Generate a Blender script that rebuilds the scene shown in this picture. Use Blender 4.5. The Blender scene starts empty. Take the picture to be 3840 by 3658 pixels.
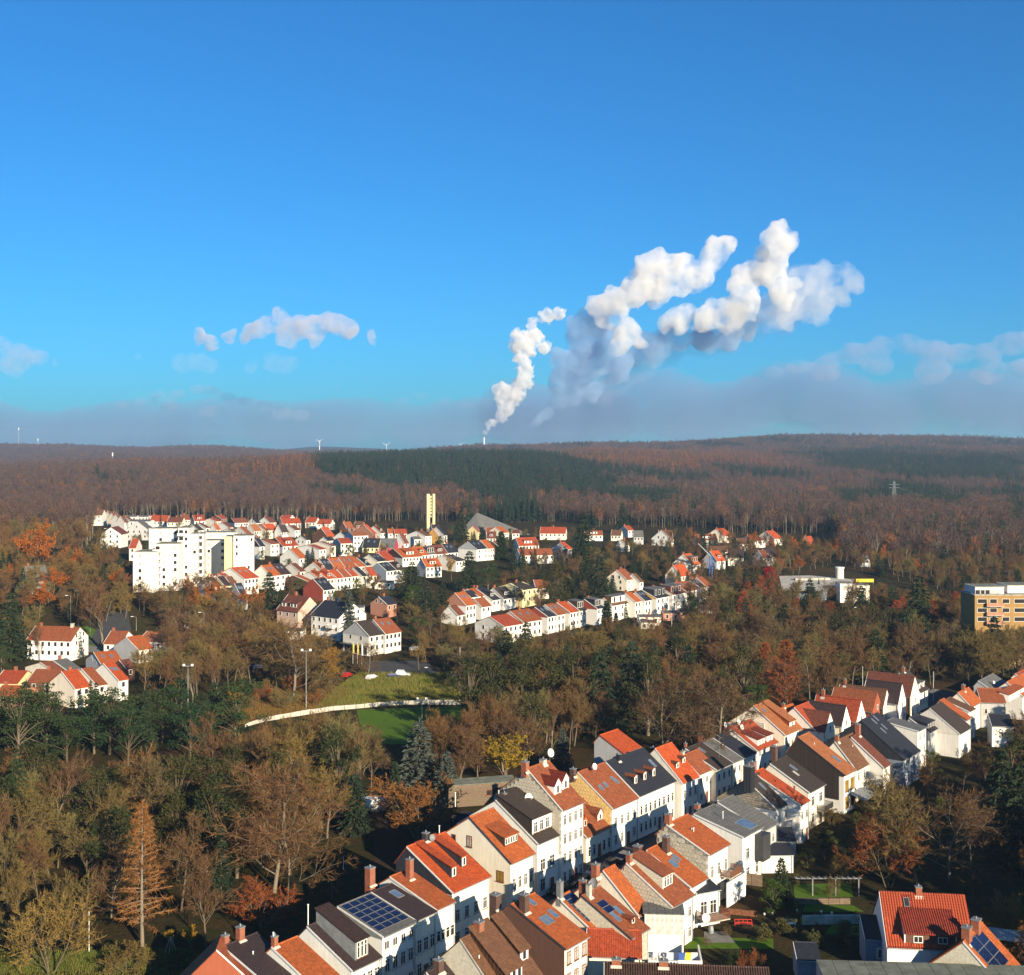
import bpy, math, random
import numpy as np
R = math.radians
scene = bpy.context.scene
# ---------------------------------------------------------------- camera, sky, sun, exposure
F, CX, HY, CAMZ = 4500.0, 1920.0, 1690.0, 70.0
cam = bpy.data.cameras.new('camera'); camo = bpy.data.objects.new('camera', cam)
scene.collection.objects.link(camo); scene.camera = camo
camo.location = (0, 0, CAMZ); camo.rotation_euler = (R(90), 0, 0)
cam.sensor_width = 36; cam.lens = 36*F/3840; cam.shift_y = -(1829-HY)/3840
cam.clip_start = 1; cam.clip_end = 60000
SUN_EL, SUN_X, SUN_Y = 19.0, 0.52, -0.854           # direction towards the sun, seen from above
sun = bpy.data.lights.new('sun', 'SUN'); suno = bpy.data.objects.new('sun', sun)
scene.collection.objects.link(suno)
sun.energy = 5.0; sun.angle = R(0.5); sun.color = (1.0, 0.85, 0.62)
az = math.atan2(SUN_X, SUN_Y)
suno.rotation_euler = (R(90-SUN_EL), 0, math.atan2(SUN_Y, SUN_X)+R(90))
world = bpy.data.worlds.new('World'); scene.world = world; world.use_nodes = True
wt = world.node_tree; wt.nodes.clear()
sky = wt.nodes.new('ShaderNodeTexSky'); sky.sky_type = 'NISHITA'; sky.sun_disc = False
sky.sun_elevation = R(SUN_EL); sky.sun_rotation = az
sky.air_density = 1.0; sky.dust_density = 1.0; sky.ozone_density = 3.0; sky.altitude = 250
hsv = wt.nodes.new('ShaderNodeVectorMath'); hsv.operation = 'MULTIPLY'; hsv.inputs[1].default_value = (0.20, 0.72, 1.14)
bg = wt.nodes.new('ShaderNodeBackground'); bg.inputs[1].default_value = 0.055
wo = wt.nodes.new('ShaderNodeOutputWorld')
wt.links.new(sky.outputs[0], hsv.inputs[0]); wt.links.new(hsv.outputs[0], bg.inputs[0]); wt.links.new(bg.outputs[0], wo.inputs[0])
vs = scene.view_settings; vs.view_transform = 'Standard'; vs.look = 'None'; vs.exposure = 1.25; vs.gamma = 1.0; vs.use_curve_mapping = False
try:
    scene.cycles.volume_bounces = 4; scene.cycles.transparent_max_bounces = 16
    scene.cycles.max_bounces = 6; scene.cycles.diffuse_bounces = 2
except Exception: pass
COL = scene.collection
rng = random.Random(7)

# ---------------------------------------------------------------- terrain height and picture-to-ground helpers
TU = [-1920, -1300, -700, 0, 400, 1000, 1500, 1920]
TT = [(0, [0]*8), (285, [0]*8), (310, [2.5, 2, 0, 0, 0, 0, 0, 0]), (340, [3, 3, 1, 0, 0, 0, 0, 0]),
      (385, [3, 3, 3.5, 3.3, 3, 2, 1, 1]), (405, [4, 4, 4.5, 4.5, 4, 3, 2, 2]), (450, [15, 15, 10, 8, 8, 6, 4, 3]),
      (600, [20, 20, 16, 13, 13, 11, 8, 7]), (900, [16, 16, 15, 14, 14, 12, 10, 10]), (1000, [16, 16, 15, 15, 14, 12, 10, 10]),
      (1250, [25, 25, 25, 24, 17, 12, 10, 10]), (1500, [32, 36, 46, 40, 26, 16, 15, 15]), (1800, [32, 43, 51, 51, 42, 30, 28, 25]),
      (2200, [30, 38, 46, 48, 48, 45, 46, 46]), (2800, [28, 32, 38, 45, 58, 62, 62, 60]), (3500, [45, 48, 45, 74, 80, 103, 100, 93]),
      (4500, [84, 74, 56, 50, 60, 80, 80, 80]), (6000, [20, 20, 30, 20, 20, 20, 20, 20]),
      (7500, [20, 30, 92, 30, 20, 20, 20, 20]), (9200, [0]*8)]
TD = np.array([t[0] for t in TT], float); TZ = np.array([t[1] for t in TT], float); TUa = np.array(TU, float)
def hgt(x, y):
    x = np.asarray(x, float); y = np.asarray(y, float)
    r = np.hypot(x, y)+1e-6; phi = np.arctan2(x, y)
    u = F*np.tan(np.clip(phi, -1.2, 1.2)); u = np.clip(u, -1920, 1920)
    d = r*np.maximum(np.cos(phi), 0.92)
    i = np.clip(np.searchsorted(TD, d)-1, 0, len(TD)-2); j = np.clip(np.searchsorted(TUa, u)-1, 0, 6)
    a = np.clip((d-TD[i])/(TD[i+1]-TD[i]), 0, 1); a = np.where(TD[i] > 900, a*a*(3-2*a)*0.6+a*0.4, a)
    b = np.clip((u-TUa[j])/(TUa[j+1]-TUa[j]), 0, 1)
    b = b*b*(3-2*b)
    z = (TZ[i, j]*(1-b)+TZ[i, j+1]*b)*(1-a)+(TZ[i+1, j]*(1-b)+TZ[i+1, j+1]*b)*a
    far = np.clip((d-1000)/1500, 0, 1)
    return z+far*(3.0*np.sin(x/170.0+1.3)+2.5*np.sin(x/83.0+y/210.0)+1.5*np.sin(y/120.0))
def hz(x, y): return float(hgt(x, y))
def at(X, Y, z):                                   # point at height z seen at picture position X, Y
    d = (CAMZ-z)*F/(Y-HY); return ((X-CX)/F*d, d, z)
_ds = np.concatenate([np.arange(100, 1200, 0.5), np.arange(1200, 9000, 5)])
def gp(X, Y):                                      # ground point seen at X, Y
    xs = (X-CX)/F*_ds; zr = CAMZ-(Y-HY)/F*_ds
    k = np.argmax(zr <= hgt(xs, _ds)); d = _ds[k]
    return (xs[k], d, hz(xs[k], d))
def atd(X, Y, d): return ((X-CX)/F*d, d, CAMZ-(Y-HY)/F*d)
def pix(x, y, z): return (CX+F*x/y, HY+F*(CAMZ-z)/y)
ZO = {'A': (1140, 3080, 2.813), 'B': (640, 3400, 3.077), 'C': (1500, 2800, 2.813), 'D': (2050, 2650, 2.813), 'E': (1500, 3250, 2.813),
      'F': (2050, 3050, 2.813), 'G': (2500, 2600, 2.625), 'H': (2650, 2450, 3.029), 'I': (3150, 2450, 2.853), 'L': (0, 2280, 2.813),
      'T3': (300, 1880, 3.938), 'T4': (700, 1880, 3.938), 'T5': (1100, 1880, 3.938), 'T6': (1000, 2130, 3.282), 'T7': (1500, 1880, 3.282),
      'T8': (1650, 2130, 3.282), 'U1': (2100, 2130, 3.029), 'U2': (1950, 1930, 3.282), 'U3': (2450, 1930, 2.036), 'U4': (2850, 1950, 2.036),
      'U5': (3350, 2100, 2.134), 'V': (3200, 3300, 1.75), 'W': (2550, 3150, 1.6), 'S': (0, 0, 1.0), 'M': (800, 2400, 1.641)}
def Z(z, x, y): o = ZO[z]; return (o[0]+x/o[2], o[1]+y/o[2])

# ---------------------------------------------------------------- objects, names, labels
def kids(o): return [c for c in o.children]
def tag(o, label=None, cat=None, group=None, kind=None):
    if label: o['label'] = label
    if cat: o['category'] = cat
    if group: o['group'] = group
    if kind: o['kind'] = kind
    return o
def empty(name, loc, rz=0.0, label=None, cat=None, group=None):
    o = bpy.data.objects.new(name, None); COL.objects.link(o); o.empty_display_size = 0.5
    o.location = loc; o.rotation_euler = (0, 0, rz); return tag(o, label, cat, group)
def link(name, me, parent=None, loc=(0, 0, 0), rot=(0, 0, 0), sc=(1, 1, 1)):
    o = bpy.data.objects.new(name, me); COL.objects.link(o)
    if parent: o.parent = parent
    o.location = loc; o.rotation_euler = rot; o.scale = sc; return o
class MB:
    def __init__(s): s.v = []; s.f = []; s.m = []; s.mats = []
    def mi(s, m):
        if m not in s.mats: s.mats.append(m)
        return s.mats.index(m)
    def poly(s, pts, m):
        k = len(s.v); s.v += [tuple(p) for p in pts]; s.f.append(tuple(range(k, k+len(pts)))); s.m.append(s.mi(m))
    def hexa(s, p, m):                              # 8 points: bottom 4 (ccw seen from above), top 4
        k = len(s.v); s.v += [tuple(q) for q in p]; i = s.mi(m)
        for f in ((3, 2, 1, 0), (4, 5, 6, 7), (0, 1, 5, 4), (1, 2, 6, 5), (2, 3, 7, 6), (3, 0, 4, 7)):
            s.f.append(tuple(k+a for a in f)); s.m.append(i)
    def box(s, a, b, m):
        x0, y0, z0 = a; x1, y1, z1 = b
        s.hexa([(x0, y0, z0), (x1, y0, z0), (x1, y1, z0), (x0, y1, z0), (x0, y0, z1), (x1, y0, z1), (x1, y1, z1), (x0, y1, z1)], m)
    def prism(s, poly, x0, x1, m):                  # poly in (y, z) swept along x
        n = len(poly); k = len(s.v); i = s.mi(m)
        s.v += [(x0, y, z) for y, z in poly]+[(x1, y, z) for y, z in poly]
        s.f.append(tuple(k+a for a in range(n))); s.f.append(tuple(k+n+a for a in reversed(range(n)))); s.m += [i, i]
        for a in range(n):
            b = (a+1) % n; s.f.append((k+b, k+a, k+n+a, k+n+b)); s.m.append(i)
    def cyl(s, a, b, r0, r1, n, m, cap=True):
        a = np.array(a, float); b = np.array(b, float); d = b-a; L = np.linalg.norm(d)+1e-9; d /= L
        u = np.cross(d, (0, 0, 1) if abs(d[2]) < 0.9 else (1, 0, 0)); u /= np.linalg.norm(u); w = np.cross(d, u)
        k = len(s.v); i = s.mi(m)
        for c, r in ((a, r0), (b, r1)):
            for q in range(n):
                t = 2*math.pi*q/n; s.v.append(tuple(c+r*(math.cos(t)*u+math.sin(t)*w)))
        for q in range(n):
            p = (q+1) % n; s.f.append((k+q, k+p, k+n+p, k+n+q)); s.m.append(i)
        if cap: s.f.append(tuple(k+n+q for q in range(n))); s.m.append(i); s.f.append(tuple(k+q for q in reversed(range(n)))); s.m.append(i)
    def ball(s, c, r, m, nu=10, nv=6, sq=(1, 1, 1)):
        k = len(s.v); i = s.mi(m)
        for b in range(nv+1):
            th = math.pi*b/nv
            for a in range(nu):
                ph = 2*math.pi*a/nu
                s.v.append((c[0]+r*sq[0]*math.sin(th)*math.cos(ph), c[1]+r*sq[1]*math.sin(th)*math.sin(ph), c[2]+r*sq[2]*math.cos(th)))
        for b in range(nv):
            for a in range(nu):
                p = (a+1) % nu; s.f.append((k+b*nu+a, k+(b+1)*nu+a, k+(b+1)*nu+p, k+b*nu+p)); s.m.append(i)
    def mesh(s, name, smooth=False):
        me = bpy.data.meshes.new(name); me.from_pydata(s.v, [], s.f)
        for m in s.mats: me.materials.append(m)
        me.polygons.foreach_set('material_index', s.m)
        if smooth: me.polygons.foreach_set('use_smooth', [True]*len(s.f))
        me.update(); return me
    def obj(s, name, parent=None, loc=(0, 0, 0), rot=(0, 0, 0), smooth=False):
        return link(name, s.mesh(name, smooth), parent, loc, rot)
def fastmesh(name, V, T, mats, mi=None, smooth=False):
    me = bpy.data.meshes.new(name); V = np.asarray(V, np.float32); T = np.asarray(T, np.int32); n = len(T)
    me.vertices.add(len(V)); me.vertices.foreach_set('co', V.ravel())
    me.loops.add(n*T.shape[1]); me.loops.foreach_set('vertex_index', T.ravel())
    me.polygons.add(n); me.polygons.foreach_set('loop_start', np.arange(0, n*T.shape[1], T.shape[1], dtype=np.int32))
    for m in mats: me.materials.append(m)
    if mi is not None: me.polygons.foreach_set('material_index', np.asarray(mi, np.int32))
    if smooth: me.polygons.foreach_set('use_smooth', [True]*n)
    me.update(calc_edges=True); me.validate(); return me

# ---------------------------------------------------------------- materials
def newmat(name):
    m = bpy.data.materials.new(name); m.use_nodes = True
    nt = m.node_tree; b = nt.nodes['Principled BSDF']; return m, nt, b
def N(nt, t, **k):
    n = nt.nodes.new(t)
    for a, v in k.items(): setattr(n, a, v)
    return n
def mix(nt, fac, a, b, mode='MIX'):
    n = nt.nodes.new('ShaderNodeMix'); n.data_type = 'RGBA'; n.blend_type = mode
    if isinstance(fac, (int, float)): n.inputs[0].default_value = fac
    else: nt.links.new(fac, n.inputs[0])
    for i, c in ((6, a), (7, b)):
        if isinstance(c, tuple): n.inputs[i].default_value = (*c[:3], 1)
        else: nt.links.new(c, n.inputs[i])
    return n.outputs[2]
def noise(nt, scale, detail=4, coord=None, rough=0.6):
    n = N(nt, 'ShaderNodeTexNoise'); n.inputs['Scale'].default_value = scale; n.inputs['Detail'].default_value = detail; n.inputs['Roughness'].default_value = rough
    if coord is not None: nt.links.new(coord, n.inputs['Vector'])
    return n.outputs['Fac']
def ramp(nt, fac, stops):
    n = N(nt, 'ShaderNodeValToRGB'); e = n.color_ramp.elements
    while len(e) < len(stops): e.new(0.5)
    for q, (p, c) in zip(e, stops): q.position = p; q.color = (*c[:3], 1)
    nt.links.new(fac, n.inputs[0]); return n.outputs[0]
def plain(name, col, rough=0.7, var=0.12, scale=1.5, metal=0.0, bump=0.0, spec=0.3):
    col = tuple(c*0.8 for c in col)
    m, nt, b = newmat(name); tc = N(nt, 'ShaderNodeTexCoord').outputs['Object']
    f = noise(nt, scale, 5, tc); lo = tuple(c*(1-var*1.6) for c in col); hi = tuple(min(1, c*(1+var)) for c in col)
    nt.links.new(ramp(nt, f, [(0.3, lo), (0.7, hi)]), b.inputs['Base Color'])
    b.inputs['Roughness'].default_value = rough; b.inputs['Metallic'].default_value = metal
    b.inputs['Specular IOR Level'].default_value = spec
    if bump:
        bn = N(nt, 'ShaderNodeBump'); bn.inputs['Strength'].default_value = bump; bn.inputs['Distance'].default_value = 0.05
        nt.links.new(noise(nt, scale*8, 4, tc), bn.inputs['Height']); nt.links.new(bn.outputs[0], b.inputs['Normal'])
    return m
def walls(name, col, dirt=0.25):                    # plaster with faint streaks and blotches of dirt
    col = tuple(c*0.88 for c in col)
    m, nt, b = newmat(name); tc = N(nt, 'ShaderNodeTexCoord').outputs['Object']
    mp = N(nt, 'ShaderNodeMapping'); mp.inputs['Scale'].default_value = (2.2, 2.2, 0.25); nt.links.new(tc, mp.inputs[0])
    f1 = noise(nt, 1.0, 5, mp.outputs[0]); f2 = noise(nt, 0.35, 6, tc)
    c = ramp(nt, f1, [(0.25, tuple(x*(1-dirt) for x in col)), (0.6, col)])
    c = mix(nt, 0.35, c, ramp(nt, f2, [(0.3, tuple(x*(1-dirt*1.2) for x in col)), (0.65, col)]))
    nt.links.new(c, b.inputs['Base Color']); b.inputs['Roughness'].default_value = 0.9; b.inputs['Specular IOR Level'].default_value = 0.15
    bn = N(nt, 'ShaderNodeBump'); bn.inputs['Strength'].default_value = 0.25; bn.inputs['Distance'].default_value = 0.02
    nt.links.new(noise(nt, 14, 3, tc), bn.inputs['Height']); nt.links.new(bn.outputs[0], b.inputs['Normal'])
    return m
def tiles(name, col, tw=0.3, th=0.36, amp=0.045, var=0.28, ribs=False):
    """roof tiles: colour differs tile by tile, lichen and soot in blotches, courses as relief"""
    col = tuple(c*0.64 for c in col)
    m, nt, b = newmat(name); tc = N(nt, 'ShaderNodeTexCoord').outputs['Object']
    mp = N(nt, 'ShaderNodeMapping'); mp.inputs['Scale'].default_value = (1/tw, 1.35/th, 0); nt.links.new(tc, mp.inputs[0])
    br = N(nt, 'ShaderNodeTexBrick'); nt.links.new(mp.outputs[0], br.inputs['Vector']); br.offset = 0.5
    br.inputs['Scale'].default_value = 1; br.inputs['Brick Width'].default_value = 1; br.inputs['Row Height'].default_value = 1
    br.inputs['Mortar Size'].default_value = 0.05; br.inputs['Bias'].default_value = 0.0
    br.inputs['Color1'].default_value = (*[c*(1-var) for c in col], 1); br.inputs['Color2'].default_value = (*[min(1, c*(1+var*0.8)) for c in col], 1)
    br.inputs['Mortar'].default_value = (*[c*0.45 for c in col], 1)
    oi = N(nt, 'ShaderNodeObjectInfo'); va = N(nt, 'ShaderNodeVectorMath', operation='ADD')
    nt.links.new(tc, va.inputs[0]); cb = N(nt, 'ShaderNodeMath', operation='MULTIPLY'); cb.inputs[1].default_value = 37
    nt.links.new(oi.outputs['Random'], cb.inputs[0]); nt.links.new(cb.outputs[0], va.inputs[1])
    f = noise(nt, 0.45, 7, va.outputs[0], 0.7)
    dark = tuple(c*0.42+0.012 for c in col); lic = (col[0]*0.62+0.06, col[1]*0.7+0.07, col[2]*0.7+0.05)
    c = mix(nt, ramp(nt, f, [(0.48, (0, 0, 0)), (0.78, (0.6,)*3)]), br.outputs['Color'], dark)
    c = mix(nt, ramp(nt, noise(nt, 1.7, 6, va.outputs[0]), [(0.58, (0, 0, 0)), (0.82, (0.4,)*3)]), c, lic)
    nt.links.new(c, b.inputs['Base Color']); b.inputs['Roughness'].default_value = 0.72; b.inputs['Specular IOR Level'].default_value = 0.3
    sx = N(nt, 'ShaderNodeSeparateXYZ'); nt.links.new(mp.outputs[0], sx.inputs[0])
    fr = N(nt, 'ShaderNodeMath', operation='FRACT'); nt.links.new(sx.outputs[1], fr.inputs[0])
    sn = N(nt, 'ShaderNodeMath', operation='SINE'); mu = N(nt, 'ShaderNodeMath', operation='MULTIPLY'); mu.inputs[1].default_value = 2*math.pi
    nt.links.new(sx.outputs[0], mu.inputs[0]); nt.links.new(mu.outputs[0], sn.inputs[0])
    ad = N(nt, 'ShaderNodeMath', operation='MULTIPLY_ADD'); ad.inputs[1].default_value = 0.9 if ribs else 0.35
    nt.links.new(sn.outputs[0], ad.inputs[0]); nt.links.new(fr.outputs[0], ad.inputs[2])
    bn = N(nt, 'ShaderNodeBump'); bn.inputs['Strength'].default_value = 0.8; bn.inputs['Distance'].default_value = amp
    bn.invert = True
    nt.links.new(ad.outputs[0], bn.inputs['Height']); nt.links.new(bn.outputs[0], b.inputs['Normal'])
    return m
def blocks(name, c1, c2, w, h, mortar=(0.3, 0.28, 0.25), ms=0.04, bump=0.06):
    c1, c2 = tuple(c*.75 for c in c1), tuple(c*.75 for c in c2)
    m, nt, b = newmat(name); tc = N(nt, 'ShaderNodeTexCoord').outputs['Object']
    sx = N(nt, 'ShaderNodeSeparateXYZ'); nt.links.new(tc, sx.inputs[0])
    a = N(nt, 'ShaderNodeMath', operation='ADD'); nt.links.new(sx.outputs[0], a.inputs[0]); nt.links.new(sx.outputs[1], a.inputs[1])
    cx = N(nt, 'ShaderNodeCombineXYZ'); nt.links.new(a.outputs[0], cx.inputs[0]); nt.links.new(sx.outputs[2], cx.inputs[1])
    br = N(nt, 'ShaderNodeTexBrick'); nt.links.new(cx.outputs[0], br.inputs['Vector'])
    for k, v in (('Scale', 1), ('Brick Width', w), ('Row Height', h), ('Mortar Size', ms)): br.inputs[k].default_value = v
    br.inputs['Color1'].default_value = (*c1, 1); br.inputs['Color2'].default_value = (*c2, 1); br.inputs['Mortar'].default_value = (*mortar, 1)
    c = mix(nt, ramp(nt, noise(nt, 1.2, 6, tc), [(0.4, (0, 0, 0)), (0.75, (0.6,)*3)]), br.outputs['Color'], tuple(x*0.5 for x in c1))
    nt.links.new(c, b.inputs['Base Color']); b.inputs['Roughness'].default_value = 0.9; b.inputs['Specular IOR Level'].default_value = 0.2
    bn = N(nt, 'ShaderNodeBump'); bn.inputs['Distance'].default_value = bump; bn.inputs['Strength'].default_value = 0.7; bn.invert = True
    nt.links.new(br.outputs['Fac'], bn.inputs['Height']); nt.links.new(bn.outputs[0], b.inputs['Normal'])
    return m
def twigs(name, cols, hue=0.03, trans=0.0, dv=0.35):
    """bark, twigs or foliage: hue and value differ from tree to tree and clump to clump"""
    cols = [tuple(q*0.60 for q in c) for c in cols]
    m, nt, b = newmat(name); oi = N(nt, 'ShaderNodeObjectInfo')
    geo = N(nt, 'ShaderNodeTexCoord').outputs['Object']
    f = noise(nt, 0.45, 3, geo)
    c = ramp(nt, oi.outputs['Random'], [(i/(len(cols)-1), q) for i, q in enumerate(cols)])
    h = N(nt, 'ShaderNodeHueSaturation'); nt.links.new(c, h.inputs['Color'])
    mr = N(nt, 'ShaderNodeMapRange'); nt.links.new(f, mr.inputs[0]); mr.inputs[1].default_value = 0.3; mr.inputs[2].default_value = 0.7
    mr.inputs[3].default_value = 1-dv; mr.inputs[4].default_value = 1+dv; nt.links.new(mr.outputs[0], h.inputs['Value'])
    mh = N(nt, 'ShaderNodeMapRange'); nt.links.new(oi.outputs['Random'], mh.inputs[0]); mh.inputs[3].default_value = 0.5-hue; mh.inputs[4].default_value = 0.5+hue
    nt.links.new(mh.outputs[0], h.inputs['Hue'])
    nt.links.new(h.outputs[0], b.inputs['Base Color']); b.inputs['Roughness'].default_value = 0.85; b.inputs['Specular IOR Level'].default_value = 0.12
    if trans:
        t = N(nt, 'ShaderNodeBsdfTranslucent'); nt.links.new(h.outputs[0], t.inputs[0]); ms = N(nt, 'ShaderNodeMixShader'); ms.inputs[0].default_value = trans
        out = nt.nodes['Material Output']; nt.links.new(b.outputs[0], ms.inputs[1]); nt.links.new(t.outputs[0], ms.inputs[2]); nt.links.new(ms.outputs[0], out.inputs[0])
    return m
def glassy(name, col, rough=0.12):
    m, nt, b = newmat(name); tc = N(nt, 'ShaderNodeTexCoord').outputs['Object']
    nt.links.new(ramp(nt, noise(nt, 0.9, 2, tc), [(0.35, tuple(c*0.6 for c in col)), (0.65, col)]), b.inputs['Base Color'])
    b.inputs['Roughness'].default_value = rough; b.inputs['Specular IOR Level'].default_value = 0.6; return m
M = {}
OR = (0.50, 0.125, 0.03)
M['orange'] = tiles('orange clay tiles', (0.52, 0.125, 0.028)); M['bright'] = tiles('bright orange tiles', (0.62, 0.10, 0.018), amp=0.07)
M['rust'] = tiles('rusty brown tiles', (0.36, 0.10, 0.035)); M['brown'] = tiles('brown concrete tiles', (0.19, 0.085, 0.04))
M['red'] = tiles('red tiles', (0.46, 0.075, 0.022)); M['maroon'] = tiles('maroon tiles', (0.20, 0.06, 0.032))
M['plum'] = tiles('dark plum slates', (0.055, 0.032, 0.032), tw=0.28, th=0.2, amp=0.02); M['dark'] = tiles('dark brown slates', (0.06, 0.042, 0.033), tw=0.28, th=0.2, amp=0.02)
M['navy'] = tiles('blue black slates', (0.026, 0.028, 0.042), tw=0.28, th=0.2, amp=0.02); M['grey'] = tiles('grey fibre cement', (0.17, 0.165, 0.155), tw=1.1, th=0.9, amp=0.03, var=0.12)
M['tan'] = tiles('tan tiles', (0.46, 0.155, 0.05)); M['ribbed'] = tiles('ribbed red tiles', (0.36, 0.05, 0.02), amp=0.09, ribs=True)
M['ribdark'] = tiles('ribbed dark tiles', (0.09, 0.045, 0.03), amp=0.09, ribs=True)
M['white'] = walls('white plaster', (0.80, 0.77, 0.71)); M['cream'] = walls('cream plaster', (0.84, 0.75, 0.60)); M['pale'] = walls('pale plaster', (0.74, 0.70, 0.62), 0.35)
M['yellow'] = walls('yellow plaster', (0.74, 0.62, 0.32)); M['pink'] = walls('pinkish plaster', (0.60, 0.42, 0.34), 0.35); M['magenta'] = walls('magenta plaster', (0.55, 0.04, 0.10))
M['amber'] = walls('amber plaster', (0.75, 0.40, 0.10)); M['greyw'] = walls('grey plaster', (0.42, 0.42, 0.42)); M['ochre'] = walls('ochre plaster', (0.33, 0.20, 0.075))
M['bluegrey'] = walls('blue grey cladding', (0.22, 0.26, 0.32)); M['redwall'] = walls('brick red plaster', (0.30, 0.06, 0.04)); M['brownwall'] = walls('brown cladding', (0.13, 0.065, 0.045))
M['rosewall'] = walls('rose brown plaster', (0.42, 0.20, 0.13)); M['terra'] = walls('terracotta render', (0.30, 0.085, 0.045), 0.2)
M['slategable'] = tiles('blue slate gable', (0.04, 0.042, 0.055), amp=0.02)
M['stone'] = blocks('rubble stone', (0.46, 0.40, 0.32), (0.26, 0.23, 0.18), 0.55, 0.4, (0.16, 0.14, 0.11), 0.06, 0.12)
M['stonewall'] = blocks('old stone blocks', (0.26, 0.19, 0.13), (0.17, 0.12, 0.085), 0.6, 0.3, (0.12, 0.09, 0.06))
M['brick'] = blocks('red brick', (0.40, 0.10, 0.045), (0.28, 0.07, 0.035), 0.25, 0.08, (0.22, 0.15, 0.1), 0.012, 0.01)
M['brickdk'] = blocks('dark brick', (0.14, 0.07, 0.05), (0.09, 0.05, 0.04), 0.25, 0.08, (0.08, 0.06, 0.05), 0.012, 0.01)
M['slateA'] = plain('beige gable slate', (0.52, 0.46, 0.36), 0.8, 0.2, 3); M['slateY'] = plain('yellow gable slate', (0.78, 0.52, 0.20), 0.8, 0.2, 3)
M['slateC'] = plain('cream gable board', (0.66, 0.60, 0.46), 0.8, 0.15, 3)
M['trim'] = plain('white painted trim', (0.75, 0.74, 0.70), 0.5, 0.06); M['zinc'] = plain('zinc sheet', (0.30, 0.32, 0.31), 0.45, 0.15, 1.2, 0.3)
M['darkmetal'] = plain('dark metal', (0.05, 0.05, 0.055), 0.5, 0.2); M['wood'] = plain('brown wood', (0.20, 0.075, 0.035), 0.7, 0.3, 4); M['lead'] = plain('lead flashing', (0.20, 0.20, 0.20), 0.5)
M['glass'] = glassy('window glass', (0.035, 0.03, 0.028)); M['skyglass'] = glassy('roof glass', (0.10, 0.16, 0.26), 0.08); M['solar'] = glassy('solar cell', (0.008, 0.014, 0.05), 0.15)
M['curtain'] = glassy('curtained glass', (0.45, 0.43, 0.38), 0.35); M['amberglass'] = glassy('amber glass', (0.30, 0.20, 0.02), 0.2)
M['asphalt'] = plain('asphalt', (0.05, 0.05, 0.052), 0.9, 0.2, 0.6, bump=0.3); M['paving'] = plain('paving', (0.20, 0.19, 0.17), 0.9, 0.2, 1.0)
M['roofing'] = plain('roofing felt', (0.17, 0.18, 0.14), 0.9, 0.25, 0.7, bump=0.3); M['concrete'] = plain('pale concrete', (0.50, 0.46, 0.38), 0.9, 0.25, 0.5)
M['bench'] = plain('white bench paint', (0.78, 0.78, 0.76), 0.5, 0.05); M['redpaint'] = plain('red paint', (0.45, 0.03, 0.02), 0.5, 0.1); M['bluepaint'] = plain('blue paint', (0.03, 0.09, 0.35), 0.5, 0.1)
M['yellowpaint'] = plain('yellow paint', (0.75, 0.55, 0.03), 0.5, 0.1); M['tower'] = walls('tower concrete', (0.56, 0.47, 0.28), 0.2); M['spire'] = tiles('grey slate pyramid', (0.16, 0.155, 0.15), amp=0.02, tw=0.5, th=0.4)
M['rubber'] = plain('black rubber', (0.02, 0.02, 0.02), 0.9)
M['bark'] = twigs('bark', [(0.17, 0.13, 0.085), (0.22, 0.175, 0.12), (0.13, 0.095, 0.06)], 0.01, 0, 0.2)
M['pbark'] = twigs('pale bark', [(0.30, 0.25, 0.18), (0.24, 0.19, 0.135)], 0.01, 0, 0.25)
M['twig'] = twigs('olive twigs', [(0.235, 0.165, 0.045), (0.18, 0.14, 0.045), (0.29, 0.185, 0.05), (0.19, 0.13, 0.05), (0.23, 0.19, 0.07)], 0.012)
M['twigb'] = twigs('brown twigs', [(0.20, 0.11, 0.045), (0.15, 0.09, 0.045), (0.24, 0.12, 0.042), (0.17, 0.12, 0.06)], 0.01)
M['rtwig'] = twigs('russet twigs', [(0.34, 0.10, 0.025), (0.26, 0.085, 0.03), (0.30, 0.12, 0.035)], 0.008)
M['copper'] = twigs('copper foliage', [(0.48, 0.115, 0.028), (0.38, 0.09, 0.03)], 0.008, 0.15)
M['larchn'] = twigs('larch needles', [(0.36, 0.175, 0.05), (0.42, 0.15, 0.04), (0.30, 0.14, 0.05)], 0.01, 0.1)
M['gold'] = twigs('golden leaves', [(0.60, 0.32, 0.025), (0.46, 0.28, 0.03)], 0.01, 0.25)
M['orangel'] = twigs('orange leaves', [(0.58, 0.20, 0.03), (0.46, 0.14, 0.03)], 0.01, 0.25)
M['redl'] = twigs('crimson leaves', [(0.40, 0.02, 0.02), (0.45, 0.03, 0.03)], 0.01, 0.2)
M['spruce'] = twigs('spruce needles', [(0.030, 0.052, 0.022), (0.036, 0.055, 0.030), (0.026, 0.050, 0.018), (0.042, 0.058, 0.022)], 0.02, 0.1)
M['bluesp'] = twigs('blue spruce needles', [(0.10, 0.12, 0.095), (0.085, 0.11, 0.09)], 0.01, 0.1)
M['pine'] = twigs('pine needles', [(0.045, 0.085, 0.028), (0.06, 0.085, 0.028), (0.035, 0.07, 0.028)], 0.02, 0.15)
M['green'] = twigs('green leaves', [(0.10, 0.14, 0.025), (0.07, 0.12, 0.02)], 0.02, 0.25)
M['ivy'] = twigs('ivy', [(0.055, 0.062, 0.018), (0.075, 0.07, 0.02), (0.045, 0.055, 0.018)], 0.02, 0.1)
M['bush'] = twigs('olive bush', [(0.13, 0.12, 0.03), (0.09, 0.10, 0.03), (0.15, 0.11, 0.035)], 0.02, 0.15)
HAZE, CLOUDS = 0.00008, True
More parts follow.
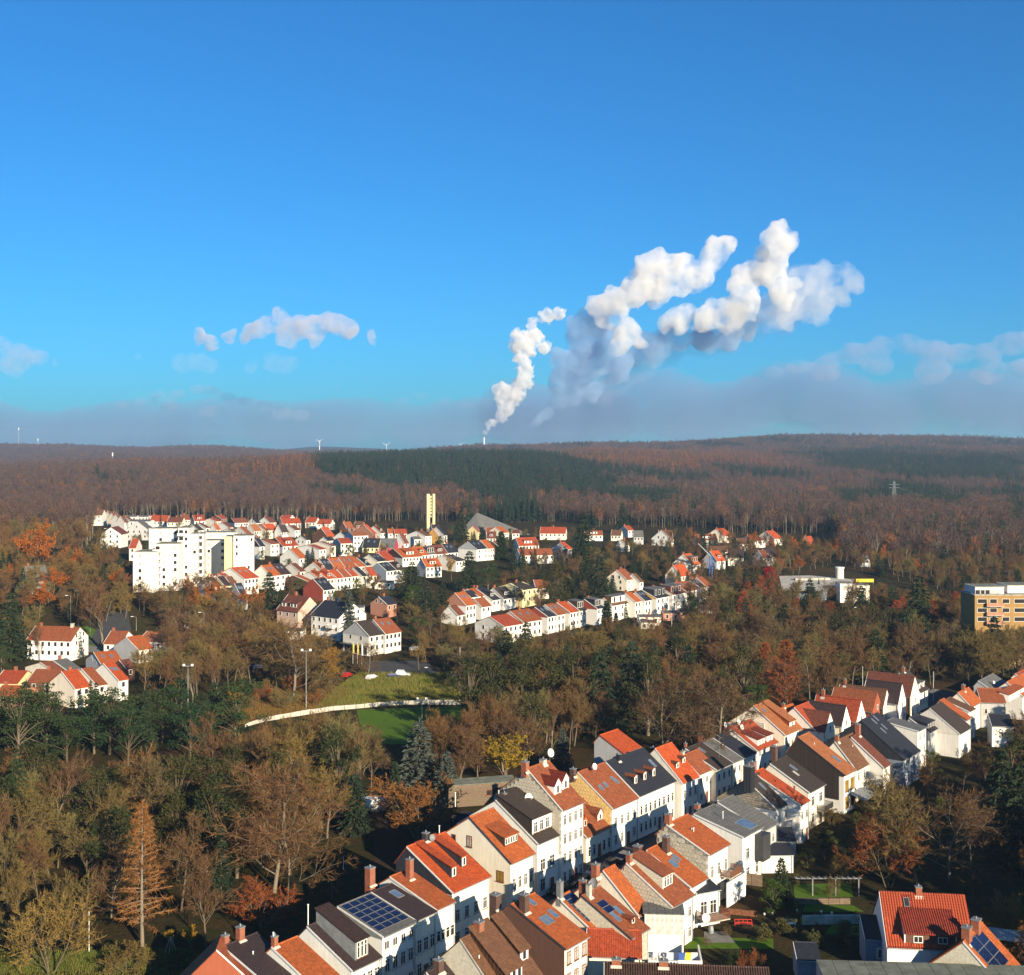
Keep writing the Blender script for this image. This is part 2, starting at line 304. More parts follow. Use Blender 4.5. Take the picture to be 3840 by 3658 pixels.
# ---------------------------------------------------------------- trees: a few grown kinds, each copied with its parts
class TM:                                           # triangle collector, material 0 = wood, 1 = crown
    def __init__(s): s.V = []; s.T = []; s.m = []; s.n = 0
    def tube(s, pts, rad, k, mi=0):
        pts = [np.array(p, float) for p in pts]; rings = []
        for i, p in enumerate(pts):
            d = pts[min(i+1, len(pts)-1)]-pts[max(i-1, 0)]; d = d/(np.linalg.norm(d)+1e-9)
            u = np.cross(d, (0.3, 0.9, 0.1)); u /= np.linalg.norm(u)+1e-9; w = np.cross(d, u)
            rings.append([p+rad[i]*(math.cos(6.2832*q/k)*u+math.sin(6.2832*q/k)*w) for q in range(k)])
        b = s.n
        for r in rings: s.V += r; s.n += k
        for i in range(len(pts)-1):
            for q in range(k):
                a, c = b+i*k+q, b+i*k+(q+1) % k
                s.T += [(a, c, c+k), (a, c+k, a+k)]; s.m += [mi, mi]
    def tri(s, a, b, c, mi=1):
        s.V += [a, b, c]; s.T.append((s.n, s.n+1, s.n+2)); s.n += 3; s.m.append(mi)
    def sliver(s, p, d, w, rs, mi=1):               # one tapering twig
        q = np.array([rs.gauss(0, 1), rs.gauss(0, 1), rs.gauss(0, 1)]); q = np.cross(q, d); q *= w/(np.linalg.norm(q)+1e-9)*0.5
        s.tri(p-q, p+q, p+d, mi)
    def leaf(s, p, r, rs, mi=1):
        a = np.array([rs.gauss(0, 1) for _ in range(3)]); b = np.array([rs.gauss(0, 1) for _ in range(3)])
        a *= r/(np.linalg.norm(a)+1e-9); b *= r/(np.linalg.norm(b)+1e-9)
        s.tri(p+a, p+b, p-(a+b)*0.5, mi)
def rv(rs, s=1.0): return np.array([rs.gauss(0, s), rs.gauss(0, s), rs.gauss(0, s)])
def nrm(v): return v/(np.linalg.norm(v)+1e-9)
def deciduous(seed, H=16.0, up=0.25, ang=0.75, fork=0.32, limbs=8, tw=12, l3=6, l2=6, width=0.055, stems=1, leaves=0, leaf_r=0.22, lean=0.0, tr=0.0125):
    rs = random.Random(seed); T = TM()
    def grow(p, d, L, r, lvl):
        n = 4 if lvl < 2 else 3; pts = [p]; ds = []
        for i in range(n):
            d = nrm(d+rv(rs, 0.10 if lvl == 0 else 0.20)+np.array([0, 0, up*(0.35 if lvl else 0.1)]))
            pts.append(pts[-1]+d*L/n); ds.append(d)
        r1 = r*(0.55 if lvl == 0 else 0.3)
        if lvl <= 2: T.tube(pts, [r+(r1-r)*i/n for i in range(n+1)], (6, 4, 3)[lvl], 0)
        else: T.sliver(pts[0], pts[-1]-pts[0], width*1.6, rs, 1)
        if lvl == 3:
            for _ in range(tw):
                t = rs.random(); b = pts[0]+(pts[-1]-pts[0])*t
                dd = nrm(d*0.7+rv(rs, 0.55)+np.array([0, 0, up]))*L*rs.uniform(0.35, 0.75)
                T.sliver(b, dd, width, rs, 1)
                for _ in range(leaves): T.leaf(b+dd*rs.random()+rv(rs, 0.12), leaf_r*rs.uniform(0.6, 1.2), rs, 1)
            return
        cnt = (limbs, l2, l3)[lvl]
        for i in range(cnt):
            t = (fork+(1-fork)*(i+rs.random())/cnt) if lvl == 0 else (0.22+0.78*(i+rs.random())/cnt)
            k = min(int(t*n), n-1); b = pts[k]+(pts[k+1]-pts[k])*(t*n-k)
            ax = nrm(np.cross(ds[k], rv(rs))); a = ang*rs.uniform(0.55, 1.15)*(1.15-0.45*t if lvl == 0 else 1)
            dd = nrm(ds[k]*math.cos(a)+ax*math.sin(a))
            grow(b, dd, L*rs.uniform(0.42, 0.62)*(1.0 if lvl else (1.25-0.5*t)*0.95), max(r*(1-0.6*t)*0.5, 0.02), lvl+1)
    for s_ in range(stems):
        a = 6.28*s_/max(stems, 1)+rs.random(); ln = 0.0 if stems == 1 else 0.35
        grow(np.zeros(3)+(0 if stems == 1 else 1)*np.array([math.cos(a), math.sin(a), 0])*0.25, nrm(np.array([math.cos(a)*ln+lean, math.sin(a)*ln, 1.0])), H*0.62, H*tr*(1 if stems == 1 else 0.7), 0)
    return T
def conifer(seed, H=16.0, rad=3.4, whorls=26, per=9, dens=12, bare=0.06, droop=0.35, size=0.34, top=1.0, curve=0.9, irr=0.12):
    rs = random.Random(seed); T = TM(); T.tube([(0, 0, 0), (0, 0, H*0.5), (0, 0, H*0.97)], [H*0.014, H*0.009, 0.02], 5, 0)
    for w in range(whorls):
        t = bare+(1-bare)*(w+rs.uniform(-.3, .3))/whorls; z = H*t; rr = rad*(1-t)**curve*rs.uniform(1-irr, 1+irr)+0.12
        n = max(4, int(per*(0.5+0.5*(1-t)))+rs.randint(0, 1)); a0 = rs.random()*6.28
        for b in range(n):
            a = a0+6.2832*b/n+rs.gauss(0, .15); L = rr*rs.uniform(0.78, 1.12); d = np.array([math.cos(a), math.sin(a), 0.0])
            if L > 0.9: T.sliver(np.array([0, 0, z]), d*L+np.array([0, 0, -droop*L*0.5]), 0.09, rs, 0)
            side = np.array([-d[1], d[0], 0]); m = max(3, int(dens*L/rad)+2)
            for q in range(m):
                u = (q+rs.random())/m*0.85+0.15; sp = L*0.34*(1.15-u)
                p = np.array([0, 0, z])+d*L*u+side*rs.uniform(-sp, sp)+np.array([0, 0, -droop*L*u*u+rs.uniform(-.08, .08)])
                dd = nrm(d*0.7+side*rs.uniform(-.8, .8)+np.array([0, 0, -0.35+rs.uniform(-.2, .3)]))*size*rs.uniform(0.8, 1.7)
                T.sliver(p, dd*1.2, size*1.5, rs, 1)
                if q % 2: T.sliver(p, nrm(dd*0.6+side*rs.uniform(-1, 1)+np.array([0, 0, -0.5]))*size*1.5, size*1.2, rs, 1)
    for _ in range(4): T.sliver(np.array([0, 0, H*0.95]), np.array([rs.gauss(0, .12), rs.gauss(0, .12), H*0.06]), 0.16, rs, 1)
    return T
def larch(seed, H=18.0, rad=4.2, n=58, fuzz=26, bare=0.2, droop=0.05, width=0.05, up=0.15, top=0.85, flen=0.8):
    rs = random.Random(seed); T = TM(); T.tube([(0, 0, 0), (0.1, 0, H*0.35), (0, 0.1, H*0.7), (0, 0, H)], [H*0.017, H*0.012, H*0.006, 0.02], 6, 0)
    for b in range(n):
        t = bare+(1-bare)*(b+rs.random())/n; a = b*2.4+rs.gauss(0, .3); L = rad*((1-t)**top)*rs.uniform(0.65, 1.15)+0.3
        d = np.array([math.cos(a), math.sin(a), up+0.3*t]); p0 = np.array([0, 0, H*t]); pts = [p0, p0+d*L*0.5, p0+d*L+np.array([0, 0, droop*L])]
        T.tube(pts, [0.018*L+0.015, 0.01*L+0.01, 0.01], 3, 0)
        for _ in range(int(fuzz*(0.35+0.65*L/rad))):
            u = rs.uniform(0.12, 1.0); p = pts[0]+(pts[2]-pts[0])*u
            dd = nrm(d*0.6+rv(rs, 0.5)+np.array([0, 0, up-0.1]))*flen*rs.uniform(0.5, 1.2)
            T.sliver(p, dd, width*rs.uniform(0.8, 1.6), rs, 1)
    return T
def lumpy(seed, H=9.0, rad=4.0, clumps=26, per=110, size=0.30, trunk=0.35, flat=0.7, spread=0.95):
    """leafy crown made of many leaf-sized faces gathered in clumps on limbs"""
    rs = random.Random(seed); T = TM(); T.tube([(0, 0, 0), (0.1, 0, H*0.3), (0, 0.1, H*0.7)], [H*0.022, H*0.016, 0.05], 5, 0)
    for c in range(clumps):
        a = rs.random()*6.28; t = rs.random()**0.7; z = H*(trunk+(1-trunk)*rs.random()**0.8*0.92)
        k = (z/H-trunk)/(1-trunk); R_ = rad*math.sqrt(max(0.05, 1-(k*1.7-0.7)**2 if k > 0.41 else 1))*t*spread
        cpt = np.array([R_*math.cos(a), R_*math.sin(a), z]); cr = rad*rs.uniform(0.22, 0.40)
        T.tube([(0, 0, max(H*trunk*0.6, z*0.55)), tuple(cpt*0.6+np.array([0, 0, z*0.3])), tuple(cpt)], [0.07, 0.05, 0.02], 3, 0)
        for _ in range(per):
            q = nrm(rv(rs))*cr*rs.random()**0.4; q[2] *= flat; T.leaf(cpt+q, size*rs.uniform(0.6, 1.3), rs, 1)
    return T
KIND = {}
def add_kind(key, gens, wood, crown):
    KIND[key] = []
    for i, T in enumerate(gens):
        V = np.array(T.V); Tr = np.array(T.T); mi = np.array(T.m); H = V[:, 2].max()
        ms = []
        for c in (0, 1):
            t = Tr[mi == c]; uq, inv = np.unique(t, return_inverse=True); ms.append(fastmesh(key+('_trunk', '_crown')[c], V[uq]/H, inv.reshape(-1, 3), [wood if c == 0 else crown]))
        one = fastmesh(key+'_whole', V/H, Tr, [wood, crown], mi)
        KIND[key].append((ms[0], ms[1], one, np.hypot(V[:, 0], V[:, 1]).max()/H))
add_kind('bare', [deciduous(s, ang=0.85, tw=15, limbs=10, width=0.06) for s in (1, 2, 3)], M['bark'], M['twig'])
add_kind('bareb', [deciduous(s, ang=0.85, tw=15, limbs=10, up=0.3, width=0.06) for s in (21, 22)], M['bark'], M['twigb'])
add_kind('oak', [deciduous(s, ang=0.95, up=0.12, limbs=12, tw=13, l2=7, l3=6, fork=0.18, width=0.05, tr=0.011) for s in (31, 32)], M['pbark'], M['twigb'])
add_kind('slim', [deciduous(s, H=18, ang=0.42, up=0.5, fork=0.25, limbs=9, tw=11, l3=5) for s in (4, 5)], M['pbark'], M['twigb'])
add_kind('willow', [deciduous(6, H=8, ang=0.8, fork=0.15, limbs=8, tw=10, stems=3, l3=5, l2=5, up=0.3)], M['bark'], M['twig'])
add_kind('russet', [deciduous(7, H=8, ang=0.8, fork=0.12, limbs=8, tw=12, stems=3, l3=5, l2=5)], M['bark'], M['rtwig'])
add_kind('gold', [deciduous(8, H=12, ang=0.7, limbs=8, tw=5, l3=5, l2=5, leaves=3, leaf_r=0.2)], M['bark'], M['gold'])
add_kind('orange', [deciduous(9, H=14, ang=0.8, limbs=8, tw=5, l3=5, l2=5, leaves=3, leaf_r=0.24)], M['bark'], M['orangel'])
add_kind('crimson', [deciduous(10, H=9, ang=0.8, limbs=7, tw=5, l3=5, l2=5, leaves=3, leaf_r=0.2)], M['bark'], M['redl'])
add_kind('copper', [larch(11, H=15, rad=4.2, n=90, fuzz=60, bare=0.04, up=0.55, top=0.75, width=0.09)], M['bark'], M['copper'])
add_kind('larch', [larch(12, H=19, rad=5.2, n=84, fuzz=75, bare=0.16, up=0.03, droop=-0.04, width=0.08)], M['pbark'], M['larchn'])
add_kind('spruce', [conifer(s) for s in (13, 14)], M['bark'], M['spruce'])
add_kind('fir', [conifer(15, rad=4.6, whorls=24, per=10, droop=0.25, curve=0.75, size=0.4, irr=0.2)], M['bark'], M['spruce'])
add_kind('blue', [conifer(16, rad=3.6, whorls=24, per=9, droop=0.12, size=0.34)], M['bark'], M['bluesp'])
add_kind('column', [conifer(17, H=9, rad=1.25, whorls=26, per=8, dens=9, bare=0.0, droop=-0.5, size=0.3, curve=0.55)], M['bark'], M['spruce'])
add_kind('pine', [lumpy(18, H=10, rad=4.4, clumps=26, per=150, size=0.17, trunk=0.25, flat=.5), lumpy(19, H=10, rad=4.0, clumps=22, per=150, size=0.17, trunk=0.2, flat=.5)], M['bark'], M['pine'])
add_kind('green', [lumpy(20, H=7, rad=2.6, clumps=22, per=90, size=0.17, trunk=0.2)], M['bark'], M['green'])
add_kind('bush', [lumpy(23, H=3.0, rad=1.9, clumps=18, per=70, size=0.16, trunk=0.02)], M['bark'], M['bush'])
add_kind('ivy', [lumpy(24, H=16, rad=4.0, clumps=34, per=90, size=0.24, trunk=0.12)], M['bark'], M['ivy'])
# low versions for woods far away
def lowdec(seed, n=170, width=0.3, H=18., rad=4.5, lo=0.42):
    rs = random.Random(seed); T = TM(); T.tube([(0, 0, 0), (rs.gauss(0, .3), 0, H*0.75)], [0.26, 0.10], 3, 0)
    for _ in range(6):
        z = H*rs.uniform(.3, .6); a = rs.random()*6.28; T.tube([(0, 0, z), (math.cos(a)*2.2, math.sin(a)*2.2, z+H*.28)], [.12, .03], 3, 0)
    for _ in range(n):
        q = nrm(rv(rs)); k = rs.random()**0.45; p = np.array([q[0]*rad*k, q[1]*rad*k, H*(lo+(1-lo)/2)+q[2]*H*(1-lo)/2*k*0.9])
        T.sliver(p, nrm(np.array([q[0], q[1], q[2]*0.5+0.8])+rv(rs, .25))*rs.uniform(1.2, 2.4), width, rs, 1)
    return T
def lowcon(seed, n=110, H=20., rad=3.3):
    rs = random.Random(seed); T = TM(); T.tube([(0, 0, 0), (0, 0, H*.9)], [.22, .05], 3, 0)
    for i in range(n):
        t = 0.12+0.86*(i+rs.random())/n; a = i*2.4; r = rad*(1-t)**0.85+.15; d = np.array([math.cos(a), math.sin(a), -.35])
        T.sliver(np.array([0, 0, H*t])+d*r*0.15, d*r*rs.uniform(.85, 1.15), 1.25*(1.1-t)+.3, rs, 1)
    T.sliver(np.array([0, 0, H*.93]), np.array([0, 0, H*.08]), .5, rs, 1); return T
M['ftwig'] = twigs('far wood twigs', [(0.130, 0.080, 0.066), (0.095, 0.066, 0.060), (0.150, 0.084, 0.055), (0.10, 0.072, 0.066), (0.135, 0.078, 0.055)], 0.012)
M['forange'] = twigs('far autumn crowns', [(0.34, 0.145, 0.045), (0.24, 0.10, 0.04), (0.17, 0.09, 0.04)], 0.01)
M['fspruce'] = twigs('far spruce needles', [(0.022, 0.050, 0.028), (0.017, 0.040, 0.024), (0.027, 0.054, 0.028)], 0.02)
add_kind('fardec', [lowdec(41, 200), lowdec(42, 200, rad=5.0)], M['bark'], M['ftwig'])
add_kind('farbirch', [lowdec(43, 190, H=22, rad=3.0, lo=0.5, width=0.22), lowdec(44, 190, H=22, rad=3.2, lo=0.45, width=0.22)], M['pbark'], M['ftwig'])
add_kind('farorange', [lowdec(45, 200, H=20, rad=3.6, lo=0.3, width=0.34)], M['bark'], M['forange'])
add_kind('farlarch', [lowcon(46, 150)], M['bark'], M['forange'])
add_kind('farspruce', [lowcon(47), lowcon(48, rad=2.8)], M['bark'], M['fspruce'])
TREES = []                                          # (object, kind, group) for the labels written at the end
FOOT = []                                           # footprints of houses, kept free of trees
NAME = {'bare': 'bare_tree', 'bareb': 'bare_tree', 'oak': 'bare_tree', 'slim': 'tall_bare_tree', 'willow': 'bare_shrub', 'russet': 'russet_shrub', 'gold': 'golden_tree', 'orange': 'orange_tree',
        'crimson': 'crimson_tree', 'copper': 'copper_tree', 'larch': 'larch_tree', 'spruce': 'spruce_tree', 'fir': 'fir_tree', 'blue': 'blue_spruce', 'column': 'columnar_conifer',
        'pine': 'pine_tree', 'green': 'leafy_tree', 'bush': 'bush', 'ivy': 'ivy_clad_tree', 'fardec': 'woodland_tree', 'farbirch': 'birch_tree', 'farorange': 'autumn_tree', 'farlarch': 'larch_tree', 'farspruce': 'spruce_tree'}
def tree(kind, p, H, group, label=None, rz=None, wide=1.0, parts=True, var=None):
    ks = KIND[kind]; k = ks[rng.randrange(len(ks)) if var is None else var]
    rz = rng.random()*6.28 if rz is None else rz; z = hz(p[0], p[1])-0.15
    sc = (H*wide, H*wide, H)
    if parts:
        o = empty(NAME[kind], (p[0], p[1], z), rz); o.scale = sc
        link('trunk', k[0], o); link('crown', k[1], o)
    else: o = link(NAME[kind], k[2], None, (p[0], p[1], z), (0, 0, rz), sc)
    TREES.append([o, kind, group, label, H, k[3]*H*wide]); return o
def tree_px(kind, X, Yb, Yt, group, label=None, wide=1.0, parts=True, var=None, rz=None):
    p = gp(X, Yb); H = (Yb-Yt)/F*p[1]; return tree(kind, p, H, group, label, rz, wide, parts, var)
def inpoly(X, Y, P):
    r = False; n = len(P)
    for i in range(n):
        x0, y0 = P[i]; x1, y1 = P[(i+1) % n]
        if (y0 > Y) != (y1 > Y) and X < (x1-x0)*(Y-y0)/(y1-y0)+x0: r = not r
    return r
def blocked(x, y, m=1.5):
    for ox, oy, th, L, D in FOOT:
        dx, dy = x-ox, y-oy; a = dx*math.cos(th)+dy*math.sin(th); b = -dx*math.sin(th)+dy*math.cos(th)
        if -m < a < L+m and -m < b < D+m: return True
    return False
PLANTED = []; PLAN = []
def plant(poly, kinds, spacing, hr, group, parts=True, seed=1, limit=999, avoid=None, m=1.5):
    """trees set out at random over the ground seen inside a picture polygon, never nearer than spacing"""
    rs = random.Random(seed); pts = [gp(X, Y) for X, Y in poly]; x0, x1 = min(p[0] for p in pts), max(p[0] for p in pts); y0, y1 = min(p[1] for p in pts), max(p[1] for p in pts)
    n = 0; tries = int((x1-x0)*(y1-y0)/spacing**2*4)+20; keys = [k for k, w in kinds for _ in range(w)]
    for _ in range(min(tries, 6000)):
        x, y = rs.uniform(x0, x1), rs.uniform(y0, y1); X, Y = pix(x, y, hz(x, y))
        if not inpoly(X, Y, poly) or blocked(x, y, m): continue
        if avoid and any(inpoly(X, Y, a) for a in avoid): continue
        if any((x-a)**2+(y-b)**2 < (spacing*0.5+c*0.5)**2 for a, b, c in PLANTED): continue
        k = rs.choice(keys); H = rs.uniform(*hr)*(0.8 if k in ('bush', 'willow', 'russet', 'column') else 1)
        if k in ('bush',): H = rs.uniform(1.6, 3.5)
        if k in ('willow', 'russet'): H = min(H, rs.uniform(5, 9))
        PLAN.append((k, x, y, H, group, rs.random()*6.28, rs.uniform(0.95, 1.3))); PLANTED.append((x, y, spacing)); n += 1
        if n >= limit: break
    return n
# ---------------------------------------------------------------- houses
TH = math.atan2(0.789, 0.614)                       # direction of the street
_mc = {}
def cached(key, fn):
    if key not in _mc: _mc[key] = fn()
    return _mc[key]
def win_frame(w, h, style='white'):
    def f():
        m = MB(); t = 0.09; fm = M['trim'] if style in ('white', 'plain') else M['wood']
        y = -0.07
        m.box((-w/2, y, 0), (-w/2+t, 0.02, h), fm); m.box((w/2-t, y, 0), (w/2, 0.02, h), fm)
        m.box((-w/2+t, y, h-t), (w/2-t, 0.02, h), fm); m.box((-w/2+t, y, 0), (w/2-t, 0.02, t), fm)
        if w > 0.8: m.box((-0.035, y+0.01, t), (0.035, 0.0, h-t), fm)
        if h > 1.3: m.box((-w/2+t, y+0.012, h*0.68), (w/2-t, 0.0, h*0.68+0.06), fm)
        m.box((-w/2-0.12, -0.16, -0.08), (w/2+0.12, 0.02, -0.003), M['concrete'] if style == 'white' else M['wood'])
        if style == 'white':
            m.box((-w/2-0.14, -0.045, 0.0), (-w/2-0.003, 0.02, h+0.12), M['pale']); m.box((w/2+0.003, -0.045, 0.0), (w/2+0.14, 0.02, h+0.12), M['pale'])
            m.box((-w/2-0.003, -0.045, h+0.003), (w/2+0.003, 0.02, h+0.15), M['pale'])
        return m.mesh('window')
    return cached(('wf', w, h, style), f)
def win_pane(w, h, glass='glass'):
    def f(): m = MB(); m.box((-w/2+0.085, -0.035, 0.085), (w/2-0.085, 0.01, h-0.085), M[glass]); return m.mesh('pane')
    return cached(('wp', w, h, glass), f)
def win_far(w, h, glass='glass'):
    def f():
        m = MB(); m.box((-w/2-.1, -0.05, -.1), (w/2+.1, 0.0, 0.0), M['trim']); m.box((-w/2-.1, -0.05, h), (w/2+.1, 0.0, h+.1), M['trim'])
        m.box((-w/2-.1, -0.05, 0), (-w/2, 0.0, h), M['trim']); m.box((w/2, -0.05, 0), (w/2+.1, 0.0, h), M['trim']); m.box((-w/2, -0.02, 0), (w/2, 0.0, h), M[glass])
        return m.mesh('window')
    return cached(('wq', w, h, glass), f)
FACE = {'front': (0, lambda h, x, z: (x, -0.0, z)), 'left': (-90, lambda h, x, z: (0.0, h['D']-x, z)), 'right': (90, lambda h, x, z: (h['L'], x, z)), 'back': (180, lambda h, x, z: (h['L']-x, h['D'], z))}
def window(h, face, x, z, w=1.0, hh=1.4, style='white', glass='glass', parent=None, off=0.0):
    rz, fn = FACE[face]; p = fn(h, x, z); n = {'front': (0, -1), 'left': (-1, 0), 'right': (1, 0), 'back': (0, 1)}[face]
    p = (p[0]+n[0]*off, p[1]+n[1]*off, z); par = parent or h['root']
    if h['near']:
        o = link('window', win_frame(w, hh, style), par, p, (0, 0, R(rz)))
        if parent is None: link('pane', win_pane(w, hh, glass), o)
        else: link('pane', win_pane(w, hh, glass), par, p, (0, 0, R(rz)))
    else: link('window', win_far(w, hh, glass), par, p, (0, 0, R(rz)))
def winrow(h, face, z, n, w=0.95, hh=1.5, a=0.0, b=1.0, style='white', glass='glass', skip=()):
    S = h['L'] if face in ('front', 'back') else h['D']
    for i in range(n):
        if i in skip: continue
        window(h, face, S*(a+(b-a)*(i+0.5)/n), z, w, hh, style, glass)
def make_house(name, label, cat, o, th, L, D, ez, rh, roof='orange', wall='white', gable=None, near=False, group=None, over=0.3, base=-2.5, hip=0.0, back=1.0, verge=True, bd=None, gout=True):
    """o: ground point under the left end of the front eave; th: direction of the eave; depth runs away from the front"""
    g = o[2]; root = empty(name, (o[0], o[1], g), th, label, cat, group)
    h = dict(root=root, L=L, D=D, ez=ez, rh=rh, near=near, roof=roof, th=th, o=o)
    FOOT.append((o[0], o[1], th, L, D))
    yr = D/2 if bd is None else bd; h['yr'] = yr    # ridge line
    bez = ez if bd is None else ez+rh-(D-yr)*rh/yr*back
    e = 0.012; m = MB(); m.prism([(e, base), (D-e, base), (D-e, bez-0.02), (yr, ez+rh-0.03), (e, ez-0.02)][::-1], e, L-e, M[wall]); m.obj('wall', root)
    if gable:
        gm = MB(); b = ez-0.4 if gout else base+2.6
        gm.prism([(0, b), (D, b), (D, bez-0.03), (yr, ez+rh-0.04), (0, ez-0.03)][::-1], -0.05, 0.004, M[gable]); gm.obj('gable_cladding', root)
    t = 0.16; s = rh/yr; ov = over; vo = 0.16 if gout else 0.05
    rm = MB()
    zf = lambda y: ez+s*y
    x0, x1 = -vo, L+vo
    if near: x0, x1 = -0.10, L+0.06
    hp = hip*L if hip < 1 else hip
    rm.hexa([(x0, -ov, zf(-ov)), (x1, -ov, zf(-ov)), (x1-hp, yr, zf(yr)), (x0+hp, yr, zf(yr)), (x0, -ov-0.02, zf(-ov)+t), (x1, -ov-0.02, zf(-ov)+t), (x1-hp, yr, zf(yr)+t), (x0+hp, yr, zf(yr)+t)], M[roof])
    sb = (ez+rh-bez)/(D-yr); zb = lambda y: ez+rh-sb*(y-yr)
    rm.hexa([(x0+hp, yr+.001, zb(yr)), (x1-hp, yr+.001, zb(yr)), (x1, D+ov, zb(D+ov)), (x0, D+ov, zb(D+ov)), (x0+hp, yr+.001, zb(yr)+t), (x1-hp, yr+.001, zb(yr)+t), (x1, D+ov+.02, zb(D+ov)+t), (x0, D+ov+.02, zb(D+ov)+t)], M[roof])
    rm.obj('roof', root)
    h['s'] = s; h['zt'] = lambda y: ez+s*y+t
    if near:
        c = MB(); n = max(2, int(L/0.42))
        for i in range(n):
            a = x0+(x1-x0)*i/n; b = x0+(x1-x0)*(i+1)/n-0.015
            c.hexa([(a, yr-.15, zf(yr)+.04), (b, yr-.15, zf(yr)+.02), (b, yr+.15, zf(yr)+.02), (a, yr+.15, zf(yr)+.04), (a, yr-.06, zf(yr)+.27), (b, yr-.06, zf(yr)+.24), (b, yr+.06, zf(yr)+.24), (a, yr+.06, zf(yr)+.27)], M[roof])
        tag(c.obj('ridge_tiles', root), kind='stuff')
        c = MB(); c.cyl((0.02, -ov-.08, zf(-ov)+.05), (L-.02, -ov-.08, zf(-ov)+.05), .075, .075, 7, M['zinc']); c.obj('gutter', root)
        c = MB(); c.cyl((L-.25, -.08, 0), (L-.25, -.08, ez-.35), .05, .05, 6, M['zinc']); c.cyl((L-.25, -.08, ez-.35), (L-.25, -ov-.08, zf(-ov)+.02), .05, .05, 6, M['zinc']); c.obj('downpipe', root)
        if verge:
            for xx in (x0-.03, ):
                c = MB(); c.hexa([(xx, -ov, zf(-ov)-.04), (xx+.06, -ov, zf(-ov)-.04), (xx+.06, yr, zf(yr)-.04), (xx, yr, zf(yr)-.04), (xx, -ov, zf(-ov)+t+.05), (xx+.06, -ov, zf(-ov)+t+.05), (xx+.06, yr, zf(yr)+t+.05), (xx, yr, zf(yr)+t+.05)], M['trim'] if verge is True else M[verge]); c.obj('verge_board', root)
    elif verge:
        c = MB()
        c.hexa([(x0-.04, -ov, zf(-ov)-.05), (x0+.08, -ov, zf(-ov)-.05), (x0+.08, yr, zf(yr)-.05), (x0-.04, yr, zf(yr)-.05), (x0-.04, -ov, zf(-ov)+t+.06), (x0+.08, -ov, zf(-ov)+t+.06), (x0+.08, yr, zf(yr)+t+.06), (x0-.04, yr, zf(yr)+t+.06)], M['pale']); c.obj('verge_board', root)
    return h
def solve(z, eL, eR, ridge, ez, th=TH, w=None, rh=None):
    X, Y = Z(z, *eL); g = 0.0
    for _ in range(12): p = at(X, Y, g+ez); g = 0.5*g+0.5*hz(p[0], p[1])
    p = at(X, Y, g+ez); ux, uy = math.cos(th), math.sin(th); nx, ny = -math.sin(th), math.cos(th)
    a = (Z(z, eR, 0)[0]-CX)/F; L = (p[0]-a*p[1])/(a*uy-ux)
    if ridge is not None:
        rx, ry = Z(z, *ridge)
        if w is None: a = (rx-CX)/F; w = (p[0]-a*p[1])/(a*ny-nx)
        w_ = min(max(w, 2.2), 9.5); yy = p[1]+w_*ny
        if rh is None: rh = (CAMZ-(ry-HY)*yy/F)-(g+ez)
    return (p[0], p[1], g), L, w, rh
LOG = []
def H(z, eL, eR, ridge, ez, roof, wall='white', gable=None, name='house', label=None, cat='house', near=False, th=TH, w=None, rh=None, group=None, wr=(3.2, 8.0), rr=(1.8, 7.5), D=None, **k):
    o, L, w0, rh0 = solve(z, eL, eR, ridge, ez, th, w, rh)
    w1 = min(max(w0, wr[0]), wr[1]); rh1 = min(max(rh0, rr[0]), rr[1]); L1 = min(max(abs(L), 3.0), 40)
    LOG.append('%-3s eL%s L=%.1f w=%.1f rh=%.1f d=%.0f g=%.1f %s' % (z, eL, L, w0, rh0, o[1], o[2], '' if (w1, rh1, L1) == (w0, rh0, abs(L)) else 'CLAMP'))
    if near and rh1/w1 < .62 and not D: D = w1*1.25; k['back'] = 2.2
    return make_house(name, label, cat, o, th, L1, D or 2*w1, ez, rh1, roof, wall, gable, near, group, bd=(w1 if D else None), **k)
